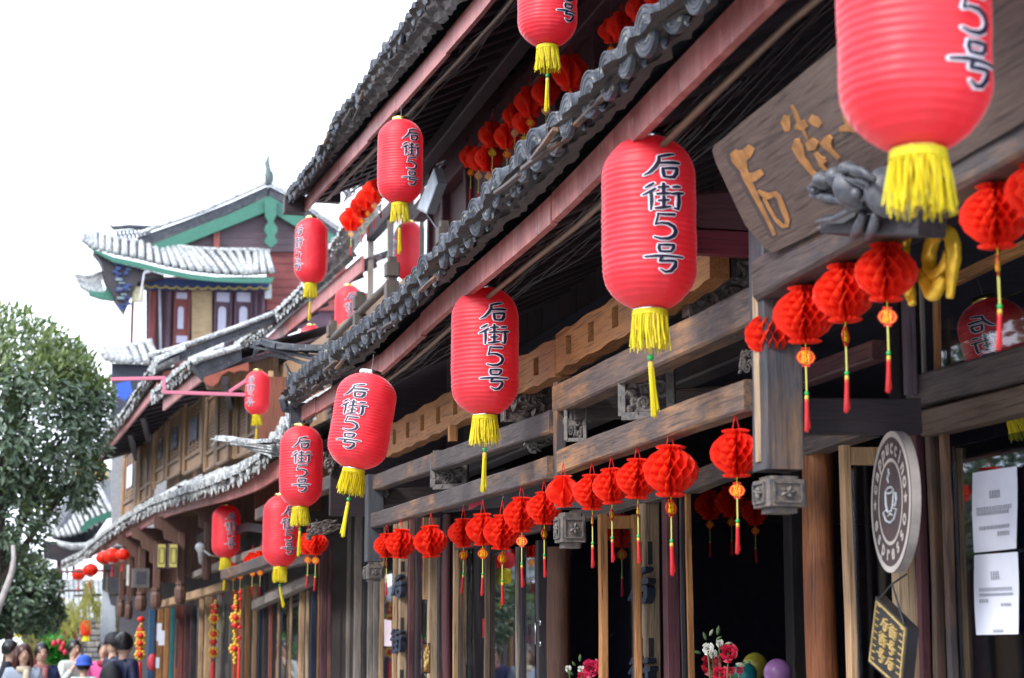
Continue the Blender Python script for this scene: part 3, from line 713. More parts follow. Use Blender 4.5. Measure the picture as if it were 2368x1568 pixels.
# door handle, hinge
p = UX(1249, 1440, XW-.05); mb = MB(); D = dist(p)/FPX
mb.tube([p+Vector((0,0,.0)), p+Vector((-.03,-.01,-.0)), p+Vector((-.03,-.01,-24*D*2)), p+Vector((0,0,-24*D*2))], .006, 6); mb.box(p, (.01,.03,.03)); mb.box(p-Vector((0,0,48*D)), (.01,.03,.03)); part('door_handle', mb, plain('steel', (.35,.36,.4), .3, 1), CAFE, True)
# inner rooms
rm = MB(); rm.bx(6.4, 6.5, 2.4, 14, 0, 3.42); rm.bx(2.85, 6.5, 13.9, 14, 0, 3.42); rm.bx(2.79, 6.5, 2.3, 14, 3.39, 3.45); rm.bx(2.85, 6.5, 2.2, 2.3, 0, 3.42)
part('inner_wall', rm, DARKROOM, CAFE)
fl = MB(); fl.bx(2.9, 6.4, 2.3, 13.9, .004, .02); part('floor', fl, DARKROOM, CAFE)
rm = MB(); rm.bx(1.95, 6.5, 13.42, 13.48, 2.55, 3.8); part('gable_wall', rm, WS('x'), CAFE)
for (x, y) in ((4.0, 8.3), (4.2, 10.2)):
    mb = MB(); mb.beam((x, y, 0), (x, y, 3.3), .12, .12, up=(1,0,0)); part('inner_post', mb, WB('z'), CAFE)
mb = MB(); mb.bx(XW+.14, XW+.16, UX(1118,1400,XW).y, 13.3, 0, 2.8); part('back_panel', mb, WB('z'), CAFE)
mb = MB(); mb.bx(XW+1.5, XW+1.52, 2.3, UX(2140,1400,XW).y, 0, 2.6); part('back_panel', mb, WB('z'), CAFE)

# ------------------------------------------------------------------ upper storey of the cafe
XU = 3.3
yc = UX(985, 400, XU).y
for i in range(13):
    y0 = yc-.1-(i+1)*.95; y1 = y0+.94; mb = MB(); mb.bx(XU, XU+.04, y0, y1, 3.5, 6.5); part('wall_board', mb, WM('z'), CAFE)
    mb = MB(); mb.beam((XU-.03, y0, 3.6), (XU-.03, y0, 5.8), .09, .08, up=(1,0,0)); part('post', mb, WM('z'), CAFE)
mb = MB(); mb.beam((XU-.06, 3, 5.62), (XU-.06, yc, 5.62), .12, .16); part('purlin', mb, WM('y'), CAFE)
mb = MB(); mb.beam((XU-.35, 3, 5.60), (XU-.35, 15.6, 5.66), .12, .12); part('purlin', mb, WS('y'), CAFE)
for (u, wpx, m) in ((998, 26, WM()), (975, 12, WG()), (948, 17, WG()), (903, 17, WG()), (857, 16, WG())):
    p = UX(u, 560, XU); a = wpx*dist(p)/FPX/1.25; mb = MB(); mb.beam((XU, p.y, 3.5), (XU, p.y, 6.1), a, a, up=(1,0,0)); part('window_post', mb, m, CAFE)
mb = MB(); mb.beam((XU, yc, 6.02), (XU, UX(857,560,XU).y, 6.1), .10, .16); part('purlin', mb, WB('y'), CAFE)
mb = MB(); mb.beam((XU, yc, 3.9), (XU, UX(857,560,XU).y, 3.9), .10, .10); part('sill', mb, WD('y'), CAFE)
GLC = glass('clear_glass', (.93,.96,.97), .2)
mb = MB(); mb.bx(XU-.003, XU+.003, yc, UX(857,560,XU).y, 3.95, 5.95); part('pane', mb, GLC, CAFE)
# tangled twisted branches / cables hanging under the far end of the eave
mb = MB()
for k in range(6):
    pts = []; u, v = 905-k*6, 395+k*8
    for i in range(9):
        t = i/8; p = UX(lerp(905, 800, t)+random.uniform(-5,5), lerp(330, 452, t)+random.uniform(-8,8)+12*math.sin(t*6+k), 2.75); pts.append(p)
    mb.tube(pts, .012*random.uniform(.6,1.4), 5)
pts = [UX(u, v, 2.75) for u, v in ((803,448),(790,440),(778,447),(776,438),(790,425),(800,408),(812,390))]; mb.tube(pts, .014, 6)
part('dangling_cables', mb, plain('cable_black', (.022,.022,.03)), CAFE, True, kind='stuff')
# balcony rail: newels with block caps and a round handrail
XB = 2.6
def newel(u, vt, wpx):
    p = UX(u, vt, XB); s = wpx*dist(p)/FPX/1.25; mb = MB(); zt = p.z
    for (z0, z1, k) in ((zt-.05, zt, .62), (zt-.16, zt-.051, 1.0), (zt-.20, zt-.161, .72), (3.75, zt-.201, .95)):
        mb.beam((XB, p.y, z0), (XB, p.y, z1), s*k, s*k, up=(1,0,0), jit=.001, ch=.006)
    part('newel_post', mb, wood('rail_timber', (.07,.06,.055), (.12,.10,.09), (.26,.17,.10), 'z', .35), CAFE)
for u, vt, wp in ((906, 595, 40), (832, 675, 36), (770, 742, 34), (1027, 512, 44), (1152, 395, 50)): newel(u, vt, wp)
mb = MB(); a, b = UX(735, 817, XB), UX(900, 656, XB); mb.tube([a, a.lerp(b,.5), b], .034, 10); part('handrail', mb, wood('rail_timber', (.07,.06,.055), (.12,.10,.09), (.26,.17,.10), 'y', .35), CAFE, True)

# carved ridge hook at the far corner of the lower eave
def ridge_hook(B, P, Y0, Y1, glare, s=1):
    """P: list of (u, v) from the beak back to the eave; solid beak with layered tiles under it"""
    n = len(P); pts = [UY(u, v, lerp(Y0, Y1, i/(n-1))) for i, (u, v) in enumerate(P)]; D = dist(pts[0])/FPX
    mb = MB(); r = [D*q*s for q in ([3, 7, 9, 10] + [10]*(n-4))]; mb.tube(pts[:4], r[:4], 8); part('ridge_beak', mb, tile_mat(glare), B, True)
    for i in range(2, n-1): mb = MB(); mb.beam(pts[i], pts[i+1]+(pts[i+1]-pts[i])*.06, .13, r[i]*1.7, seg=3, jit=.004); part('ridge_tile', mb, tile_mat(glare), B)
    for k in range(4):
        mb = MB(); i0 = 2+k % 2; a = pts[i0]+Vector((.05*k, 0, -D*(15+11*k)*s)); b = pts[-1]+Vector((0, 0, -D*(22+14*k)*s))
        c = a+Vector((-D*16*(1-k*.12), 0, D*(5+3*k)*s)); mb.beam(c, b, .10, D*6*s, seg=3, jit=.004); part('ridge_tile', mb, tile_mat(glare), B)
ridge_hook(CAFE, [(584,832),(592,812),(604,797),(622,792),(650,803),(700,806),(765,808)], 13.9, 13.2, False, .85)
mb = MB()
for k in range(4):
    p0 = UY(660+k*8, 840+k*14, 13.6); p1 = UY(690+k*2, 882+k*4, 13.4); mb.tube([p0, p0.lerp(p1,.5)+Vector((-.02,0,-.01)), p1], [.006,.018,.02], 6)
part('ridge_scroll', mb, tile_mat(False), CAFE, True)
mb = MB(); e = F1.at(13.3); mb.bx(1.64, 1.75, 13.33, 13.42, e.z-.03, e.z+.14)
pts = [UY(u, v, 13.4) for u, v in ((668,905),(655,925),(660,945),(678,950),(684,975),(678,985))]; mb.tube(pts, [.02,.035,.035,.03,.03,.012], 8); part('eave_end', mb, tile_mat(False), CAFE)

# ------------------------------------------------------------------ red paper lanterns with the writing 后街5号
LH, LR = .575, .15                                        # body height and radius
def lan_r(z):                                             # z 0 (bottom) .. 1 (top)
    t = abs(z-.5)*2; base = .36+(1-.36)*(1-max(0, (t-.52)/.48)**2.3)**.75 if t > .52 else 1
    return LR*base*(1-.03*t*t)
def lan_body():
    NR, SUB, N = 30, 4, 64; mb = MB(); vs = []
    for i in range(NR*SUB+1):
        z = i/(NR*SUB); k = i % SUB; rib = -.0030*(1 if k == 0 else .12) if 0 < i < NR*SUB else 0
        for j in range(N):
            t = 2*PI*j/N; seam = -.0022 if j % 16 == 0 else 0
            r = lan_r(z)+rib+seam+.0028*mnoise.noise(Vector((3*math.cos(t), 3*math.sin(t), z*7)))+.0012*mnoise.noise(Vector((9*math.cos(t), 9*math.sin(t), z*26))); vs.append((r*math.cos(t), r*math.sin(t), (z-.5)*LH+.0012*math.sin(3*t+i*.25)))
    mb.add(vs, [(i*N+j, i*N+(j+1)%N, (i+1)*N+(j+1)%N, (i+1)*N+j) for i in range(NR*SUB) for j in range(N)])
    return mb
def satin():
    """thin red satin: lets light through, pale sheen at grazing angles"""
    m, n, b = newmat('red_satin'); b.inputs['Base Color'].default_value = (.80,.018,.040,1); b.inputs['Roughness'].default_value = .5
    b.inputs['Sheen Weight'].default_value = .8; b.inputs['Sheen Roughness'].default_value = .3; b.inputs['Sheen Tint'].default_value = (1,.75,.85,1)
    b.inputs['Specular IOR Level'].default_value = .6
    t = wnoise(n, 9, (1,1,.5), 4, coord='obj'); n.links.new(mixc(n, thresh(n, t, .35, .7), (.90,.036,.058), (.82,.055,.085)), b.inputs['Base Color'])
    tr = n.nodes.new('ShaderNodeBsdfTranslucent'); tr.inputs[0].default_value = (.98,.03,.05,1)
    mx = n.nodes.new('ShaderNodeMixShader'); mx.inputs[0].default_value = .38
    n.links.new(b.outputs[0], mx.inputs[1]); n.links.new(tr.outputs[0], mx.inputs[2]); n.links.new(mx.outputs[0], n.nodes['Material Output'].inputs[0]); return m
SATIN = satin()
INK = plain('navy_ink', (.010,.010,.035), .5, var=.2); INKW = plain('white_outline', (.80,.76,.86), .5, var=.08)
GOLDR = plain('gold_ring', (.80,.62,.20), .25, 1, var=.2); SILR = plain('silver_ring', (.75,.75,.78), .2, 1, var=.2)
YEL = cloth('yellow_thread', (.93,.82,.035), .4, .6); YELD = cloth('yellow_thread_shade', (.62,.50,.02), .3, .6); GREENB = plain('green_bead', (.02,.42,.09), .3); REDTH = cloth('red_thread', (.70,.015,.02), .25, .6)
LAN_ME = lan_body().mesh('lantern_shade', SATIN, True)
def text_me(mirror=False, grow=0, o=.002, wsc=1.0):
    mb = MB(); ch = .092; zc = [.155, .052, -.046, -.150]
    def mk(z0, wch):
        def fn(x, y, off):
            z = z0+(y-.5)*ch; r = lan_r(z/LH+.5)+off; a = (x-.5)*wch/LR*(-1 if mirror else 1); return (r*math.sin(a), -r*math.cos(a), z)
        return fn
    for k, z0, wch in (('hou', zc[0], .116), ('jie', zc[1], .124), ('five', zc[2], .098), ('hao', zc[3], .112)):
        strokes(mb, GL[k], mk(z0, wch), o-.006, o, grow, wsc)
    return mb
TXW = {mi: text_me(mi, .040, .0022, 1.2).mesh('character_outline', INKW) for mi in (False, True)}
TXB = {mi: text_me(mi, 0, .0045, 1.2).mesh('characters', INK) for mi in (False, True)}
def fringe_me():
    mb = MB(); n = 170; rs = random.Random(3)
    for i in range(n):
        t = 2*PI*i/n+rs.uniform(-.03,.03); r = .052*rs.uniform(.80, 1.05); L = .118*rs.uniform(.78, 1.08); k = rs.uniform(.88, 1.20); x, y = math.cos(t), math.sin(t); mb.cm = i % 3 == 0
        wv = rs.uniform(-.009,.009); mb.tube([(r*x, r*y, 0), (r*x*1.08+wv, r*y*1.08, -L*.5), (r*x*k+wv*1.6, r*y*k+wv, -L)], [.0019, .0019, .0014], 3)
    mb.cm = 0; mb.lathe([(.046,.004),(.056,.004),(.057,-.012),(.050,-.02)], 24)
    return mb.mesh('fringe', [YEL, YELD])
def tassel_me(red=False):
    mb = MB(); rs = random.Random(5); M = [(REDTH if red else YEL), plain('gold_band', (.75,.5,.06), .4), (plain('dark_red_thread', (.40,.01,.02), .6) if red else YELD)]
    mb.cm = 1; mb.lathe([(.004,0),(.0085,-.002),(.0095,-.012),(.008,-.022),(.0085,-.03)], 10); mb.cm = 0
    for i in range(44):
        t = rs.random()*6.28; r = .0075*math.sqrt(rs.random()); k = rs.uniform(1, 2.1); L = .17*rs.uniform(.86, 1.04); mb.cm = 2 if i % 4 == 0 else 0
        mb.tube([(r*math.cos(t), r*math.sin(t), -.02), (r*math.cos(t)*1.15, r*math.sin(t)*1.15, -L*.5), (r*k*math.cos(t), r*k*math.sin(t), -L)], [.0019,.0019,.0012], 4)
    return mb.mesh('tassel', M)
FR_ME, TAS_ME = fringe_me(), tassel_me()
def ring_me(m, name):
    mb = MB(); mb.lathe([(.045,-.004),(.052,-.004),(.0545,0),(.0545,.020),(.052,.022),(.047,.022),(.046,.004)], 28); return mb.mesh(name, m, True)
RG = {'g': (ring_me(GOLDR, 'top_ring'), ring_me(GOLDR, 'bottom_ring')), 's': (ring_me(SILR, 'top_ring'), ring_me(SILR, 'bottom_ring'))}
wm = MB(); wm.tube([(0,0,.0),(.004,0,.05),(0,0,.10)], .0012, 4); WIRE_ME = wm.mesh('hanging_wire', plain('wire', (.25,.25,.27), .4, 1))
wm = MB(); wm.tube([(0,0,0),(0,0,-.03)], .0015, 4); wm.tube([(0,0,-.03),(0,0,-.048)], .0015, 4); CORD_ME = wm.mesh('cord', YEL)
wm = MB(); wm.ball((0,0,0), .0105, 12, 8); BEAD_ME = wm.mesh('bead', GREENB, True)
def lantern(u, vt, vb, w, tu, label, ring='g', tilt=0, tas=0, mirror=False, tassel=True, group='red paper lanterns hung along the eaves', scale=None, wire=True, D=None):
    """u, vt, vb: column, top and bottom of the body; w: its width; tu: column of the writing; depth follows from the real width"""
    D = D or 2*LR*FPX/w; r = ray(u, (vt+vb)/2); p = EYEV+r/FPX*D
    k = (vb-vt)*D/FPX/LH/math.cos(math.radians(tilt)) if tilt else (vb-vt)*D/FPX/LH
    k = k*.985
    o = thing('paper_lantern', label, 'lantern', p, group); fixed = D*w/FPX/(2*LR); o.scale = (fixed,)*3; k /= fixed
    view = math.atan2(-r.x, r.y)                          # turn so that -y faces the viewer
    off = max(-.97, min(.97, (tu-u)/(w/2)))
    rz = view+math.asin(off)
    parts = [link('lantern_shade', LAN_ME, o), link('characters', TXB[mirror], o), link('character_outline', TXW[mirror], o)]
    for q in parts: q.rotation_euler = (0, 0, rz); q.scale = (1, 1, k)
    zt = LH/2*k
    a = link('top_ring', RG[ring][0], o); a.location = (0, 0, zt-.002); a = link('bottom_ring', RG[ring][1], o); a.location = (0, 0, -zt-.018)
    if wire: a = link('hanging_wire', WIRE_ME, o); a.location = (0, 0, zt+.005)
    a = link('fringe', FR_ME, o, kind='stuff'); a.location = (0, 0, -zt-.010); a.rotation_euler = (0, 0, random.random()*6)
    if tassel:
        t = link('tassel', TAS_ME, o); c = link('cord', CORD_ME, o); b = link('bead', BEAD_ME, o)
        zz = -zt-.125; c.location = (0,0,zz+.012); b.location = (0,0,zz-.03); t.location = (0,0,zz-.042)
        t.rotation_euler = (0, 0, random.random()*6) if not tas else (math.radians(0), math.radians(tas), view)
    if tilt: o.rotation_euler = Matrix.Rotation(math.radians(tilt), 3, r.normalized()).to_euler()
    return o
LL = [
 (2110,-300,358,352,2243,'largest red paper lantern, hanging nearest, over the carved signboard corner','g',0,None),
 (1500,313,720,220,1535,'big red paper lantern with silver top, hanging between the signboard and the orange slotted beam','s',0,-4),
 (1121,664,961,158,1143,'red paper lantern with silver top over the middle of the lower rail','s',0,2),
 (837,864,1084,141,812,'red paper lantern swinging askew under the end of the lower red fascia','s',9,0),
 (696,985,1172,101,697,'red paper lantern at the corner of the lower eave, just above another lantern','g',0,2),
 (649,1146,1310,84,668,'red paper lantern half hidden behind the lantern at the eave corner','g',0,-12),
 (522.5,1168,1290,66,534,'small far red paper lantern hanging beside the round white lamp under the lower eave','g',0,4),
 (925,275,473,106,951,'red paper lantern hanging before the grey floodlight of the upper storey','g',0,0),
 (1265,-146,112,139,1312,'red paper lantern hanging highest, cut by the top of the view','g',0,2),
 (719,503,657,78,688,'red paper lantern under the far end of the upper fascia, writing turned away','g',0,2),
 (806,660,795,66,811,'red paper lantern behind the balcony newel and handrail','g',0,0),
 (718.5,752,866,57,697,'red paper lantern just above the hooked corner ridge tile, lower half hidden by tiles','g',0,0),
 (595,857,960,58,577,'red paper lantern hung at the pink bracket pole beside the lattice windows','g',0,2,16.9),
]
for a in LL: lantern(a[0], a[1], a[2], a[3], a[4], a[5], a[6], a[7], a[8] or 0, tassel=a[8] is not None, D=a[9] if len(a) > 9 else None)
# lanterns put behind panes to imitate reflections in the glass
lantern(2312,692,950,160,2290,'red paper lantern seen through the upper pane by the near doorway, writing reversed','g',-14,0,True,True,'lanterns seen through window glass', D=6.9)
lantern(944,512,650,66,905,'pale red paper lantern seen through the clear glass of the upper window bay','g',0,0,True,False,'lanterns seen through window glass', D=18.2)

# ------------------------------------------------------------------ honeycomb paper balls
def honey_me(name, N, rows, depth, rz=.86, seed=1):
    mb = MB(); A, B_ = N*8, rows*8; vs = []; rs = random.Random(seed)
    jit = [rs.uniform(-.04,.06) for _ in range(N*2)]
    for i in range(B_+1):
        ph = i/B_; a = PI*(.115+.77*ph); prof = math.sin(a)**.82; z = math.cos(a)/math.cos(PI*.115)*rz
        if ph < .07: prof = .46+.10*(.07-ph)/.07; z = rz*(1.05-.9*ph)      # flared collars
        elif ph < .13: prof = .44+.16*(ph-.07)/.06
        if ph > .93: prof = .46+.10*(ph-.93)/.07; z = -rz*(1.05-.9*(1-ph))
        elif ph > .87: prof = .44+.16*(.93-ph)/.06
        for j in range(A):
            x = j/A*N; y = ph*rows/2*1.0; p, q = x/1+y, x/1-y
            fp = abs((p % 1)-.5)*2; fq = abs((q % 1)-.5)*2; e = max(fp, fq); cell = int(math.floor(p))+int(math.floor(q))*3
            e = max(e, 0); ang = j/A; sm = 1 if ang < .70 else .12     # one side still pressed smooth
            fold = (p % 1)                                   # each cell leans: one lip proud, one tucked in
            d = sm*(depth*(e**4)*1.0 + .13*fold*(1-e**4) + .03*math.sin(cell*2.3)) + (depth if abs(ang-.70) < .006 else 0)
            r = prof*(1-d+jit[int(x*2) % (N*2)]*.4*sm)
            if ph < .07 or ph > .93: r *= 1+.22*math.sin(x*2*PI)
            t = 2*PI*j/A; vs.append((r*math.cos(t), r*math.sin(t), z))
    mb.add(vs, [(i*A+j, i*A+(j+1)%A, (i+1)*A+(j+1)%A, (i+1)*A+j) for i in range(B_) for j in range(A)])
    return mb.mesh(name, PAPER, True)
def paper(name, c, t, tr=.3):
    m, n, b = newmat(name); ns = wnoise(n, 4, (1,1,1), 3, coord='obj')
    n.links.new(mixc(n, thresh(n, ns, .35, .65), c, tuple(x*.8 for x in c)), b.inputs['Base Color']); b.inputs['Roughness'].default_value = .42; b.inputs['Specular IOR Level'].default_value = .35
    q = n.nodes.new('ShaderNodeBsdfTranslucent'); q.inputs[0].default_value = (*t, 1); mx = n.nodes.new('ShaderNodeMixShader'); mx.inputs[0].default_value = tr
    n.links.new(b.outputs[0], mx.inputs[1]); n.links.new(q.outputs[0], mx.inputs[2]); n.links.new(mx.outputs[0], n.nodes['Material Output'].inputs[0]); return m
PAPER = paper('red_paper', (.94,.042,.022), (1.0,.085,.035), .48); 

def fan_ball(N, cells, a0, a1, amp=.92, seed=1, cover=True, rz=.90):
    """ball of thin sheets standing round an axis, glued so that they open into diamond cells; two flat covers on one side"""
    mb = MB(); nz, nr = 40, 4; rs = random.Random(seed); D_ = math.radians(a1-a0)/(N-1)
    def prof(ph):
        if ph < .075: return .40+.16*math.sin(PI*min(1, ph/.075))
        if ph > .925: return .40+.16*math.sin(PI*min(1, (1-ph)/.075))
        return max(.40, math.sin(PI*(.05+.90*(ph-.075)/.85))**.56)
    def sheet_(az, sgn, am, scale=1):
        vs = []; w0 = rs.uniform(-.04,.04)
        for i in range(nz+1):
            ph = i/nz; z = rz*(1-2*ph); R_ = prof(ph)*scale*(1+.012*math.sin(ph*40+az*5)); wv = math.sin(ph*cells*2*PI)
            for j in range(nr+1):
                q = j/nr; a = az+sgn*am*D_/2*wv*min(1, q*1.3)+w0*D_*q+.10*D_*mnoise.noise(Vector((az*3, ph*5, q*2)))
                r = R_*q; vs.append((r*math.cos(a), r*math.sin(a), z))
        mb.add(vs, [(i*(nr+1)+j, i*(nr+1)+j+1, (i+1)*(nr+1)+j+1, (i+1)*(nr+1)+j) for i in range(nz) for j in range(nr)])
    for k in range(N): sheet_(math.radians(a0)+k*D_+rs.uniform(-.12,.12)*D_, 1 if k % 2 else -1, amp, 1+rs.uniform(-.02,.02))
    if cover:
        for az in (math.radians(a0-38), math.radians(a0-30)): sheet_(az, 1, .1, 1.02)
    return mb.mesh('paper_ball', PAPER, True)
HON = [fan_ball(30, 3.5, -140, 190, seed=1), fan_ball(28, 3, -150, 180, seed=2), fan_ball(34, 4, -132, 185, seed=3)]
def shell_me():
    """ball of broad overlapping petals"""
    mb = MB(); N = 14; A, B_ = N*10, 34; vs = []
    for i in range(B_+1):
        ph = i/B_; a = PI*(.04+.92*ph); pr = math.sin(a)**.8
        for j in range(A):
            x = j/A*N; f = x % 1; t = 2*PI*(j/A+.06*math.sin(ph*PI)); r = pr*(.90+.16*f**1.5-.04*math.sin(ph*9+int(x))); vs.append((r*math.cos(t), r*math.sin(t), math.cos(a)*.88))
    mb.add(vs, [(i*A+j, i*A+(j+1)%A, (i+1)*A+(j+1)%A, (i+1)*A+j) for i in range(B_) for j in range(A)]); return mb.mesh('paper_ball', PAPER, True)
SHELL = fan_ball(15, 1, -170, 175, .9, 7, False, .88)
def silk_me():
    mb = MB(); vs = []; A, B_ = 64, 20
    for i in range(B_+1):
        a = PI*(.08+.84*i/B_)
        for j in range(A): t = 2*PI*j/A; r = math.sin(a)*(1-.05*abs(math.sin(4*t))**.5*0-.06*(1-abs(math.sin(4*t)))); vs.append((r*math.cos(t), r*math.sin(t), math.cos(a)*.78))
    mb.add(vs, [(i*A+j, i*A+(j+1)%A, (i+1)*A+(j+1)%A, (i+1)*A+j) for i in range(B_) for j in range(A)]); return mb.mesh('silk_ball', cloth('red_silk', (.85,.035,.012), .35, .35), True)
SILK = silk_me()
TAGR = plain('tag_red', (.72,.03,.012), .4, var=.1); TAGP = plain('tag_pink', (.72,.32,.27), .4, var=.1); TAGY = plain('tag_yellow', (.90,.62,.02), .4, var=.1); TAGG = plain('tag_gold', (.55,.30,.03), .4, var=.2)
def tag_me(m1, m2):
    mb = MB(); n = 28; prof = []
    out = lambda s, y: [(s*(.030*math.cos(2*PI*k/n))*(1+.03*math.cos(8*2*PI*k/n)), y, s*(.0245*math.sin(2*PI*k/n))) for k in range(n)]
    mb.prism(out(1, -.001), (0,.002,0)); mb.bx(-.014,.014,-.001,.001,.022,.031); mb.bx(-.012,.012,-.001,.001,-.030,-.022)
    b = MB()
    for sg in (-1, 1):
        R1, R2 = out(.86, .0016*sg), out(.80, .0016*sg); b.add(R1+R2, [(k, (k+1)%n, n+(k+1)%n, n+k) for k in range(n)])
        strokes(b, GL['fu'], lambda x, y, o: ((x-.5)*.030*(-sg)*-1*(-1 if sg > 0 else 1), sg*(.001+o), (y-.5)*.032), 0, .001, 0, 1.25, .4)
    mb.cm = 1; mb.add(b.v, b.f); return mb.mesh('tag', [m1, m2])
TAGS = {'r': tag_me(TAGR, TAGY), 'p': tag_me(TAGP, TAGY), 'g': tag_me(TAGG, TAGY)}
REDTAS = tassel_me(True)
wm = MB(); wm.tube([(0,0,0),(0,0,-1)], .0028, 5); YCORD = wm.mesh('cord', cloth('yellow_green_cord', (.62,.62,.16), .2, .6))
wm = MB(); wm.tube([(-.014,0,0),(0,0,1)], .0022, 4); wm.tube([(.014,0,0),(0,0,1)], .0022, 4); HSTR = wm.mesh('hanging_string', REDTH)
wm = MB(); wm.tube([(0,0,0),(0,0,.012),(.006,0,.018),(.006,0,.026),(0,0,.03),(-.004,0,.026)], .0012, 4); HOOK = wm.mesh('hook', plain('wire', (.25,.25,.27), .4, 1))
def pompom(u, v, w, X, label, group, me=None, tagk='r', yaw=None, tagyaw=.25, tail=True, string=1, p=None, sc_=1, squash=1):
    p = p or UX(u, v, X); D = dist(p); R = w*D/FPX/2; k = R/.1
    o = thing('honeycomb_paper_ball', label, 'paper ball', p, group); view = math.atan2(-p.x, p.y)
    me = me or random.choice(HON)
    b = link('paper_ball', me, o); b.scale = (R*.97, R*.97, R*squash); b.rotation_euler = (random.uniform(-.06,.06), random.uniform(-.06,.06), view+math.radians(random.uniform(-24,24)))
    if string: s = link('hanging_string', HSTR, o); s.location = (0,0,R*.80); s.scale = (k, k, R*.75*string); s.rotation_euler = (0,0,view); h = link('hook', HOOK, o); h.location = (0,0,R*.80+R*.75*string)
    if tail:
        ts = min(1.0, max(.75, k)); s = link('cord', CORD_ME, o); s.location = (0,0,-R*.8); s.scale = (1, 1, R*.45/.048)
        t = link('tag', TAGS[tagk], o); t.location = (0, 0, -R*.82-.048); t.rotation_euler = (0, 0, view+tagyaw); t.scale = (ts,)*3
        c = link('cord', YCORD, o); z = -R*.82-.048-.028*ts; c.location = (0,0,z); L = .085*ts; c.scale = (1, 1, L)
        b = link('bead', BEAD_ME, o); b.location = (0,0,z-L); b.scale = (.6,.6,.6)
        q = link('tassel', REDTAS, o); q.location = (0,0,z-L-.006); q.scale = (.72*ts, .72*ts, .66*ts); q.rotation_euler = (random.uniform(-.06,.06), random.uniform(-.05,.07), 0)
    return o
G1 = 'red paper balls hung from the lower rails'
for i, (u, v, w, ty, lab) in enumerate([
 (894,1261,62,1.3,'leftmost red honeycomb ball on the far rail, half behind its neighbour'),
 (927,1257,76,9,'second red honeycomb ball on the far rail, without a tag'),
 (996,1252,82,9,'red honeycomb ball hanging alone beside the short pale board'),
 (1071,1232,74,.5,'red honeycomb ball, fourth along the far rail, narrow tag below'),
 (1116,1224,82,.3,'red honeycomb ball under the pink paper scrap on the far rail'),
 (1161,1231,90,.7,'lower hanging red honeycomb ball, sixth along the far rail'),
 (1206,1190,90,.1,'red honeycomb ball with the widest gold tag on the far rail'),
 (1258,1175,84,1.0,'red honeycomb ball partly behind the opened ball at the middle post')]):
    pompom(u, v, w, HPX-.02, lab, G1, tagyaw=ty, tail=ty < 5, string=1.1)
pompom(1302, 1136, 84, HPX-.10, 'fanned-out red paper ball hanging before the middle post', G1, SHELL, tail=False)
for i, (u, v, w, ty, lab) in enumerate([
 (1369,1138,92,1.45,'red honeycomb ball next to the fanned-out ball, tag edge-on'),
 (1414,1124,92,1.2,'red honeycomb ball over the glazed door leaf'),
 (1474,1107,104,1.5,'red honeycomb ball in front of the pale post'),
 (1550,1089,132,.9,'widest red honeycomb ball of the near rail'),
 (1702,1048,124,.15,'red honeycomb ball against the near hanging post')]):
    pompom(u, v, w, HPX-.02, lab, G1, HON[i % 2], tagyaw=ty, string=1.0)
G2 = 'red paper balls hung from the beam under the signboard'
for i, (u, v, w, ty, lab) in enumerate([
 (1783,775,128,.2,'lowest red honeycomb ball of the row under the signboard'),
 (1860,728,148,.25,'second red honeycomb ball of the row under the signboard'),
 (1952,678,150,1.2,'third red honeycomb ball of the row, tag turned edge-on'),
 (2048,630,150,.2,'red honeycomb ball touching the gold foil balloon'),
 (2302,500,168,1.45,'large blurred red honeycomb ball at the edge beyond the giant lantern'),
 (2392,440,140,.3,'red honeycomb ball cut by the edge of the view')]):
    pompom(u, v, w, HPX-.02, lab, G2, HON[(i+1) % 3], tagyaw=ty, string=1.0)
G3 = 'red paper balls hanging inside the dark cafe'
for u, v, w, lab in ((1437,1228,92,'dim red paper ball seen through the open glazed door'),(1640,1168,80,'dim red paper ball inside the doorway, beside the striped post'),(1690,1160,86,'dim red paper ball inside the doorway, in the middle'),(1745,1185,70,'dim red paper ball inside, behind the near hanging post')):  # first ball is added to imitate a reflection in the door glass
    pompom(u, v, w*.9, 3.1 if u < 1500 else 4.6, lab, G3)
G4 = 'red paper balls along the upper storey'
k = 0
for u, v, w, tk, lab in ((812,507,50,'p','lowest red paper ball beside the upper window bay'),(838,476,50,'r','red paper ball, second up beside the upper window bay'),(851,458,52,'r','red paper ball, third up beside the upper window bay'),(866,440,52,'p','red paper ball just left of the lantern by the floodlight'),(880,415,50,'r','red paper ball behind the lantern by the floodlight'),
  (1088,363,46,'r','leftmost red ball on the upper wall, gold tag'),(1106,368,50,'p','red ball with pink tag on the upper wall'),(1130,366,56,'p','red ball below the pair on the upper wall'),(1138,312,56,'g','taller hung red ball of the upper wall, left of the pair'),(1172,316,54,'r','red ball in the middle of the upper wall row'),
  (1190,268,50,'p','red ball left of the tassel of the highest lantern'),(1212,282,50,'g','red ball below its larger neighbour on the upper wall'),(1226,236,66,'r','large red ball on the upper wall behind the yellow tassel'),(1262,212,58,'p','red ball right behind the yellow tassel'),(1318,168,76,'r','big dark red ball just above the lower tile row'),
  (1412,72,52,'r','red ball hanging near the top over the tile row'),(1436,62,60,'p','second red ball near the top over the tile row'),(1478,20,58,'r','red ball cut by the top of the view'),(1516,-8,50,'r','last red ball at the top, mostly out of view')):
    pompom(u, v, w*1.22, 3.0, lab, G4, SHELL if k % 3 != 1 else HON[2], tagk=tk, tagyaw=.2, sc_=1); k += 1
G5 = 'red paper balls under the far eave'
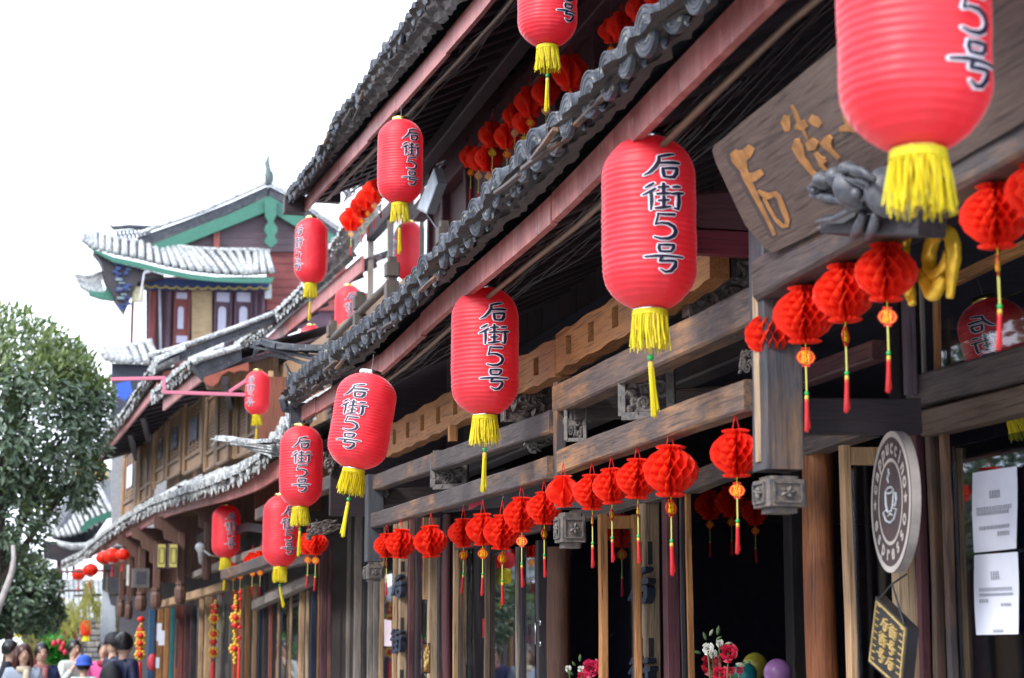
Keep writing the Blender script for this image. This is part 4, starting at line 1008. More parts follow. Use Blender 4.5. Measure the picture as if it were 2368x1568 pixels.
for u, v, w, X, lab in ((712,1258,54,1.95,'red paper ball nearest the maroon post, left of a pair'),(730,1256,60,1.95,'red paper ball nearest the maroon post, right of a pair'),(518,1309,40,2.0,'leftmost red paper ball behind the small far lantern'),(540,1308,48,2.0,'red paper ball just right of the small far lantern'),(556,1304,46,2.0,'red paper ball in the middle of the far cluster'),(584,1297,44,2.0,'red paper ball of the far cluster, fourth along'),(602,1294,46,2.0,'red paper ball touching the half hidden lantern')):
    pompom(u, v, w, X, lab, G5, tagyaw=.1)

# ------------------------------------------------------------------ the tilted signboard
B0 = UX(1785, 585, 2.0)
eY = Vector((0,1,0)); eN = Vector((-.212, 0, .30)).normalized(); pn = eY.cross(eN).normalized()
if pn.dot(EYEV-B0) < 0: pn = -pn
SB = thing('signboard', 'long tilted brown wooden signboard with orange carved characters above the doorway', 'signboard', B0)
def on_board(u, v, off=0): p = UP(u, v, B0, pn); return p+pn*off
outl = [(1785,585),(1766,573),(1722,520),(1684,440),(1655,378),(1646,348),(1652,334),(1672,320),(1712,285),(1800,215),(1900,132),(2030,28),(2120,-45),(2520,-390),(2520,190),(2130,420),(2060,455),(1965,492),(1870,545)]
BRD = wood('board_brown', (.075,.053,.048), (.155,.108,.092), (.05,.036,.034), 'y', .4)
mb = MB(); mb.prism([on_board(u, v) for u, v in outl], pn*-.045); part('board', mb, BRD, SB)
mb = MB(); mb.prism([on_board(u, v, -.047) for u, v in ((1775,592),(1960,510),(2060,470),(2060,440),(1960,480),(1785,560))], pn*-.03); part('lower_ledge', mb, WP('y'), SB)
def bmap(x, y, o): return on_board(1560.2+x*.2948, 173.4+y*.2948, o)
ORG_G = plain('orange_carving', (.46,.21,.065), .6, var=.45, vscale=30)
g1 = [[(455,600,60),(490,640,110),(520,690,100),(540,740,60),(560,800,60),(600,880,50),(660,1000,40),(730,1140,30),(785,1255,30)],
      [(500,640,90),(560,620,90),(605,560,60)],[(560,800,60),(620,800,70),(690,755,50)],
      [(655,905,20),(690,930,40),(730,950,50),(790,930,40),(820,960,36),(850,1040,44),(885,1130,40),(880,1180,36),(850,1185,30),(800,1140,26),(740,1040,24),(700,960,26)]]
g2 = [[(915,235,20),(945,290,30),(975,370,40),(1000,400,60)],[(880,320,50),(870,370,75),(885,440,45)],[(1060,335,50),(1100,360,75),(1145,395,45)],[(945,410,30),(1000,395,80),(1035,375,50)],[(1010,430,20),(1045,500,20)],
      [(965,500,40),(965,560,90),(1000,650,60),(1080,760,36),(1195,880,24)],[(1040,560,60),(1080,545,95),(1110,510,50)],[(1225,480,40),(1185,530,90),(1230,590,36),(1290,655,24)],[(1105,605,20),(1140,650,40),(1150,680,80),(1190,660,30)],[(1150,690,30),(1200,760,24),(1210,830,24),(1180,790,24)],
      [(1340,300,40),(1380,360,80),(1420,440,40)],[(1300,420,30),(1400,400,70),(1500,330,40)],[(1480,200,30),(1500,330,60),(1560,430,30)]]
def sheet(mb, glyph, off):
    strokes(mb, [[(x, y, w_) for x, y, w_ in st] for st in glyph], lambda x, y, o: bmap(x, y, o), -.004, off, 0, 1, 30, .0004)
mb = MB(); sheet(mb, g1, .0012); part('carved_character', mb, ORG_G, SB)
mb = MB(); sheet(mb, g2, .0012); part('carved_character', mb, ORG_G, SB)
mb = MB(); strokes(mb, g1, lambda x, y, o: bmap(x-12, y+4, o), -.004, .0006, 22, 1, 30, .0001); part('dark_inset', mb, plain('groove_brown', (.075,.055,.055), .7, var=.3), SB)  # wider, darker copy of the first character laid just under it

# ------------------------------------------------------------------ carved dragon head at the corner of the signboard
DM = plain('carved_slate', (.045,.05,.068), .45, var=.5, vscale=40, bumps=.003, c2=(.10,.105,.12))
dp = lambda u, v, k=0: UP(u, v, B0, pn)+pn*(.05+k)
DR = thing('carved_dragon_head', 'dark carved dragon head poking out below the giant lantern', 'carving', dp(2010, 420))
mb = MB(); s = dist(dp(2010,420))/FPX
for (u, v, ru, rv, k) in ((1960,385,38,24,.02),(1990,372,30,26,.03),(2030,400,60,48,.02),(2090,420,60,60,0),(1945,400,26,20,.03),(1975,428,48,15,.015),(2040,440,50,26,.01),(2010,355,26,16,.02),(2140,440,60,50,-.01)):
    mb.ball(dp(u, v, k), (ru*s, ru*s*.7, rv*s), 14, 10)
part('head', mb, DM, DR, True)
for (u, v, r) in ((1978,366,11),(2052,398,15),(1950,392,6)): mb = MB(); mb.ball(dp(u, v, .055), r*s, 10, 7); part('eye', mb, DM, DR, True)
mb = MB()
for pts, r in ((((1932,392),(1960,372),(2000,362),(2040,372),(2075,395)), 6),(((1938,408),(1975,412),(2020,420),(2060,425)), 7),(((1950,470),(1990,462),(2030,440),(2060,430)), 5),(((2010,350),(2030,342),(2060,350),(2090,370)), 7),(((2060,450),(2050,480),(2035,500)), 9),(((2090,450),(2085,480),(2070,505)), 9),(((2030,380),(2050,370),(2072,378),(2078,400),(2060,415),(2038,408)), 5)):
    mb.tube([dp(u, v, .045) for u, v in pts], [r*s*1.0]+[r*s*1.5]*(len(pts)-2)+[r*s*.8], 9)
part('brow_and_jaw', mb, DM, DR, True)
mb = MB(); mb.prism([dp(u, v, .03) for u, v in ((1940,492),(1965,470),(2010,452),(2035,448),(2030,462),(2000,480),(1960,494))], pn*-.02); part('tusk', mb, plain('pale_slate', (.22,.23,.27), .4), DR)
mb = MB(); a, b = dp(1930, 512, .0), dp(2200, 512, -.02); mb.beam(dp(1960,500), dp(2190,500), .08, .05); part('support_block', mb, WB('y'), DR)

# ------------------------------------------------------------------ gold foil balloon numerals by the beam
FOIL = plain('gold_foil', (.98,.60,.05), .25, .35, var=.25, vscale=30, bumps=.01)
fp = lambda u, v, o=0: UX(u, v, 2.2)+Vector((-o, -o*.5, 0))
FB = thing('foil_balloon', 'shiny gold foil balloon figures hanging behind the red ball row', 'balloon', fp(2150, 600))
D = dist(fp(2150,600))/FPX
def foil(name, pts, r, o=0):
    q = []; P = [fp(u, v, o) for u, v in pts]
    for i in range(len(P)-1):
        for j in range(4): q.append(P[i].lerp(P[i+1], j/4))
    q.append(P[-1]); n = len(q)
    for _ in range(3): q = [q[0]]+[(q[i-1]+q[i]*2+q[i+1])/4 for i in range(1, n-1)]+[q[-1]]
    rr = [r*D*1.35*(.5+.5*min(1, 6*i/n, 6*(n-1-i)/n))*(1+.05*math.sin(i*2.1)) for i in range(n)]
    mb = MB(); mb.tube(q, rr, 12); part(name, mb, FOIL, FB, True)
foil('ring_figure', [(2196,690),(2200,640),(2206,585),(2200,545),(2180,532),(2158,548),(2145,590),(2150,625),(2170,640),(2185,615),(2190,580)], 13)
foil('curl_figure', [(2180,525),(2150,522),(2122,522),(2108,545),(2104,590),(2110,640),(2122,680),(2128,708)], 13, .03)
foil('streamer', [(2135,625),(2148,655),(2162,690),(2178,660),(2188,640)], 13, .01)
foil('streamer', [(2120,580),(2132,640),(2130,690)], 9, .05)

# ------------------------------------------------------------------ round coffee sign
SGM = plain('sign_brown', (.075,.055,.060), .7, spec=.2, var=.15); SGW = plain('sign_cream', (.46,.43,.41), .45, var=.12); SGE = plain('sign_edge', (.33,.30,.29), .5)
pc = UX(2060, 1160, XW-.30); Rr = 163*dist(pc)/FPX
al = math.radians(9); sn = Vector((-math.cos(al), math.sin(al), .02)).normalized(); sx = Vector((0,0,1)).cross(sn).normalized(); sy = sn.cross(sx)
if sx.dot(_R) < 0: sx = -sx
CS = thing('round_sign', 'round dark coffee sign with cream ring lettering and a cup, on the near post', 'sign', pc)
sp = lambda x, y, o=0: pc+sx*(x*Rr)+sy*(y*Rr)+sn*o
def disc(r, o0, o1, n=56): return [sp(r*math.cos(2*PI*k/n), r*math.sin(2*PI*k/n), o1) for k in range(n)], sn*(o0-o1)
mb = MB(); mb.prism(*disc(1, -.028, 0)); part('sign_plate', mb, SGE, CS)
mb = MB(); mb.prism(*disc(.915, .0, .0015)); part('sign_face', mb, SGM, CS)
def annulus(r0, r1, o, m, name):
    n = 64; mb = MB(); A = [sp(r0*math.cos(2*PI*k/n), r0*math.sin(2*PI*k/n), o) for k in range(n)]; Bq = [sp(r1*math.cos(2*PI*k/n), r1*math.sin(2*PI*k/n), o) for k in range(n)]
    mb.add(A+Bq, [(k, (k+1)%n, n+(k+1)%n, n+k) for k in range(n)]); part(name, mb, m, CS)
annulus(.915, 1.0, .003, SGW, 'rim'); annulus(.565, .615, .003, SGW, 'inner_ring')
def arc_text(txt, a0, a1, r, inward):
    for i, ch in enumerate(txt):
        a = math.radians(lerp(a0, a1, i/(len(txt)-1))); V, Fc = letter_polys(ch, .30)
        c, s_ = math.cos(a), math.sin(a); ux, uy = (s_, -c) if not inward else (-s_, c); vx, vy = (c, s_) if not inward else (-c, -s_)
        mb = MB(); mb.add([sp(r*c+p.x*ux*1.05+(p.y-.07)*vx, r*s_+p.x*uy*1.05+(p.y-.07)*vy, .004) for p in V], Fc); part('letter', mb, SGW, CS)
arc_text('cappuccino', 163, 17, .755, False); arc_text('espresso', 203, 337, .755, True)
for a in (0, 180):
    mb = MB(); c = (.765*math.cos(math.radians(a)), 0); mb.add([sp(c[0]+(.10 if k % 2 == 0 else .042)*math.sin(k*PI/5), c[1]+(.10 if k % 2 == 0 else .042)*math.cos(k*PI/5), .004) for k in range(10)]+[sp(c[0], 0, .004)], [(k, (k+1)%10, 10) for k in range(10)]); part('star', mb, SGW, CS)
mb = MB(); spt = lambda P, r=.009: mb.tube([sp(x, y, .004) for x, y in P], [r*.6]+[r]*(len(P)-2)+[r*.6], 5)
spt([(-.22,.16),(-.20,-.02),(-.12,-.14),(.08,-.14),(.17,-.02),(.19,.16)], .004); spt([(-.22,.16),(-.1,.20),(.08,.20),(.19,.16),(.06,.12),(-.1,.12),(-.22,.16)], .004)
spt([(.19,.10),(.30,.10),(.33,.0),(.26,-.08),(.15,-.06)], .004); spt([(-.35,-.13),(-.2,-.26),(.0,-.30),(.2,-.26),(.33,-.13),(.12,-.10)], .004); spt([(-.35,-.13),(-.16,-.10)], .004); spt([(-.12,-.20),(0,-.17),(.12,-.20)], .004); spt([(-.06,.27),(-.10,.34),(-.02,.40),(-.06,.47)], .004)
part('cup_drawing', mb, plain('sign_blue_grey', (.45,.50,.54), .45), CS)

# small black and gold hanging board
XB2 = XW-.28; q = [UX(2024, 1378, XB2+.0), UX(2098, 1452, XB2-.04), UX(2084, 1600, XB2-.04), UX(2006, 1530, XB2)]
HB = thing('hanging_sign', 'small black board with gold writing, hung on a wire under the round sign', 'sign', q[0])
hn = (q[1]-q[0]).cross(q[3]-q[0]).normalized(); hn = hn if hn.dot(EYEV-q[0]) > 0 else -hn
hp = lambda x, y, o=0: q[0].lerp(q[1], x).lerp(q[3].lerp(q[2], x), y)+hn*o
mb = MB(); mb.prism([hp(0,0), hp(1,0), hp(1,1), hp(0,1)], hn*-.035); part('board', mb, plain('black_lacquer', (.02,.021,.026), .3), HB)
GDL = plain('gold_leaf', (.95,.70,.28), .35, .6, var=.3, vscale=60, bumps=.01)
mb = MB()
for (x0, y0, x1, y1) in ((.06,.05,.94,.05),(.94,.05,.94,.95),(.94,.95,.06,.95),(.06,.95,.06,.05)): mb.beam(hp(x0,y0,.002), hp(x1,y1,.002), .006, .004, up=hn, seg=1, jit=0)
for k in range(9): mb.beam(hp(.10,.08+k*.1,.002), hp(.18,.08+k*.1,.002), .004, .003, up=hn, seg=1, jit=0); mb.beam(hp(.82,.08+k*.1,.002), hp(.90,.08+k*.1,.002), .004, .003, up=hn, seg=1, jit=0)
part('gold_border', mb, GDL, HB)
mb = MB()
for i, (cx, cy, k) in enumerate(((.36,.26,'hou'),(.62,.26,'jie'),(.36,.50,'jie'),(.62,.50,'hao'),(.36,.74,'hao'),(.62,.74,'hou'))):
    strokes(mb, GL[k], lambda x, y, o, cx=cx, cy=cy: hp(cx+(x-.5)*.22, cy-(y-.5)*.20, o), 0, .004, 0, 1.5, .4)
part('gold_characters', mb, GDL, HB)
mb = MB(); hk = UX(2062, 1350, XB2); mb.tube([hp(.1,0), hk, hp(.9,0)], .003, 5); mb.tube([hk, hk+Vector((.05,0,.03))], .003, 5); part('wire', mb, plain('wire_dark', (.08,.08,.09), .4, .8), HB)

# two notices taped on the near pane
PWH = plain('notice_paper', (.70,.74,.88), .55, var=.05); PTX = plain('notice_print', (.22,.24,.30), .6); 
for (c4, lab, rows) in (([(2248,1094),(2348,1078),(2351,1268),(2252,1278)], 'upper white notice taped to the near window', ((.42,.26,.62,.30),(.42,.31,.62,.35),(.12,.45,.85,.50),(.12,.51,.80,.55),(.16,.69,.80,.73),(.55,.77,.84,.82))), ([(2252,1284),(2350,1276),(2356,1466),(2257,1468)], 'lower white notice with a smaller heading, taped to the near window', ((.42,.22,.58,.27),(.42,.28,.58,.32),(.14,.42,.86,.46),(.14,.49,.88,.52),(.14,.56,.30,.60),(.60,.62,.84,.65),(.40,.94,.60,.97)))):
    Xp = XW-.006; P = [UX(u, v, Xp) for u, v in c4]; nn = Vector((-1,0,0)); t = thing('paper_notice', lab, 'notice', P[0], 'notices on the near window')
    f = lambda x, y, o=0: P[0].lerp(P[1], x).lerp(P[3].lerp(P[2], x), y)+nn*(o+.004*math.sin(x*4+y*3))
    mb = MB(); N = 6; mb.add([f(i/N, j/N) for j in range(N+1) for i in range(N+1)], [(j*(N+1)+i, j*(N+1)+i+1, (j+1)*(N+1)+i+1, (j+1)*(N+1)+i) for j in range(N) for i in range(N)]); part('sheet', mb, PWH, t)
    mb = MB(); rs = random.Random(2)
    for (x0, y0, x1, y1) in rows:
        x = x0
        while x < x1:
            w_ = rs.uniform(.03,.05)
            for a_ in (.1, .5, .9): mb.quad(f(x, lerp(y0,y1,a_)-.004, .003), f(x+w_*.8, lerp(y0,y1,a_)-.004, .003), f(x+w_*.8, lerp(y0,y1,a_)+.004, .003), f(x, lerp(y0,y1,a_)+.004, .003))
            mb.quad(f(x+w_*.3, y0, .0032), f(x+w_*.45, y0, .0032), f(x+w_*.45, y1, .0032), f(x+w_*.3, y1, .0032)); x += w_+.006
    part('print', mb, PTX, t, kind='stuff')
mb = MB(); P = UX(897, 1480, XW-.01); D = dist(P)/FPX
a, b = UX(888,1432,XW-.008), UX(905,1435,XW-.008); c = UX(905,1494,XW-.008); d = UX(888,1494,XW-.008); mb.add([a,b,c,d],[(0,1,2,3)]); solo('paper_notice', mb, plain('pinkish_paper', (.75,.62,.70), .5, var=.12), 'small pinkish white notice taped on the narrow far pane', 'notice')
mb = MB(); a, b, c, d = [UX(u, v, HPX+.04) for u, v in ((1082,1162),(1112,1148),(1112,1165),(1083,1180))]; mb.prism([a,b,c,d], (.002,0,0)); solo('paper_scrap', mb, plain('pink_red_paper', (.72,.05,.11), .5), 'pinkish red paper scrap stuck under the far rail', 'paper')
# small gold panel sign on the weathered far post
a = UX(985, 1487, XW-.09); b = UX(985, 1557, XW-.09); D = dist(a)/FPX
t = thing('panel_sign', 'small framed gold relief panel low on the weathered far post', 'sign', a); w_ = 15*D; 
mb = MB(); mb.box((a.x, a.y, (a.z+b.z)/2), (w_*1.25, .03, a.z-b.z)); part('frame', mb, WB('z'), t)
mb = MB(); mb.box((a.x, a.y-.017, (a.z+b.z)/2), (w_, .004, (a.z-b.z)*.92)); part('panel', mb, plain('copper_panel', (.50,.24,.08), .35, .8), t)
carving(t, 'relief', (a.x-w_*.4, a.y-.02, b.z+.02), (1,0,0), (0,0,1), w_*.8, (a.z-b.z)*.8, 8, True, 0, GDL)

# floodlight on the upper storey
a = [UX(u, v, 2.75) for u, v in ((1003,388),(1012,424),(986,495),(963,483))]
t = thing('floodlight', 'flat grey floodlight panel tilted beside the upper lantern', 'floodlight', a[0]); n_ = (a[1]-a[0]).cross(a[3]-a[0]).normalized(); n_ = n_ if n_.dot(EYEV-a[0]) > 0 else -n_
mb = MB(); mb.prism(a, n_*-.07); part('housing', mb, plain('grey_alloy', (.20,.22,.25), .4, .3), t)
cc = sum(a, Vector())/4; mb = MB(); mb.prism([cc+(p-cc)*.9+n_*.003 for p in a], n_*-.002); part('lens', mb, plain('lens_pale', (.48,.54,.62), .25), t)
mb = MB(); mb.tube([a[0]-n_*.04, a[0]-n_*.04+Vector((.05,0,.06)), UX(1010,380,3.2)], .008, 6); mb.tube([a[2], UX(1000,515,2.75), UX(1022,545,2.7)], .005, 5); part('arm_and_lead', mb, plain('grey_alloy', (.20,.22,.25), .4, .3), t, True)

# flowers and balloons in the doorway
def rose(B, c, r, m, seed):
    rs = random.Random(seed); mb = MB(); to = (EYEV-c).normalized(); rot = to.to_track_quat('Z', 'Y').to_matrix()
    for k in range(17):
        a = k*2.4; rr = r*(.12+.88*(k/16)**.8); h = r*(.62-.75*(k/16)); wd = r*(.35+.5*k/16); vs = []
        for i in range(5):
            for j in range(5):
                s_ = (j-2)/2; t = i/4; q = rr*(.62+.38*t+.12*t*t); aa = a+s_*wd/max(rr,.2*r)*.55; vs.append(c+rot @ Vector((q*math.cos(aa), q*math.sin(aa), h*.6+t*r*.45*(1-.5*s_*s_)-r*.2-k/16*r*.3*t)))
        mb.add(vs, [(i*5+j, i*5+j+1, (i+1)*5+j+1, (i+1)*5+j) for i in range(4) for j in range(4)])
    part('rose', mb, m, B, True)
CRIM = cloth('crimson_petal', (.50,.010,.045), .2, .5); WHP = cloth('white_petal', (.80,.80,.74), .3, .5); LEAFM = cloth('rose_leaf', (.07,.13,.05), .2, .5); DRED = cloth('dark_red_petal', (.30,.004,.02), .2, .5)
def bouquet(X, cu, roses, leaves, label):
    c = UX(cu, 1600, X); t = thing('flower_bouquet', label, 'flowers', (c.x, c.y, 0)); D = dist(c)/FPX
    mb = MB(); mb.lathe([(.05,.75),(.07,.8),(.08,.9),(.055,1.02),(.07,1.06)], 20, (c.x, c.y, 0)); mb.lathe([(.16,0),(.16,.74),(.001,.75)], 16, (c.x, c.y, 0)); part('vase_on_stand', mb, plain('dark_glaze', (.03,.04,.06), .2), t, True)
    st = MB()
    for i, (u, v, r, m) in enumerate(roses):
        p = UX(u, v, X-.03*(i % 3)); rose(t, p, r*D, m, i); st.tube([(c.x, c.y, 1.0), Vector((c.x, c.y, 1.0)).lerp(p, .6)+Vector((0,0,-.03)), p], .004, 5)
    part('stem', st, LEAFM, t, True)
    rs = random.Random(4)
    for (u, v, a, L) in leaves:
        p = UX(u, v, X+rs.uniform(-.05,.05)); mb = MB(); petal(mb, lambda x, y, o: p+_R*(x*D)+Vector((0,0,y*D))+Vector((0,-o,0)), 0, 0, a, L, L*.45, .01); part('leaf', mb, LEAFM if rs.random() < .75 else plain('pale_leaf', (.35,.38,.28), .5), t)
bouquet(2.72, 1660, [(1643,1537,25,DRED),(1684,1510,21,CRIM),(1636,1500,14,WHP),(1663,1487,9,WHP),(1648,1512,10,WHP),(1690,1551,9,DRED),(1710,1550,9,DRED),(1665,1560,20,CRIM)],
  [(1632,1480,1.9,20),(1658,1468,1.4,22),(1655,1480,.6,16),(1700,1535,-.2,24),(1690,1560,-.6,22),(1620,1510,2.9,18),(1720,1535,.3,16),(1675,1490,.2,18),(1640,1470,1.1,18)], 'bouquet of dark red and white roses standing in the doorway')
bouquet(2.62, 1365, [(1367,1546,23,cloth('pink_red_petal',(.62,.02,.10),.2,.5)),(1390,1540,14,CRIM),(1392,1506,7,CRIM),(1313,1546,8,WHP),(1343,1548,9,WHP),(1345,1565,12,CRIM)],
  [(1325,1560,2.6,18),(1350,1565,1.8,22),(1340,1530,1.5,18),(1385,1565,.3,22),(1400,1520,1.0,14),(1330,1540,2.2,14)], 'bouquet with one bright pink-red rose beside the dark log column')
for u, v, r, m, lab in ((1798,1556,33,(.42,.20,.50),'purple balloon low inside the doorway'),(1721,1560,29,(.02,.30,.33),'teal balloon beside the dark roses'),(1745,1538,29,(.40,.36,.05),'olive yellow balloon behind the teal one')):
    p = UX(u, v, 3.3+(r-28)*.01+(.1 if r == 29 and v < 1550 else 0)); R = r*dist(p)/FPX; mb = MB()
    mb.lathe([(R*math.sin(PI*i/16)*(1 if i < 8 else 1-.04*(i-8)/8), R*math.cos(PI*i/16)*(1.0 if i < 8 else 1.15)) for i in range(17)], 24, p); t = thing('balloon', lab, 'balloon', p, 'party balloons inside the cafe'); part('skin', mb, plain(lab.split()[0]+'_rubber', m, .25), t, True)
    mb = MB(); mb.tube([p+Vector((0,0,-R*1.14)), p+Vector((0,0,-R*1.2)), (p.x, p.y, .03)], [.012,.002,.002], 6); part('string', mb, PWH, t)
# yellow and red wrapped bundle behind the narrow pane
p = UX(1226, 1500, XW+.15); D = dist(p)/FPX; t = thing('wrapped_roll', 'pale yellow roll with a pink cap standing behind the narrow pane', 'roll', (p.x, p.y, 0))
mb = MB(); zt = UX(1226, 1487, XW+.15).z; mb.lathe([(11*D, 0), (11*D, zt), (10*D, zt+.005)], 18, (p.x, p.y, 0), cap=True); part('roll', mb, plain('pale_yellow', (.68,.55,.22), .5), t)
mb = MB(); mb.ball((p.x, p.y, zt+.01), (11.5*D, 11.5*D, 17*D), 14, 8); part('cap', mb, plain('pink_cloth', (.80,.08,.14), .5), t, True)
# second far bay: red couplet paper slip behind the leaning board
mb = MB(); a, b = UX(1120, 1430, XW+.03), UX(1120, 1475, XW+.03); mb.box((a.x, a.y, (a.z+b.z)/2), (.02, .02, a.z-b.z)); solo('red_tassel', mb, REDTH, 'thin red slip hanging against the leaning grey board', 'ribbon')

# ------------------------------------------------------------------ the neighbouring building with lattice windows (its front bends towards the street)
LP = Vector((2.0, 15, 0)); LN = Vector((1, .0833, 0)).normalized(); LD = Vector((-.0833, 1, 0)).normalized()
def UL(u, v, off=0): return UP(u, v, LP+LN*off, LN)
NB = thing('shop_building', 'older brown timber shop building with lattice windows and long curved tiled eave', 'building', (1.4, 22, 0))
f3 = [UL(u, v) for u, v in [(167,1307),(232,1274),(300,1238),(358,1207),(411,1186),(470,1170),(532,1155),(600,1131),(644,1102)]]
t3 = [UL(u, v, -.1) for u, v in [(184,1286),(227,1246),(290,1199),(353,1163),(411,1143),(484,1119),(547,1094),(595,1065),(629,1022),(663,969),(677,935)]]
y0_, y1_ = f3[-1].y-.3, f3[0].y+1
build_eave(NB, f3, t3, y0_, y1_, t3[-1].y, y1_, .17, 1.0, .52, True, .2, yaw=.083, joints=3, raf=.5)
# near corner: beak of the ridge
ridge_hook(NB, [(489,1034),(500,1018),(514,1011),(545,1016),(590,1022),(640,1020)], 16.6, 15.2, True, .5)
def gable(pts_cap, Yc, band, brd, wav, capr, m):
    mb = MB(); mb.tube([UY(u, v, Yc) for u, v in pts_cap], capr, 8); part('ridge_cap', mb, tile_mat(True), NB, True)
    mb = MB(); mb.prism([UY(u, v, Yc+.05) for u, v in band], (0,.25,0)); part('tile_band', mb, tile_mat(False), NB)
    mb = MB(); mb.prism([UY(u, v, Yc+.02) for u, v in brd], (0,.05,0)); part('verge_board', mb, m, NB)
f1 = [UL(u, v) for u, v in [(220,1073),(271,1017),(310,969),(339,935),(362,906)]]
t1 = [UL(u, v, -.08) for u, v in [(205,1065),(250,1000),(290,949),(318,905),(340,868),(358,838)]]
build_eave(NB, f1, t1, f1[-1].y, f1[0].y+.4, t1[-1].y, f1[0].y+.3, .13, 1.6, .50, True, .2, yaw=.083, joints=3, raf=.45)
f2 = [UL(u, v) for u, v in [(379,949),(425,912),(474,876)]]
t2 = [UL(u, v, -.08) for u, v in [(350,914),(378,892),(404,868),(440,838)]]
build_eave(NB, f2, t2, f2[-1].y, f2[0].y+.1, t2[-1].y, t2[0].y, .15, 1.6, .50, True, .2, yaw=.083, joints=3, raf=.45)
VB = plain('orange_red_board', (.30,.075,.045), .5, var=.25)
gable([(344,822),(400,807),(462,787),(550,756),(638,722)], f1[-1].y-.1, [(350,832),(462,794),(638,728),(640,742),(470,810),(372,850)], [(376,862),(438,840),(470,822),(470,842),(430,860),(376,905)], 0, .034, VB)
gable([(444,838),(480,824),(520,812),(556,800)], f2[-1].y-.1, [(444,846),(556,806),(560,834),(470,874)], [(473,872),(520,855),(574,838),(576,858),(556,856),(540,862),(528,858),(512,868),(505,884),(492,894),(480,890),(473,884)], 0, .036, VB)
mb = MB(); mb.prism([UY(u, v, f2[-1].y+.3) for u, v in ((470,874),(560,834),(640,800),(650,900),(640,1000),(560,900),(480,900))], (0,.06,0)); part('gable_wall', mb, WL('z'), NB)
# back wall strips
def wallL(off, ya, yb, za, zb, m, name='wall_board', n=1, B=None):
    for i in range(n):
        a, b = lerp(ya, yb, i/n), lerp(ya, yb, (i+1)/n)-.006; P = LP+LN*off; q = lambda y, z: Vector((P.x+LD.x/LD.y*(y-P.y), y, z))
        mb = MB(); mb.prism([q(a,za), q(b,za), q(b,zb), q(a,zb)], LN*.05); part(name, mb, m, B or NB)
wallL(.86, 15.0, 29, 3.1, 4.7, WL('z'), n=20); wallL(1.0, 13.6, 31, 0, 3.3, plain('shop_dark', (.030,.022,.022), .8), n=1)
def lattice(u0, u1, v0, v1, off, style, nx=3, ny=9, label=None, m=None):
    """window leaf between two picture columns, frame + pane + grid of bars"""
    a, b = UL(u0, (v0+v1)/2, off), UL(u1, (v0+v1)/2, off); uc = (u0+u1)/2; zt, zb = UL(uc, v0, off).z, UL(uc, v1, off).z
    pt = lambda x, y, o=0: Vector((lerp(a.x, b.x, x), lerp(a.y, b.y, x), lerp(zb, zt, y)))-LN*o
    W_ = (b-a).length; fw = W_*.11; m = m or WT(); fr = MB()
    for (x0,y0,x1,y1) in ((0,0,0,1),(1,0,1,1),(0,0,1,0),(0,1,1,1),(0,.22,1,.22)): fr.beam(pt(x0,y0,.02), pt(x1,y1,.02), fw if x0 == x1 else .04, .05 if x0 == x1 else .045, up=LN)
    o = part('window', fr, m, NB, label=label)
    p = MB(); p.add([pt(.02,.02,-.02), pt(.98,.02,-.02), pt(.98,.98,-.02), pt(.02,.98,-.02)], [(0,1,2,3)]); link('pane', p.mesh('pane', glass('old_pane', (.25,.28,.33), .9, 1.8), False, ORG[o.name]), o)
    gr = MB(); t = W_*.06
    for i in range(1, nx+1): gr.beam(pt(i/(nx+1),.24,.01), pt(i/(nx+1),.98,.01), t, .015, up=LN, seg=1, jit=0)
    for j in range(1, ny+1):
        y = lerp(.22, 1, j/(ny+1))
        if style == 'mid' and .42 < y < .8: gr.beam(pt(0,y,.01), pt(.25,y,.01), .020, .015, up=LN, seg=1, jit=0); gr.beam(pt(.75,y,.01), pt(1,y,.01), .020, .015, up=LN, seg=1, jit=0)
        else: gr.beam(pt(0,y,.01), pt(1,y,.01), .020, .015, up=LN, seg=1, jit=0)
    gr.prism([pt(.08,.03,.012), pt(.92,.03,.012), pt(.92,.20,.012), pt(.08,.20,.012)], LN*.02); link('lattice', gr.mesh('lattice', WL(), False, ORG[o.name]), o)
    if style == 'mid':
        q = MB(); q.add([pt(.3,.44,.03), pt(.7,.44,.03), pt(.7,.78,.03), pt(.3,.78,.03)], [(0,1,2,3)]); link('centre_pane', q.mesh('centre_pane', plain('pale_blue_glass', (.20,.23,.30), .15), False, ORG[o.name]), o)
for (u0,u1,v0,v1,st) in ((288,318,1046,1190,'mid'),(330,344,1022,1158,'g'),(345,356,1010,1148,'g'),(364,385,990,1112,'mid'),(392,423,958,1098,'mid'),(432,472,935,1084,'mid'),(480,505,920,1080,'g'),(509,535,905,1066,'g'),(556,578,885,1050,'g'),(580,600,875,1040,'g')):
    lattice(u0, u1, v0, v1, .70, st, 5 if st == 'g' else 4, 14, m=wood('faded_frame', (.15,.09,.052), (.25,.155,.095), (.12,.07,.045), 'z', .45))
for u, v0, v1, w in ((322,1030,1180,6),(359,1000,1130,7),(388,975,1100,5),(427,935,1094,6),(476,920,1090,6),(543,890,1060,9),(604,870,1040,6),(284,1060,1200,6),(624,860,1040,12)):
    p = UL(u, (v0+v1)/2, .66); a = w*dist(p)/FPX; mb = MB(); mb.beam((p.x, p.y, UL(u,v1,.66).z), (p.x, p.y, UL(u,v0,.66).z), a, a, up=(1,0,0)); part('window_post', mb, WT(), NB)
# struts under the upper eave
for u, v in ((300,1000),(330,960),(520,880)):
    p = UL(u, v, .1); q = UL(u+14, v+60, .66); mb = MB(); mb.beam(p, q, .07, .09); part('brace', mb, WS('z'), NB)

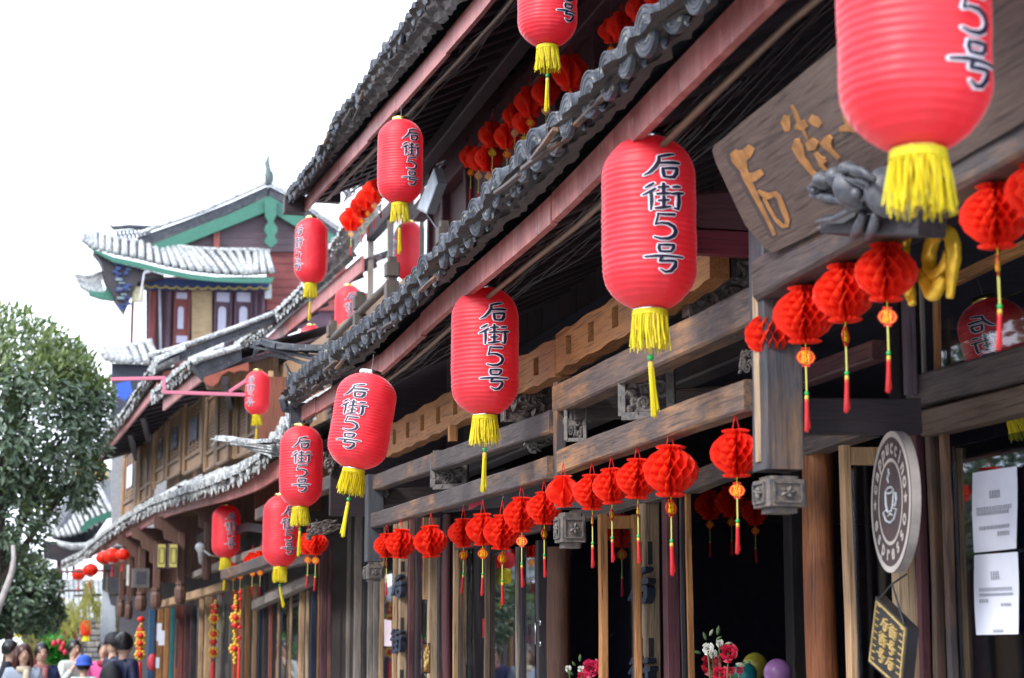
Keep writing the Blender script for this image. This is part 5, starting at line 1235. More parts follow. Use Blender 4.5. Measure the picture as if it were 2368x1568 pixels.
# below the long eave: pendant posts with scroll brackets
for i, (u, vb, w) in enumerate(((279,1427,18),(297,1432,18),(325,1413,27),(360,1406,26),(416,1396,27),(477,1341,22))):
    p = UL(u, vb, .22); D = dist(p)/FPX; a = w*D; z0 = p.z; zt = 3.0; mb = MB()
    mb.lathe([(.001,0),(a*.30,.0),(a*.42,.02),(a*.5,.07),(a*.5,.17),(a*.42,.20),(a*.34,.215),(a*.42,.235),(a*.40,.26)], 8, (p.x, p.y, z0)); mb.beam((p.x, p.y, z0+.25), (p.x, p.y, zt), a*.62, a*.62, up=(1,0,0))
    part('pendant_post', mb, wood('pendant_brown', (.10,.05,.04), (.16,.085,.065), (.07,.035,.03), 'z', .3), NB)
    O = [(-.02,.10),(.10,.02),(.24,.03),(.30,.12),(.40,.14),(.46,.25),(.58,.28),(.60,.75),(-.34,.75),(-.33,.62),(-.22,.58),(-.20,.48),(-.10,.44),(-.09,.30),(-.02,.26)]
    mb = MB(); mb.prism([Vector((p.x+x, p.y+.09, z0+.30+z)) for x, z in O], (0,.05,0)); part('scroll_bracket', mb, wood('pendant_brown', (.10,.05,.04), (.16,.085,.065), (.07,.035,.03), 'z', .3), NB)
a, b = UL(368, 1400, .55), UL(520, 1356, .55); mb = MB(); mb.beam(a, b, .09, .10); part('beam', mb, WT('y'), NB)
for (u0, v0, u1, v1, off, h, m) in ((520,1330,720,1262,.05,.10,WD('y')),(600,1310,720,1285,.5,.14,WD('y')),(590,1400,720,1340,.7,.10,WG('y')),(600,1190,830,1090,.1,.11,WD('y')),(450,1330,640,1262,.4,.08,WG('y'))):
    a, b = UL(u0, v0, off), UL(u1, v1, off); mb = MB(); mb.beam(a, b, .09, h); part('beam', mb, m, NB)
carving(NB, 'carved_bracket', UY(748,1090,13.4), (1,0,.15), (0,0,1), .20, .22, 31, True, 0, CARVE); carving(NB, 'carved_bracket', UY(700,1245,13.2), (1,0,.15), (0,0,1), .26, .12, 33, True, 0, CARVE)
mb = MB()
for k in range(5):
    pts = [UL(u, v+k*4, .3) for u, v in ((455,1238),(490,1222),(530,1225),(570,1210),(610,1215),(660,1190))]; mb.tube(pts, .008, 5)
part('cable_bundle', mb, plain('cable_black', (.022,.022,.03)), NB, True, kind='stuff')
# shop fronts below
def postL(u0, u1, vt, m, off=.8, name='shop_post', v=1480, zb=0):
    uc = (u0+u1)/2; p = UL(uc, v, off); th = math.atan2(p.x, p.y); a = (u1-u0)*dist(p)/FPX/(math.cos(th)+math.sin(th)); zt = UL(uc, vt, off).z; mb = MB()
    mb.beam((p.x, p.y, zb), (p.x, p.y, zt), a, a, up=(0,1,0)); return part(name, mb, m, NB)
BLUE = plain('blue_cloth', (.04,.12,.25), .6); TEAL = plain('teal_paint', (.01,.17,.19), .5)
for (u0,u1,vt,m) in ((268,274,1430,WD('z')),(342,357,1410,BLUE),(358,362,1400,WM()),(363,377,1405,WO()),(379,391,1405,WO()),(393,402,1405,TEAL),(404,424,1400,WR()),(426,438,1400,WM()),(440,452,1400,WB('z')),
  (459,470,1385,WT()),(472,490,1380,WT()),(500,512,1375,WG()),(537,552,1365,WO()),(555,562,1360,WT()),(566,578,1355,WO()),(583,594,1350,WT()),(597,606,1300,plain('navy_post',(.012,.02,.045),.4)),(607,617,1300,WB('z')),
  (621,630,1385,WR()),(640,645,1385,WT()),(646,652,1375,WB('z')),(668,674,1370,WT()),(690,704,1368,WT()),(706,714,1365,WP()),(717,732,1300,plain('navy_post',(.012,.02,.045),.4)),(733,737,1300,WO()),(739,756,1250,WM()),(757,765,1240,WM())):
    postL(u0, u1, vt, m)
for (u0, u1) in ((622,668),(669,690),(425,458),(513,536)):
    a, b = UL(u0, 1450, .85), UL(u1, 1450, .85); mb = MB(); mb.quad((a.x,a.y,0),(b.x,b.y,0),(b.x,b.y,2.15),(a.x,a.y,2.15)); part('shop_pane', mb, GLS, NB)
a, b = UL(618, 1385, .78), UL(716, 1340, .78); mb = MB(); mb.beam(a, b, .08, .14); part('lintel', mb, WD('y'), NB)

# signs and fittings on the shops
def boxsign(u0, u1, v0, v1, off, m, name, label, cat, th=.05, group=None, m2=None, inset=.2, B=None, Y=None):
    Yc = Y or UL((u0+u1)/2, (v0+v1)/2, off).y; a, b = UY(u0, v1, Yc), UY(u1, v0, Yc); t = thing(name, label, cat, a, group)
    mb = MB(); mb.bx(a.x, b.x, Yc, Yc+th, a.z, b.z); part('board', mb, m, t)
    if m2: w_ = b.x-a.x; mb = MB(); mb.bx(a.x+w_*inset, b.x-w_*inset, Yc-.006, Yc-.001, a.z+w_*inset, b.z-w_*inset); part('panel', mb, m2, t)
    return t, a, b, Yc
GP = plain('gold_panel', (.62,.55,.16), .35, .2, var=.15); PUR = plain('dark_purple_frame', (.07,.015,.04), .5)
for k, (u0, u1) in enumerate(((361,386),(388,413))):
    t, a, b, Yc = boxsign(u0, u1, 1256, 1314, .1, PUR, 'gold_sign', ('outer' if k == 0 else 'inner')+' gold panel of the pair hanging under the long tiled eave', 'sign', .12, 'pair of gold hanging signs', GP, .12)
    w_ = b.x-a.x; mb = MB()
    for (x0,z0,x1,z1) in ((.25,.2,.75,.2),(.75,.2,.75,.8),(.75,.8,.25,.8),(.25,.8,.25,.2)):
        z = lambda q: lerp(a.z, b.z, q); mb.beam((a.x+w_*x0, Yc-.008, z(z0)), (a.x+w_*x1, Yc-.008, z(z1)), .010, .006, up=(0,1,0), seg=1, jit=0)
    part('line_border', mb, plain('olive_ink', (.12,.12,.03), .5), t)
boxsign(306, 346, 1314, 1358, .1, plain('weathered_grey_box', (.13,.12,.12), .6), 'speaker_box', 'grey speaker box hanging under the long eave between brackets', 'speaker', .25, None, plain('dark_grille', (.05,.05,.07), .5))
t, a, b, Yc = boxsign(292, 299, 1306, 1354, .1, plain('white_tube', (.75,.78,.78), .3), 'light_tube', 'white unlit tube lamp hanging upright beside the grey speaker box', 'lamp', .04)
p = UL(463, 1266, .1); D = dist(p)/FPX; t = thing('round_lamp', 'round white lamp on a pale arm under the long eave', 'lamp', p); mb = MB(); mb.ball(p, 12*D, 16, 10); part('globe', mb, plain('white_globe', (.72,.74,.76), .25), t, True)
mb = MB(); mb.tube([p+Vector((.02,0,-.02)), UL(486, 1284, .15), UL(512, 1288, .3)], .012, 6); mb.tube([p+Vector((0,0,-.04)), UL(466, 1300, .15)], .03, 8); part('arm', mb, plain('white_arm', (.6,.6,.6), .4), t, True)
boxsign(195, 212, 1350, 1378, -.05, WG(), 'old_box_lantern', 'grey box lantern under the far end of the long eave', 'lantern', .12, None, plain('dusty_glass', (.45,.42,.36), .4), .2)
boxsign(521, 529, 1411, 1534, .3, WB('z'), 'couplet_board', 'narrow black upright board between two strings of festive knots', 'sign', .03)
boxsign(405, 413, 1430, 1545, .3, WB('z'), 'couplet_board', 'narrow dark upright board beside the teal post', 'sign', .03)
boxsign(362, 374, 1441, 1482, .35, PWH, 'white_placard', 'white paper placard with a stepped top on an orange post', 'notice', .01)
boxsign(366, 381, 1458, 1492, .34, PWH, 'white_placard', 'lower white placard overlapping the stepped one', 'notice', .01)
boxsign(360, 369, 1520, 1545, .2, plain('pale_blue_card', (.55,.65,.75), .5), 'blue_card', 'pale blue card beside the red bag', 'notice', .01)
p = UL(352, 1531, .15); D = dist(p)/FPX; mb = MB(); mb.ball(p, (11*D, 8*D, 20*D), 14, 10); solo('red_bag', mb, plain('red_cloth', (.50,.03,.05), .6), 'red bag hanging on the orange post by the placards', 'bag', smooth=True)
# strings of red and gold festive knots
KG = plain('knot_gold', (.80,.48,.05), .4, var=.3); KR = plain('knot_red', (.65,.02,.015), .5, var=.2)
def knot_string(u, v0, v1, off, label, items, w=12):
    p0 = UL(u, v0, off); D = dist(p0)/FPX; t = thing('festive_knot_string', label, 'ornament', p0, 'strings of red and gold festive knots'); z1 = UL(u, v1, off).z
    mb = MB(); mb.tube([p0, (p0.x, p0.y, z1)], .006, 5); part('cord', mb, KR, t)
    for (v, k) in items:
        c = UL(u, v, off); c = Vector((p0.x, p0.y, c.z))
        if k == 'n':
            mb = MB(); r = w*D
            for j in range(8): a = j*PI/4; mb.ball(c+Vector((r*.62*math.cos(a), -.01, r*.62*math.sin(a))), (r*.30, r*.25, r*.30), 7, 5)
            part('gold_petals', mb, KG, t, True); mb = MB(); mb.ball(c+Vector((0,-.03,0)), (r*.45, r*.3, r*.45), 8, 6); part('red_heart', mb, KR, t, True)
        elif k == 'r': mb = MB(); r = w*.6*D; mb.ball(c, (r, r*.6, r*.8), 8, 6); part('red_pod', mb, KR, t, True)
        elif k == 'y': mb = MB(); r = w*.4*D; [mb.ball(c+Vector((random.uniform(-r,r)*.5, -.01, -j*r*.9)), r*.6, 7, 5) for j in range(4)]; part('gold_beads', mb, KG, t, True)
        elif k == 't': mb = MB(); mb.lathe([(.004,0),(w*.35*D,-.02),(w*.45*D,-.5)], 8, c); part('red_tail', mb, KR, t, True)
knot_string(326, 1425, 1568, .1, 'thick string of orange knots beside the blue cloth strip', [(1432,'r'),(1444,'y'),(1456,'r'),(1470,'n'),(1488,'n'),(1500,'r'),(1514,'n'),(1530,'t')], 15)
knot_string(496, 1383, 1568, .3, 'string of gold and red knots, left of the narrow black board', [(1390,'y'),(1402,'r'),(1415,'r'),(1430,'n'),(1450,'y'),(1466,'n'),(1484,'r'),(1508,'n'),(1530,'t')], 15)
knot_string(545, 1372, 1568, .3, 'string of gold and red knots, right of the narrow black board', [(1378,'y'),(1392,'y'),(1404,'r'),(1428,'n'),(1445,'r'),(1460,'y'),(1478,'y'),(1500,'n'),(1515,'y')], 16)
knot_string(556, 1362, 1568, .3, 'thin red string with small pods and a long red tail', [(1370,'r'),(1386,'r'),(1412,'y'),(1450,'r'),(1475,'r'),(1495,'t')], 9)
# round silk lanterns far along
for u, v, w, lab in ((240,1290,38,'outermost glossy red silk lantern of the larger cluster'),(260,1285,44,'middle glossy red silk lantern of the larger cluster, pale base'),(283,1283,34,'inner glossy red silk lantern of the larger cluster'),(182,1328,34,'lower glossy red silk lantern of the smaller far cluster'),(209,1318,38,'upper glossy red silk lantern of the smaller far cluster')):
    p = UL(u, v, -.15 if u < 230 else -.1); D = dist(p)/FPX; R = w*D/2; t = thing('silk_lantern', lab, 'lantern', p, 'round silk lanterns at the far end of the eave')
    q = link('silk_ball', SILK, t); q.scale = (R, R, R); mb = MB(); mb.lathe([(R*.32,-R*.86),(R*.4,-R*.74),(R*.3,-R*.7)], 12, p, cap=True); mb.lathe([(R*.3,R*.74),(R*.26,R*.86)], 12, p, cap=True); part('collar', mb, plain('pink_white', (.75,.65,.66), .4), t, True)
    mb = MB(); mb.tube([p-Vector((0,0,R*.86)), p-Vector((0,0,R*1.5))], .006, 5); mb.tube([p-Vector((0,0,R*1.5)), p-Vector((0,0,R*2.2))], [.010,.016], 6); part('tassel', mb, REDTH, t)

# ------------------------------------------------------------------ pink pole bracket for the far lantern
PK = plain('pink_painted_steel', (.62,.18,.27), .4, var=.1); t = thing('pole_bracket', 'pink painted stepped steel pole reaching from the tree to a lantern', 'pole', UY(378, 890, 16.8))
mb = MB(); q = lambda u, v: UY(u, v, 16.8)
for a, b in (((255,877),(382,874)),((379,876),(379,907)),((376,907),(570,913)),((530,906),(572,878))): mb.beam(q(*a), q(*b), .030, .030, jit=0)
part('bar', mb, PK, t)

# ------------------------------------------------------------------ the rear building roof between the cafe and the lattice windows
RB = thing('rear_building', 'set-back timber building whose red fascia and pale tiles rise behind the hooked ridge', 'building', (3.4, 25, 0))
fB = [UL(u, v, 1.6) for u, v in ((578,842),(665,768),(750,700),(836,628))]; tB = [UL(u, v, 1.47) for u, v in ((580,772),(612,748),(640,722),(670,695),(700,664),(742,605),(784,542),(805,510))]
build_eave(RB, fB, tB, fB[-1].y, fB[0].y, tB[-1].y-.3, fB[0].y+.6, .18, .3, .13, True, .2, yaw=.083, joints=4, raf=.6)
wallL(1.97, 20.6, 25.5, 3, 5.6, WM('z'), n=6, B=RB)
for y in (20.8, 22.3, 23.8): p = LP+LN*1.9; mb = MB(); x = p.x-.0833*(y-15); mb.beam((x, y, 3), (x, y, 5.6), .12, .12, up=(1,0,0)); part('post', mb, WR(), RB)
mb = MB(); mb.bx(2.0, 3.3, 19.0, 19.1, 3, 4.35); part('side_wall', mb, wood('orange_panel', (.16,.05,.03), (.22,.08,.045), (.1,.04,.03), 'z', .3), RB)

# ------------------------------------------------------------------ the far pavilion
TY = 40.0; TW = thing('pavilion', 'far pavilion with green bargeboards, upturned tiled corners and dark red doors', 'building', (TY*.09, TY, 0))
T = lambda u, v, dy=0: UY(u, v, TY+dy)
GRN = plain('pavilion_green', (.030,.15,.105), .5, var=.2); PRP = wood('gable_plank', (.07,.045,.06), (.11,.075,.095), (.06,.03,.04), 'x', .3); TRED = wood('pavilion_red', (.17,.035,.035), (.24,.06,.055), (.10,.03,.03), 'z', .3)
TREDX = wood('pavilion_red', (.17,.035,.035), (.24,.06,.055), (.10,.03,.03), 'x', .3); TPUR = wood('pavilion_purple', (.07,.035,.06), (.11,.06,.09), (.05,.02,.035), 'z', .3)
def tprism(name, pts, m, dy=0, th=.1, B=None, **k):
    mb = MB(); mb.prism([T(u, v, dy) for u, v in pts], (0,th,0)); return part(name, mb, m, B or TW, **k)
tprism('bargeboard', [(351,566),(440,530),(530,495),(622,453),(622,487),(560,512),(480,544),(425,566),(380,582)], GRN, -.05, .08)
tprism('bargeboard', [(622,453),(664,477),(710,506),(780,548),(780,572),(710,540),(664,512),(622,487)], GRN, -.05, .08)
tprism('pendant_board', [(611,462),(640,462),(638,500),(632,512),(641,526),(641,536),(634,546),(641,554),(640,562),(626,573),(613,562),(612,554),(619,546),(612,536),(612,526),(620,512),(613,500)], GRN, -.16, .07)
for i in range(7):
    va = 470+i*16; tprism('gable_plank', [(max(330, 622-(va-455)*2.2), va+1), (min(790, 622+(va-455)*1.7), va+1), (min(790, 622+(va-439)*1.7), va+16), (max(330, 622-(va-439)*2.2), va+16)], PRP, .12, .05)
tprism('strut', [(494,533),(508,527),(508,575),(494,575)], WR(), .02, .08)
top = [(318,545),(363,527),(420,508),(470,490),(530,464),(580,442),(619,424)]
mb = MB(); mb.tube([T(u, v-3, -.1) for u, v in top], .05, 8); part('ridge_cap', mb, tile_mat(True), TW, True)
mb = MB(); mb.tube([T(u, v-3, -.1) for u, v in ((619,424),(660,446),(720,486),(785,532))], .05, 8); part('ridge_cap', mb, tile_mat(True), TW, True)
tprism('verge_tiles', [(318,549),(420,513),(530,470),(619,430),(619,452),(530,492),(440,528),(351,564),(336,562)], tile_mat(False), -.02, .4)
tprism('verge_tiles', [(622,430),(664,452),(720,490),(785,536),(785,550),(710,504),(664,475),(622,452)], tile_mat(False), -.02, .4)
mb = MB(); mb.add([T(318,549,0), T(622,428,0), T(622,428,6), T(318,549,6)], [(0,1,2,3)]); mb.add([T(622,428,0), T(785,536,0), T(785,536,6), T(622,428,6)], [(0,1,2,3)]); part('roof_slope', mb, tile_mat(True), TW)
mb = MB(); 
mb.tube([T(u, v, -.1) for u, v in ((621,428),(619,405),(620,392),(617,378),(620,366),(622,355))], [.085,.075,.06,.06,.03,.01], 7); mb.tube([T(u, v, -.1) for u, v in ((622,395),(628,400),(629,410),(626,424))], [.03,.04,.045,.05], 6); part('finial', mb, plain('grey_green_finial', (.09,.13,.13), .6), TW, True)
# lace ridge at the left
mb = MB(); mb.tube([T(u, v, .1) for u, v in ((253,520),(262,527),(300,524),(345,526),(372,524))], [.02,.05,.05,.05,.04], 7)
for i in range(9):
    for j in range(2): c = T(268+i*9+j*4, 540+j*9-i*.8, .1); mb.tube([c+Vector((.06*math.cos(a), 0, .05*math.sin(a))) for a in [k*PI/5 for k in range(11)]], .014, 4)
part('lace_ridge', mb, tile_mat(False), TW, True)
# skirt roof
TB = [(193,562),(215,577),(262,591),(321,603),(380,618),(439,630),(498,637),(560,640),(587,639),(640,633)]
TT = [(182,516),(212,536),(262,551),(321,560),(372,580),(410,573),(454,578),(520,581),(587,581),(624,584)]
def cv(P, t):
    x = t*(len(P)-1); i = min(int(x), len(P)-2); return (lerp(P[i][0], P[i+1][0], x-i), lerp(P[i][1], P[i+1][1], x-i))
N = 30; mb = MB(); vs = []
for i in range(N+1):
    t = i/N; b = cv(TB, t); a = cv(TT, t); vs += [T(b[0], b[1]-2, -1.0), T((a[0]+b[0])/2, (a[1]*.45+b[1]*.55), -.6), T(a[0], a[1], -.2)]
mb.add(vs, [(i*3+k, i*3+k+1, (i+1)*3+k+1, (i+1)*3+k) for i in range(N) for k in range(2)]); part('skirt_roof', mb, tile_mat(False), TW)
for i in range(27):
    t = (i+.3)/27; b = cv(TB, t); a = cv(TT, t); mb = MB(); mb.tube([T(b[0], b[1]-7, -1.03), T(lerp(b[0],a[0],.5), lerp(b[1],a[1],.5)-5, -.66), T(a[0], a[1]-2, -.25)], [.068,.068,.06], 8); part('tile_row', mb, tile_mat(True), TW, True)
mb = MB(); mb.tube([T(u, v, -.2) for u, v in [(167,503)]+TT[:4]], [.006,.035,.05,.05,.05], 7); part('corner_ridge', mb, tile_mat(True), TW, True)
mb = MB(); mb.tube([T(u, v-2, -.2) for u, v in TT[5:]], .06, 7); part('crest_ridge', mb, tile_mat(True), TW, True)
GB = [(215,580),(262,606),(321,619),(380,634),(439,645),(498,651),(560,654),(628,654)]; GT = [(200,568),(262,593),(321,605),(380,620),(439,632),(498,639),(560,642),(634,640)]
for i in range(len(GB)-1): tprism('green_fascia', [(GT[i][0],GT[i][1]+1),(GT[i+1][0],GT[i+1][1]+1),GB[i+1],GB[i]], GRN, -1.0, .04)
for i in range(9):
    pass
tprism('corner_soffit', [(215,581),(228,596),(236,612),(240,640),(250,665),(268,694),(288,722),(300,690),(320,650),(380,636),(321,620),(262,607)], WB('x'), -.85, .5)
BLU = plain('bracket_blue', (.015,.04,.16), .5, var=.3); GLD = plain('bracket_gold', (.45,.36,.08), .5)
tprism('bracket_band', [(292,640),(380,645),(622,655),(622,668),(292,668)], BLU, -.3, .2)
mb = MB()
for i in range(14): c = T(300+i*24, 656+min(i,5)*1.2, -.33); mb.tube([c+Vector((.10*math.cos(a), 0, -.06*math.sin(a))) for a in [k*PI/6 for k in range(7)]], .018, 5)
part('gold_scallops', mb, GLD, TW, True)
mb = MB(); rs = random.Random(9)
for i in range(40):
    v = rs.uniform(604,715); mb = MB(); mb.box(T(rs.uniform(262+(v-604)*.16,300), v, -.9+rs.uniform(0,.1)), (rs.uniform(.06,.14), .1, rs.uniform(.03,.07))); part('bracket_block', mb, BLU if i % 4 else plain('bracket_pale', (.16,.22,.24), .6), TW)
# second upturned corner, lower left
tprism('corner_roof', [(172,634),(204,640),(238,630),(236,655),(244,680),(205,672),(186,660)], tile_mat(True), -.6, .3); tprism('corner_fascia', [(205,672),(240,676),(250,655),(252,640),(262,650),(266,672),(262,694),(232,690),(206,681)], GRN, -.7, .2)
mb = MB(); mb.tube([T(u, v, -.7) for u, v in ((158,631),(172,634),(204,640),(240,628))], [.005,.025,.04,.04], 6); part('corner_ridge', mb, tile_mat(True), TW, True)
# wall and doors
tprism('wall', [(616,575),(800,575),(800,760),(616,760)], TPUR, .3, .1)
for i in range(8): tprism('wall_plank', [(616,575+i*18),(800,575+i*18),(800,592+i*18),(616,592+i*18)], TREDX, .2-.006*(i%2), .05)
tprism('wall', [(338,640),(616,640),(616,860),(338,860)], TPUR, .3, .1)
for (u0,u1,m) in ((298,312,TRED),(339,363,TRED),(377,397,TPUR),(584,596,TPUR),(598,614,TPUR),(291,297,TPUR)): 
    mb = MB(); a, b = T(u0,860,0), T(u1,655,0); mb.lathe([((b.x-a.x)/2, a.z),((b.x-a.x)/2, b.z)], 14, ((a.x+b.x)/2, TY, 0)); part('column', mb, m, TW, True)
mb = MB(); mb.tube([T(368,655,-.25), T(370,740,-.25), T(372,850,-.25)], .028, 6); mb.tube([T(333,632,-1.0), T(366,621,-.9)], .03, 5); mb.tube([T(333,632,-1.0), T(322,700,-1.0), T(314,742,-1.0)], .022, 5); part('pipe', mb, plain('pale_pipe', (.42,.42,.48), .5), TW, True)
def tdoor(u0, u1, v0, v1, m, panes, label=None):
    fr = MB(); a, b = T(u0, v1, .1), T(u1, v0, .1); fr.bx(a.x, b.x, TY+.1, TY+.18, a.z, b.z); fw = (b.x-a.x)*.12
    for (x0, x1, z0, z1) in ((a.x, a.x+fw, a.z, b.z),(b.x-fw, b.x, a.z, b.z),(a.x+fw, b.x-fw, b.z-fw, b.z)): fr.bx(x0, x1, TY+.05, TY+.099, z0, z1)
    o = part('door', fr, m, TW, label=label)
    for (x0, x1, y0, y1) in panes:
        q = MB(); c, d = T(x0, y1, .06), T(x1, y0, .06); k = d.z-c.z; arch = y1-y0 > 30
        P = [(c.x, TY+.06, c.z),(d.x, TY+.06, c.z)]
        if arch: P += [((c.x+d.x)/2+(d.x-c.x)/2*math.cos(t*PI/6), TY+.06, d.z-(d.x-c.x)/2+(d.x-c.x)/2*math.sin(t*PI/6)) for t in range(7)]
        else: P += [(d.x, TY+.06, d.z),(c.x, TY+.06, d.z)]
        q.prism(P, (0,.02,0)); link('pane', q.mesh('pane', plain('pale_lilac_pane', (.42,.42,.55), .25, var=.1), False, ORG[o.name]), o)
tdoor(398, 441, 662, 860, TRED, [(407,433,677,690),(410,425,709,760),(407,433,777,793)], 'red panelled door with pale panes')
tdoor(491, 537, 668, 860, TPUR, [(497,531,677,697),(503,523,709,770)]); tdoor(538, 584, 668, 860, TPUR, [(544,580,677,697),(552,572,709,770)]); 
tprism('cane_blind', [(443,668),(490,668),(490,860),(443,860)], wood('cane', (.34,.24,.13), (.46,.34,.20), (.28,.19,.10), 'x', .4), .1, .04)
tprism('side_window', [(646,722),(672,722),(672,760),(646,760)], plain('pale_lilac_pane', (.42,.42,.55), .25), .15, .03)
tprism('lamp_box', [(307,663),(333,663),(333,695),(307,695)], plain('cream_lamp', (.80,.74,.45), .4), -.6, .25)
tprism('downpipe_box', [(612,657),(628,657),(628,690),(612,690)], plain('bracket_white', (.45,.50,.52), .5), -.1, .1)
# lower eave of the pavilion behind the tree
mb = MB(); vs = []
L1 = [(222,797),(237,808),(262,812),(285,808),(320,800),(352,792)]; L2 = [(240,822),(249,834),(275,838),(300,839),(330,840),(380,842)]
for (a, b) in zip(L1, L2): vs += [T(a[0], a[1], -1.2), T(b[0], b[1], -2)]
mb.add(vs, [(i*2, i*2+1, i*2+3, i*2+2) for i in range(5)]); part('lower_roof', mb, tile_mat(False), TW)
for i in range(9):
    t = (i+.5)/9; a, b = cv(L1, t), cv(L2, t); mb = MB(); mb.tube([T(b[0], b[1]-4, -2.03), T(a[0], a[1]-1, -1.25)], .08, 7); part('tile_row', mb, tile_mat(True), TW, True)
mb = MB(); mb.tube([T(u, v-3, -1.2) for u, v in L1], [.01,.05,.06,.06,.07,.07], 6); part('corner_ridge', mb, tile_mat(True), TW, True)
tprism('lower_wall', [(258,840),(352,842),(352,960),(258,960)], plain('dark_blue_wall', (.03,.035,.055), .7), -1.8, .1)
tprism('base_wall', [(258,860),(800,860),(800,1500),(258,1500)], plain('plaster_grey', (.25,.25,.26), .8), .5, .2)
mb = MB(); mb.prism([T(u, v, -4) for u, v in ((268,888),(300,880),(306,905),(290,925),(272,915))], (0,.3,0)); solo('blue_tarp', mb, plain('bright_blue_sheet', (.02,.09,.50), .5), 'bright blue tarpaulin scrap between the tree and the red fascia', 'tarpaulin')

# ------------------------------------------------------------------ far houses behind the tree
FY = 44.0; Q = lambda u, v, dy=0: UY(u, v, FY+dy)
FH = thing('far_house', 'far house with sagging grey tiled roof and yellow wall behind the tree', 'house', Q(200, 1300))
def fpr(name, pts, m, dy=0, th=.2): mb = MB(); mb.prism([Q(u, v, dy) for u, v in pts], (0,th,0)); return part(name, mb, m, FH)
YW = plain('yellow_plaster', (.55,.38,.16), .8, var=.15); WW = plain('white_blue_plaster', (.48,.53,.58), .8, var=.2)
fpr('yellow_wall', [(170,1060),(240,1060),(252,1108),(170,1108)], YW, 3); fpr('white_wall', [(160,1085),(268,1085),(268,1190),(160,1190)], WW, 3.4, .2)
mb = MB(); mb.add([Q(90,1192,3), Q(210,1098,3), Q(262,1180,0), Q(196,1276,0), Q(121,1246,0)], [(0,1,2,3,4)]); part('roof', mb, tile_mat(False), FH)
for i in range(12):
    t = i/11; a = (lerp(95,214,t), lerp(1190,1102,t)); b = (lerp(124,260,t), lerp(1244,1190,t)+14*math.sin(t*PI)); mb = MB(); mb.tube([Q(a[0],a[1]-2,2.9), Q(b[0],b[1]-3,-.05)], .055, 6); part('tile_row', mb, tile_mat(True), FH, True)
fpr('green_verge', [(184,1222),(205,1200),(242,1186),(262,1180),(262,1196),(240,1202),(210,1216),(192,1232)], GRN, -.3, .1)
mb = MB(); mb.tube([Q(u, v, -.5) for u, v in ((128,1250),(142,1258),(165,1264),(200,1262),(240,1240))], [.03,.07,.08,.08,.08], 7); part('corner_ridge', mb, tile_mat(True), FH, True)
fpr('dark_gable', [(100,1248),(196,1268),(215,1290),(150,1300),(100,1290)], WB('x'), -.2)
for (u0,u1,v0,v1) in ((131,146,1272,1440),(153,158,1280,1350),(167,174,1275,1350),(60,66,1260,1400)): fpr('gable_post', [(u0,v0),(u1,v0),(u1,v1),(u0,v1)], WM(), -.1)
mb = MB(); mb.add([Q(120,1345,-1), Q(235,1345,-1), Q(250,1432,-3), Q(118,1432,-3)], [(0,1,2,3)]); part('lower_roof', mb, tile_mat(False), FH)
for i in range(11):
    u = 122+i*11.5; mb = MB(); mb.tube([Q(u-3,1343,-1.05), Q(u,1430,-3.05)], .06, 6); part('tile_row', mb, tile_mat(True), FH, True)
fpr('dark_shop_front', [(60,1428),(232,1428),(232,1600),(60,1600)], WB('z'), -2.0)
for (u0,u1) in ((172,186),(140,150)): fpr('red_post', [(u0,1430),(u1,1430),(u1,1600),(u0,1600)], TRED, -2.3)
# stone wall with its courses
SW = thing('stone_wall', 'rough grey stone wall beyond the people, beside the red post', 'wall', UY(210, 1568, 36)); rs = random.Random(12); ST = [plain('stone_a', (.26,.25,.24), .8, var=.3), plain('stone_b', (.19,.20,.22), .8, var=.3), plain('stone_c', (.34,.31,.28), .8, var=.3)]
z = 0; p0, p1 = UY(186, 1500, 36), UY(248, 1500, 36)
while z < 2.15:
    h = rs.uniform(.09,.14); x = p0.x-rs.random()*.1
    while x < p1.x:
        w_ = rs.uniform(.13,.27); mb = MB(); mb.beam((x, 36, z+h/2), (x+w_-.012, 36, z+h/2), .2+rs.uniform(0,.05), h-.012, seg=1, ch=.02); part('stone', mb, rs.choice(ST), SW); x += w_
    z += h
mb = MB(); P = [UY(u, v, 30) for u, v in ((236,1364),(250,1372),(256,1398),(266,1402),(268,1580),(232,1580),(234,1440))]; mb.prism(P, (0,.15,0)); solo('banner_column', mb, plain('pale_blue_white', (.60,.68,.76), .5, var=.12), 'tall pale blue-white stepped banner column behind the men in dark coats', 'banner')
mb = MB(); mb.bx(UY(72,1500,34).x, UY(132,1500,34).x, 34, 34.1, 0, UY(100,1487,34).z); solo('red_fence', mb, TREDX, 'low dull red board fence behind the woman in the shawl', 'fence')
mb = MB(); mb.bx(UY(233,1500,33).x, 3.5, 33.5, 33.6, 0, 3.2); 
part('far_end_wall', mb, plain('slate_shade', (.09,.085,.10), .8), NB)

# ------------------------------------------------------------------ foliage
def leaf_mat(name, c1, c2, rough=.38, tr=.15):
    if name in MATS: return MATS[name]
    m, n, b = newmat(name); g_ = n.nodes.new('ShaderNodeNewGeometry'); 
    n.links.new(mixc(n, g_.outputs['Random Per Island'], c1, c2), b.inputs['Base Color']); b.inputs['Roughness'].default_value = rough; b.inputs['Specular IOR Level'].default_value = .6
    t = n.nodes.new('ShaderNodeBsdfTranslucent'); t.inputs[0].default_value = (c2[0]*1.3, c2[1]*1.5, c2[2], 1); mx = n.nodes.new('ShaderNodeMixShader'); mx.inputs[0].default_value = tr
    n.links.new(b.outputs[0], mx.inputs[1]); n.links.new(t.outputs[0], mx.inputs[2]); n.links.new(mx.outputs[0], n.nodes['Material Output'].inputs[0]); MATS[name] = m; return m
LEAF1 = leaf_mat('dark_leaf', (.045,.085,.050), (.15,.21,.14), .30); LEAF2 = leaf_mat('young_leaf', (.07,.11,.035), (.15,.20,.06), .4, .25); BARK = plain('bark', (.10,.085,.075), .85, var=.4, bumps=.01)
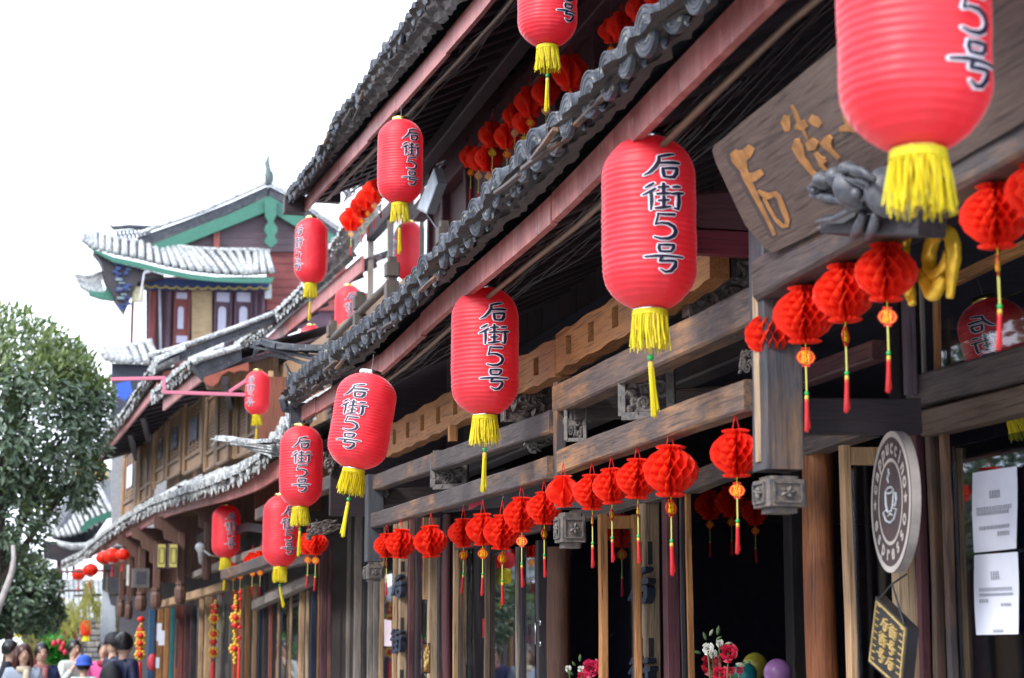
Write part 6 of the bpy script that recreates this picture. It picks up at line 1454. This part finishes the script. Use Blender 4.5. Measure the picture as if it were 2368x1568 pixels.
def add_leaf(mb, c, d, L, w_, up):
    s_ = d.cross(up); s_ = s_.normalized() if s_.length > .01 else Vector((1,0,0)); nn = s_.cross(d)
    mb.add([c, c+d*L*.35+s_*w_*.5+nn*w_*.12, c+d*L*.72+s_*w_*.38+nn*w_*.10, c+d*L-nn*w_*.1, c+d*L*.72-s_*w_*.38+nn*w_*.10, c+d*L*.35-s_*w_*.5+nn*w_*.12, c+d*L*.5], [(0,1,6),(1,2,6),(2,3,6),(3,4,6),(4,5,6),(5,0,6)])
def crown(B, blobs, Y, n, L, seed, depth=1.0, young=.16, holes=.5, m1=None, m2=None, hfreq=3.5):
    rs = random.Random(seed); mb = MB(); k = Y/FPX; cnt = 0; tot = sum(b[2]*b[3] for b in blobs); tv = min(b[1]-b[3] for b in blobs); bv = max(b[1]+b[3] for b in blobs)
    for (u, v, ru, rv) in blobs:
        m = int(n*ru*rv/tot); c = UY(u, v, Y)
        for _ in range(m):
            a = rs.uniform(0, 2*PI); z = rs.uniform(-1, 1); rr = rs.uniform(.45, 1.0)**.45; s_ = math.sqrt(1-z*z)
            p = c+Vector((ru*k*rr*s_*math.cos(a), min(ru, rv)*k*depth*rr*s_*math.sin(a), rv*k*rr*z))
            nv = mnoise.noise(p*hfreq)+.5*mnoise.noise(p*hfreq*2.3)
            if nv > holes-.25*(1 if z < .1 else 0): continue
            up = (p-c).normalized(); d = Vector((rs.uniform(-1,1), rs.uniform(-1,1), rs.uniform(-1.1,.35))).normalized(); d = (d+up*.5).normalized()
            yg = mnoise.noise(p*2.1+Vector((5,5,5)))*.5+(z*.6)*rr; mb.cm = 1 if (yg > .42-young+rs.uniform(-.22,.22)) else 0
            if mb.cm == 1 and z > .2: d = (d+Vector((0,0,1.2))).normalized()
            add_leaf(mb, p, d, L*rs.uniform(.7,1.25), L*.40*rs.uniform(.8,1.2), (up+Vector((0,0,.6))).normalized())
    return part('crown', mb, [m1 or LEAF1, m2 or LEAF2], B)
def limbs(B, base, top, r, targets, seed=1, m=None):
    mb = MB(); rs = random.Random(seed); base, top = Vector(base), Vector(top); n = 8
    mb.tube([base.lerp(top, i/n)+Vector((.03*math.sin(i), .03*math.cos(i*1.3), 0))*(1 if i else 0) for i in range(n+1)], [r*(1.25-.6*i/n) for i in range(n+1)], 9)
    for t in targets:
        t = Vector(t); s_ = base.lerp(top, rs.uniform(.7, 1)); mid = s_.lerp(t, .5)+Vector((rs.uniform(-.1,.1), rs.uniform(-.1,.1), .12)); mb.tube([s_, mid, t], [r*.5, r*.33, r*.14], 6)
    part('trunk', mb, m or BARK, B, True)
TR = thing('street_tree', 'dense round glossy-leaved tree standing nearest on the street side', 'tree', (UY(-10,1400,20).x, 20, 0))
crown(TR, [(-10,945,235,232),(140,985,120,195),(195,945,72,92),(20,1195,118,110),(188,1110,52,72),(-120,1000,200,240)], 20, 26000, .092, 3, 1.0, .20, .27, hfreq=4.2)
limbs(TR, (UY(-10,1400,20).x, 20, 0), UY(-5, 1150, 20), .09, [UY(u, v, 20+q) for u, v, q in ((150,1000,0),(60,850,.3),(-80,900,-.3),(180,1100,.1),(-150,1050,.2),(20,1000,-.4),(100,1120,.3),(0,780,0))])
mb = MB(); mb.tube([UY(u, v, 19) for u, v in ((-8,1420),(4,1385),(18,1350),(28,1320),(32,1290),(30,1260))], [.035,.034,.032,.030,.024,.02], 7); part('pale_limb', mb, plain('pale_bark', (.42,.39,.38), .8), TR, True)
T2 = thing('bushy_tree', 'lower bushy dark tree further along behind the first tree', 'tree', (UY(40,1500,29).x, 29, 0))
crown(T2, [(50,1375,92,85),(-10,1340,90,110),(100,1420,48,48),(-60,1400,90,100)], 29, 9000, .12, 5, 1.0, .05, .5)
limbs(T2, (UY(20,1500,29).x, 29, 0), UY(25, 1400, 29), .07, [UY(u, v, 29) for u, v in ((90,1380),(-30,1370),(50,1320))], 2)
# weeping yellow-green foliage
WEEP = leaf_mat('weeping_leaf', (.22,.22,.04), (.38,.36,.08), .5, .3)
def weeping(u0, u1, v0, v1, Y, n, seed, label, m=WEEP):
    rs = random.Random(seed); c = UY((u0+u1)/2, v0, Y); t = thing('weeping_plant', label, 'plant', c, 'weeping plants at the far shops'); mb = MB()
    for i in range(n):
        u = rs.uniform(u0, u1); v = v0+rs.uniform(0, (v1-v0)*.4); L = rs.uniform(.4, 1)*(v1-v); st = UY(u, v, Y+rs.uniform(-.3,.3)); k = Y/FPX; dr = rs.uniform(-.06,.12)
        for j in range(int(L/2.2)):
            q = st+Vector((dr*j*.12+.01*math.sin(j), 0, -j*2.2*k)); add_leaf(mb, q, Vector((rs.uniform(-.5,.5), rs.uniform(-.5,.5), -1)).normalized(), .055, .014, Vector((0,-1,0)))
    part('foliage', mb, m, t)
    mb = MB(); mb.tube([c+Vector((-.4,0,.05)), c+Vector((.4,0,.08))], .02, 5); mb.tube([c+Vector((.3,0,.05)), (c.x+.3, Y, .0)], .03, 6); part('stem', mb, BARK, t, True)
weeping(60, 130, 1395, 1500, 33, 46, 1, 'yellow weeping fronds over the dull red fence'); weeping(125, 180, 1375, 1480, 32.5, 40, 2, 'yellow weeping fronds before the dark shop front'); weeping(196, 214, 1330, 1460, 31, 30, 3, 'bright yellow-green strand hanging down to the far red lantern'); weeping(218, 240, 1385, 1440, 31, 14, 6, 'short yellow-green fronds beside the pale banner column'); weeping(-20, 60, 1420, 1520, 33, 40, 4, 'yellow fronds behind the small tree trunk')
t = thing('flower_bush', 'bright green bush with red flowers between the people', 'bush', (UY(128,1540,28).x, 28, 0)); rs = random.Random(8); mb = MB()
for i in range(700):
    p = UY(128+rs.gauss(0,15), 1512+rs.gauss(0,16), 28)+Vector((0, rs.uniform(-.2,.2), 0)); add_leaf(mb, p, Vector((rs.uniform(-1,1), rs.uniform(-1,1), rs.uniform(-.3,1))).normalized(), .12, .05, Vector((0,0,1)))
part('foliage', mb, leaf_mat('bright_leaf', (.03,.20,.03), (.07,.34,.06), .4, .3), t); mb = MB()
for (u, v) in ((142,1500),(146,1490),(136,1484),(124,1488),(150,1508)): mb.ball(UY(u, v, 27.7), (.035,.03,.045), 8, 6)
part('flowers', mb, plain('bush_red', (.70,.04,.08), .5), t, True); mb = MB(); mb.lathe([(.15,0),(.2,.5),(.21,.75)], 14, (t.location.x, 28, 0), cap=True); part('tub', mb, plain('tub_grey', (.2,.19,.18), .7), t, True)
# small far lanterns in the street
for u, v, Y, w, h, lab in ((199,1452,31.5,24,34,'blurred far orange-red lantern with yellow tail under the hanging fronds'),(43,1448,32,20,22,'blurred far red lantern among the yellow fronds')):
    c = UY(u, v, Y); k = Y/FPX; t = thing('far_lantern', lab, 'lantern', c); mb = MB(); mb.lathe([(w/2*k*math.sin(PI*(.12+.76*i/10))**.5, h/2*k*math.cos(PI*i/10)) for i in range(11)], 20, c); part('shade', mb, cloth('orange_red_silk', (.85,.07,.02), .35), t, True)
    mb = MB(); mb.tube([c-Vector((0,0,h/2*k)), c-Vector((0,0,(h/2+12)*k))], [.04,.07], 8); part('tail', mb, YEL, t)
# trees on the other side of the street (they show in the window glass)
def simple_tree(x, y, h, r, seed, label, n=3500):
    rs = random.Random(seed); t = thing('roadside_tree', label, 'tree', (x, y, 0), 'trees opposite the cafe'); mb = MB()
    for _ in range(n):
        d = Vector((rs.gauss(0,1), rs.gauss(0,1), rs.gauss(0,1))).normalized(); p = Vector((x,y,h))+d*r*rs.uniform(.5,1)**.4
        if mnoise.noise(p*1.3) > .15: continue
        mb.cm = 1 if rs.random() < .3 else 0; add_leaf(mb, p, Vector((rs.uniform(-1,1), rs.uniform(-1,1), rs.uniform(-1,.3))).normalized(), .2, .1, d)
    part('crown', mb, [LEAF1, LEAF2], t); limbs(t, (x,y,0), (x,y,h), .12, [(x+.7*r*math.cos(a), y+.7*r*math.sin(a), h+.4) for a in (0,2,4)], seed)
simple_tree(-5.5, 9, 3.6, 1.9, 21, 'leafy tree across the street from the doorway'); simple_tree(-6, 16, 4.0, 2.1, 22, 'leafy tree across the street further along'); simple_tree(-5.2, 24, 3.8, 1.9, 23, 'leafy tree across the street near the shops'); simple_tree(-5.6, 30, 4.3, 2.4, 24, 'broad leafy tree across the street, fourth in the row', 5000); simple_tree(-6.4, 36, 4.6, 2.6, 25, 'broad leafy tree across the street, last in the row', 5000); simple_tree(-6.9, 46, 4.8, 2.9, 27, 'broad leafy tree across the street beyond the last shop bay', 5000); simple_tree(-6.8, 20, 4.6, 2.3, 26, 'tall leafy tree across the street behind the others', 5000)

def opposite(y0, y1, x, h, seed, label):
    rs = random.Random(seed); t = thing('opposite_shop', label, 'building', (x, (y0+y1)/2, 0)); mb = MB(); mb.bx(x-4, x-.1, y0, y1, 0, h); part('wall', mb, WS('y'), t)
    n = int((y1-y0)/.9)
    for i in range(n):
        y = lerp(y0, y1, (i+.5)/n); mb = MB(); mb.bx(x-.09, x-.03, y-.38, y+.38, .2, h-.5); part('shutter', mb, rs.choice((WD('z'), WM('z'), WO('z'), WL('z'))), t)
        mb = MB(); mb.beam((x, y+.44, 0), (x, y+.44, h), .12, .12, up=(1,0,0)); part('post', mb, WD('z'), t)
    mb = MB(); mb.prism([(x+.9, y0-.2, h-.1), (x-2.2, y0-.2, h+1.0), (x-2.2, y0-.2, h+1.12), (x+.9, y0-.2, h+.02)], (0, y1-y0+.4, 0)); part('roof', mb, tile_mat(False), t)
opposite(-9, 2, -7.5, 3.0, 1, 'low dark shop across the street behind the viewer'); opposite(2.6, 13, -7.8, 3.1, 2, 'low dark shop across the street opposite the doorway'); opposite(13.6, 26, -8.2, 3.0, 3, 'low dark shop across the street further along'); opposite(26.6, 90, -8.6, 3.6, 4, 'long low dark shop across the street at the far end')

# ------------------------------------------------------------------ people
def skin_mesh(name, joints, edges, mat_, parent, root=0, sub=2):
    me = bpy.data.meshes.new(name); me.from_pydata([j[0] for j in joints], edges, []); me.materials.append(mat_)
    o = link(name, me, parent); md = o.modifiers.new('skin', 'SKIN'); md.use_smooth_shade = True
    if not me.skin_vertices: 
        bm = bmesh.new(); bm.from_mesh(me); bm.verts.layers.skin.verify(); bm.to_mesh(me); bm.free()
    for i, j in enumerate(joints):
        r = j[1]; sv = me.skin_vertices[0].data[i]; sv.radius = (r, r) if not hasattr(r, '__len__') else r; sv.use_root = (i == root)
    s = o.modifiers.new('sub', 'SUBSURF'); s.levels = sub; s.render_levels = sub
    return o
SKINM = cloth('skin', (.68,.43,.33), .08, .5); HAIRK = plain('black_hair', (.012,.010,.012), .35, var=.3); HAIRR = plain('reddish_hair', (.085,.025,.022), .35, var=.4, vscale=60); DARKE = plain('dark_lens', (.01,.01,.012), .2)
def person(u, v, Y, face, h_off, label, jacket, trousers=(.03,.03,.05), hair='short', hm=None, scarf=None, hat=None, hand_up=False, glasses=False, child=False, bag=None):
    """u, v: centre of the head in the picture; face: heading, 0 looks at the viewer"""
    p = UY(u, v, Y); H = p.z+.115; s = H/1.70; t = thing('person', label, 'person', (p.x, Y, 0), None)
    view = math.atan2(-p.x, Y)
    J = [((0,0,.93),(.13,.09)),((0,0,1.08),(.115,.085)),((0,.005,1.28),(.135,.095)),((0,.01,1.42),.055),((0,0,1.475),.050),((0,-.004,1.55),(.062,.07)),((0,.004,1.63),(.062,.07)),
         ((.165,0,1.39),.055),((-.165,0,1.39),.055),((.235,.02,1.12),.042),((-.235,.02,1.12),.042)]
    E_ = [(0,1),(1,2),(2,3),(3,4),(4,5),(5,6),(2,7),(2,8),(7,9),(8,10)]
    def hand(ie, wr, side, dirv):
        b = len(J); wr = Vector(wr); dirv = Vector(dirv).normalized(); sdv = Vector((0,-1,0)) if abs(dirv.y) < .7 else Vector((side,0,0)); J.append((tuple(wr), .028)); J.append((tuple(wr+dirv*.055), (.036,.018))); E_.extend([(ie, b), (b, b+1)])
        for k, L in enumerate((.062,.072,.068,.052)):
            c = wr+dirv*.075+sdv*(.027-.018*k); J.append((tuple(c), .0095)); J.append((tuple(c+dirv*L*.55+Vector((-side*.006,-.004,0))), .0085)); J.append((tuple(c+dirv*L+Vector((-side*.018,-.010,0))), .0075)); n = len(J); E_.extend([(b+1, n-3), (n-3, n-2), (n-2, n-1)])
        c = wr+dirv*.03+sdv*.034; J.append((tuple(c), .011)); J.append((tuple(c+dirv*.035+sdv*.012), .009)); n = len(J); E_.extend([(b, n-2), (n-2, n-1)])
    if hand_up: J[10] = ((-.22,-.10,1.14), .042); hand(10, (-.07,-.17,1.38), -1, (.35,.15,1))
    else: hand(10, (-.225,-.05,.90), -1, (0,-.1,-1))
    hand(9, (.225,-.05,.90), 1, (0,-.1,-1))
    for sd in (1, -1):
        b = len(J); J.extend([((sd*.09,0,.86),.085),((sd*.10,-.01,.48),.058),((sd*.10,.02,.10),.038),((sd*.11,-.12,.04),(.036,.028))]); E_.extend([(0,b),(b,b+1),(b+1,b+2),(b+2,b+3)])
    o = skin_mesh('body', J, E_, SKINM, t); o.scale = (s,s,s)
    q = [((0,0,.88),(.165,.12)),((0,0,1.08),(.15,.11)),((0,.005,1.28),(.165,.12)),((0,.01,1.425),(.095,.08)),((.175,0,1.385),.075),((-.175,0,1.385),.075),((.24,.02,1.12),.062),(J[10][0],.062),((.23,-.04,.93),.045),((tuple(Vector(J[10][0]).lerp(Vector((-.07,-.17,1.38)), .75)) if hand_up else (-.23,-.04,.93)),.045)]
    jm = cloth('coat_%d_%d' % (u, Y), jacket, .03, .7) if not isinstance(jacket, bpy.types.Material) else jacket
    c = skin_mesh('jacket', q, [(0,1),(1,2),(2,3),(2,4),(2,5),(4,6),(5,7),(6,8),(7,9)], jm, t); c.scale = (s,s,s)
    q = [((0,0,.94),(.145,.105)),((.09,0,.85),.10),((-.09,0,.85),.10),((.10,-.01,.48),.072),((-.10,-.01,.48),.072),((.10,.02,.10),.058),((-.10,.02,.10),.058)]
    c = skin_mesh('trousers', q, [(0,1),(0,2),(1,3),(2,4),(3,5),(4,6)], plain('trousers_%d' % u, trousers, .8), t); c.scale = (s,s,s)
    def add(name, mb, m, smooth=True): x = link(name, mb.mesh(name, m, smooth), t); x.scale = (s,s,s); return x
    mb = MB()
    for sd in (1, -1): mb.ball((sd*.11,-.05,.03), (.045,.13,.035), 10, 6)
    add('shoes', mb, HAIRK)
    mb = MB(); mb.lathe([(.001,1.475),(.030,1.480),(.052,1.505),(.068,1.54),(.078,1.585),(.080,1.63),(.072,1.675),(.045,1.71),(.001,1.722)], 20, (0,-.004,0), fn=lambda r, th, z: r*(.98+.20*math.sin(th)**2)); add('head', mb, SKINM)
    mb = MB(); mb.ball((0,-.100,1.585), (.011,.02,.024), 8, 6)
    add('nose', mb, SKINM)
    for sd in (1,-1): mb = MB(); mb.ball((sd*.080,.01,1.59), (.010,.018,.028), 8, 6); add('ear', mb, SKINM)
    mb = MB()
    for sd in (1,-1): mb.ball((sd*.030,-.082,1.612), (.022 if glasses else .011,.010,.015 if glasses else .006), 8, 6); 
    if glasses: mb.tube([(-.078,.0,1.615),(-.05,-.075,1.615),(.05,-.075,1.615),(.078,0,1.615)], .004, 5)
    else:
        for sd in (1,-1): mb.tube([(sd*.048,-.078,1.628),(sd*.03,-.088,1.633),(sd*.014,-.088,1.629)], .0035, 4)
    add('glasses' if glasses else 'eyes', mb, DARKE)
    mb = MB(); mb.ball((0,-.090,1.548), (.020,.006,.005), 8, 5); add('mouth', mb, plain('lip', (.42,.13,.12), .5))
    hm = hm or HAIRK; mb = MB(); n, m_ = 18, 12; vs = []
    for i in range(m_+1):
        a = PI*.70*i/m_
        for k in range(n):
            th = 2*PI*k/n; fr = max(0, -math.sin(th)); lim = 1-.50*fr**2 if hair == 'short' else 1-.46*fr**3
            aa = a*lim; r = 1+.05*mnoise.noise(Vector((th*2, i*.7, u)))+.03*math.sin(9*th+i); vs.append((.096*r*math.sin(aa)*math.cos(th), .008+.114*r*math.sin(aa)*math.sin(th), 1.615+.124*math.cos(aa)))
    mb.add(vs, [(i*n+k, (i+1)*n+k, (i+1)*n+(k+1)%n, i*n+(k+1)%n) for i in range(m_) for k in range(n)])
    if hair == 'long':
        for i in range(19):
            th = PI*(-.16+1.32*i/18); x, y = .088*math.cos(th), .088*math.sin(th)+.01; mb.tube([(x*.95, y*.9, 1.66), (x*1.1, y*1.08, 1.56), (x*1.22, y*1.05, 1.46), (x*1.25, y*1.0, 1.38+.02*math.sin(i*2))], [.02,.026,.024,.010], 6)
    add('hair', mb, hm)
    if scarf:
        mb = MB(); mb.lathe([(.07,1.38),(.10,1.385),(.108,1.42),(.095,1.455),(.07,1.46)], 18, fn=lambda r, th, z: r*(1+.06*math.sin(4*th+z*60))); mb.tube([(.03,-.10,1.42),(.02,-.13,1.3),(.03,-.135,1.12)], [.035,.045,.04], 8); add('scarf', mb, plain('scarf_%d' % u, scarf, .8))
    if hat:
        mb = MB(); mb.lathe([(.001,1.765),(.06,1.755),(.104,1.72),(.118,1.67),(.122,1.635),(.155 if hat[1] else .124,1.615),(.152 if hat[1] else .120,1.610)], 22, (0,.004,0))
        if not hat[1]: mb.add([(.07,-.09,1.632),(.05,-.155,1.625),(-.05,-.155,1.625),(-.07,-.09,1.632),(0,-.06,1.64)], [(0,1,2,3,4)])
        add('hat', mb, plain('hat_%d' % u, hat[0], .7))
    if bag: mb = MB(); mb.ball((0,.17,1.20), (.15,.11,.22), 14, 10); add('backpack', mb, plain('bag_%d' % u, bag, .6))
    t.rotation_euler = (0, 0, view+face)
    return t
puf = plain('navy_quilt', (.015,.022,.075), .45, var=.3, vscale=30, bumps=.012)
person(23, 1505, 26, 1.3, 0, 'dark haired person in a dark coat behind the woman in the shawl', (.02,.022,.04))
person(54, 1517, 23, .15, 0, 'woman with long reddish hair, cream scarf and pale blue shawl', (.42,.50,.62), hair='long', hm=HAIRR, scarf=(.70,.60,.46))
person(96, 1514, 24, .2, 0, 'person in sunglasses and a navy coat walking beside the shawl woman', (.020,.028,.10), glasses=True, scarf=(.35,.14,.14))
person(171, 1504, 27, .5, 0, 'person in a white sweater raising one hand to the mouth', (.62,.66,.62), hand_up=True)
person(194, 1545, 25, 2.6, 0, 'child in a bright blue brimmed hat and pale teal top', (.45,.62,.60), hat=((.03,.10,.55), True), child=True)
person(241, 1507, 27, -.1, 0, 'woman in a bright pink jacket with a red scarf', (.85,.12,.38), scarf=(.35,.02,.03))
person(262, 1492, 26, -1.2, 0, 'man in a black cap and dark blue coat, facing the man in navy', (.02,.03,.07), hat=((.008,.010,.016), False))
person(287, 1493, 22, 2.2, 0, 'dark haired man in a navy quilted jacket with black backpack, back turned', puf, bag=(.012,.012,.018))
# far mountains are hidden by the white sky; only paving runs on to the horizon
print('objects', len(bpy.data.objects), 'tris', sum(len(m.polygons) for m in bpy.data.meshes))
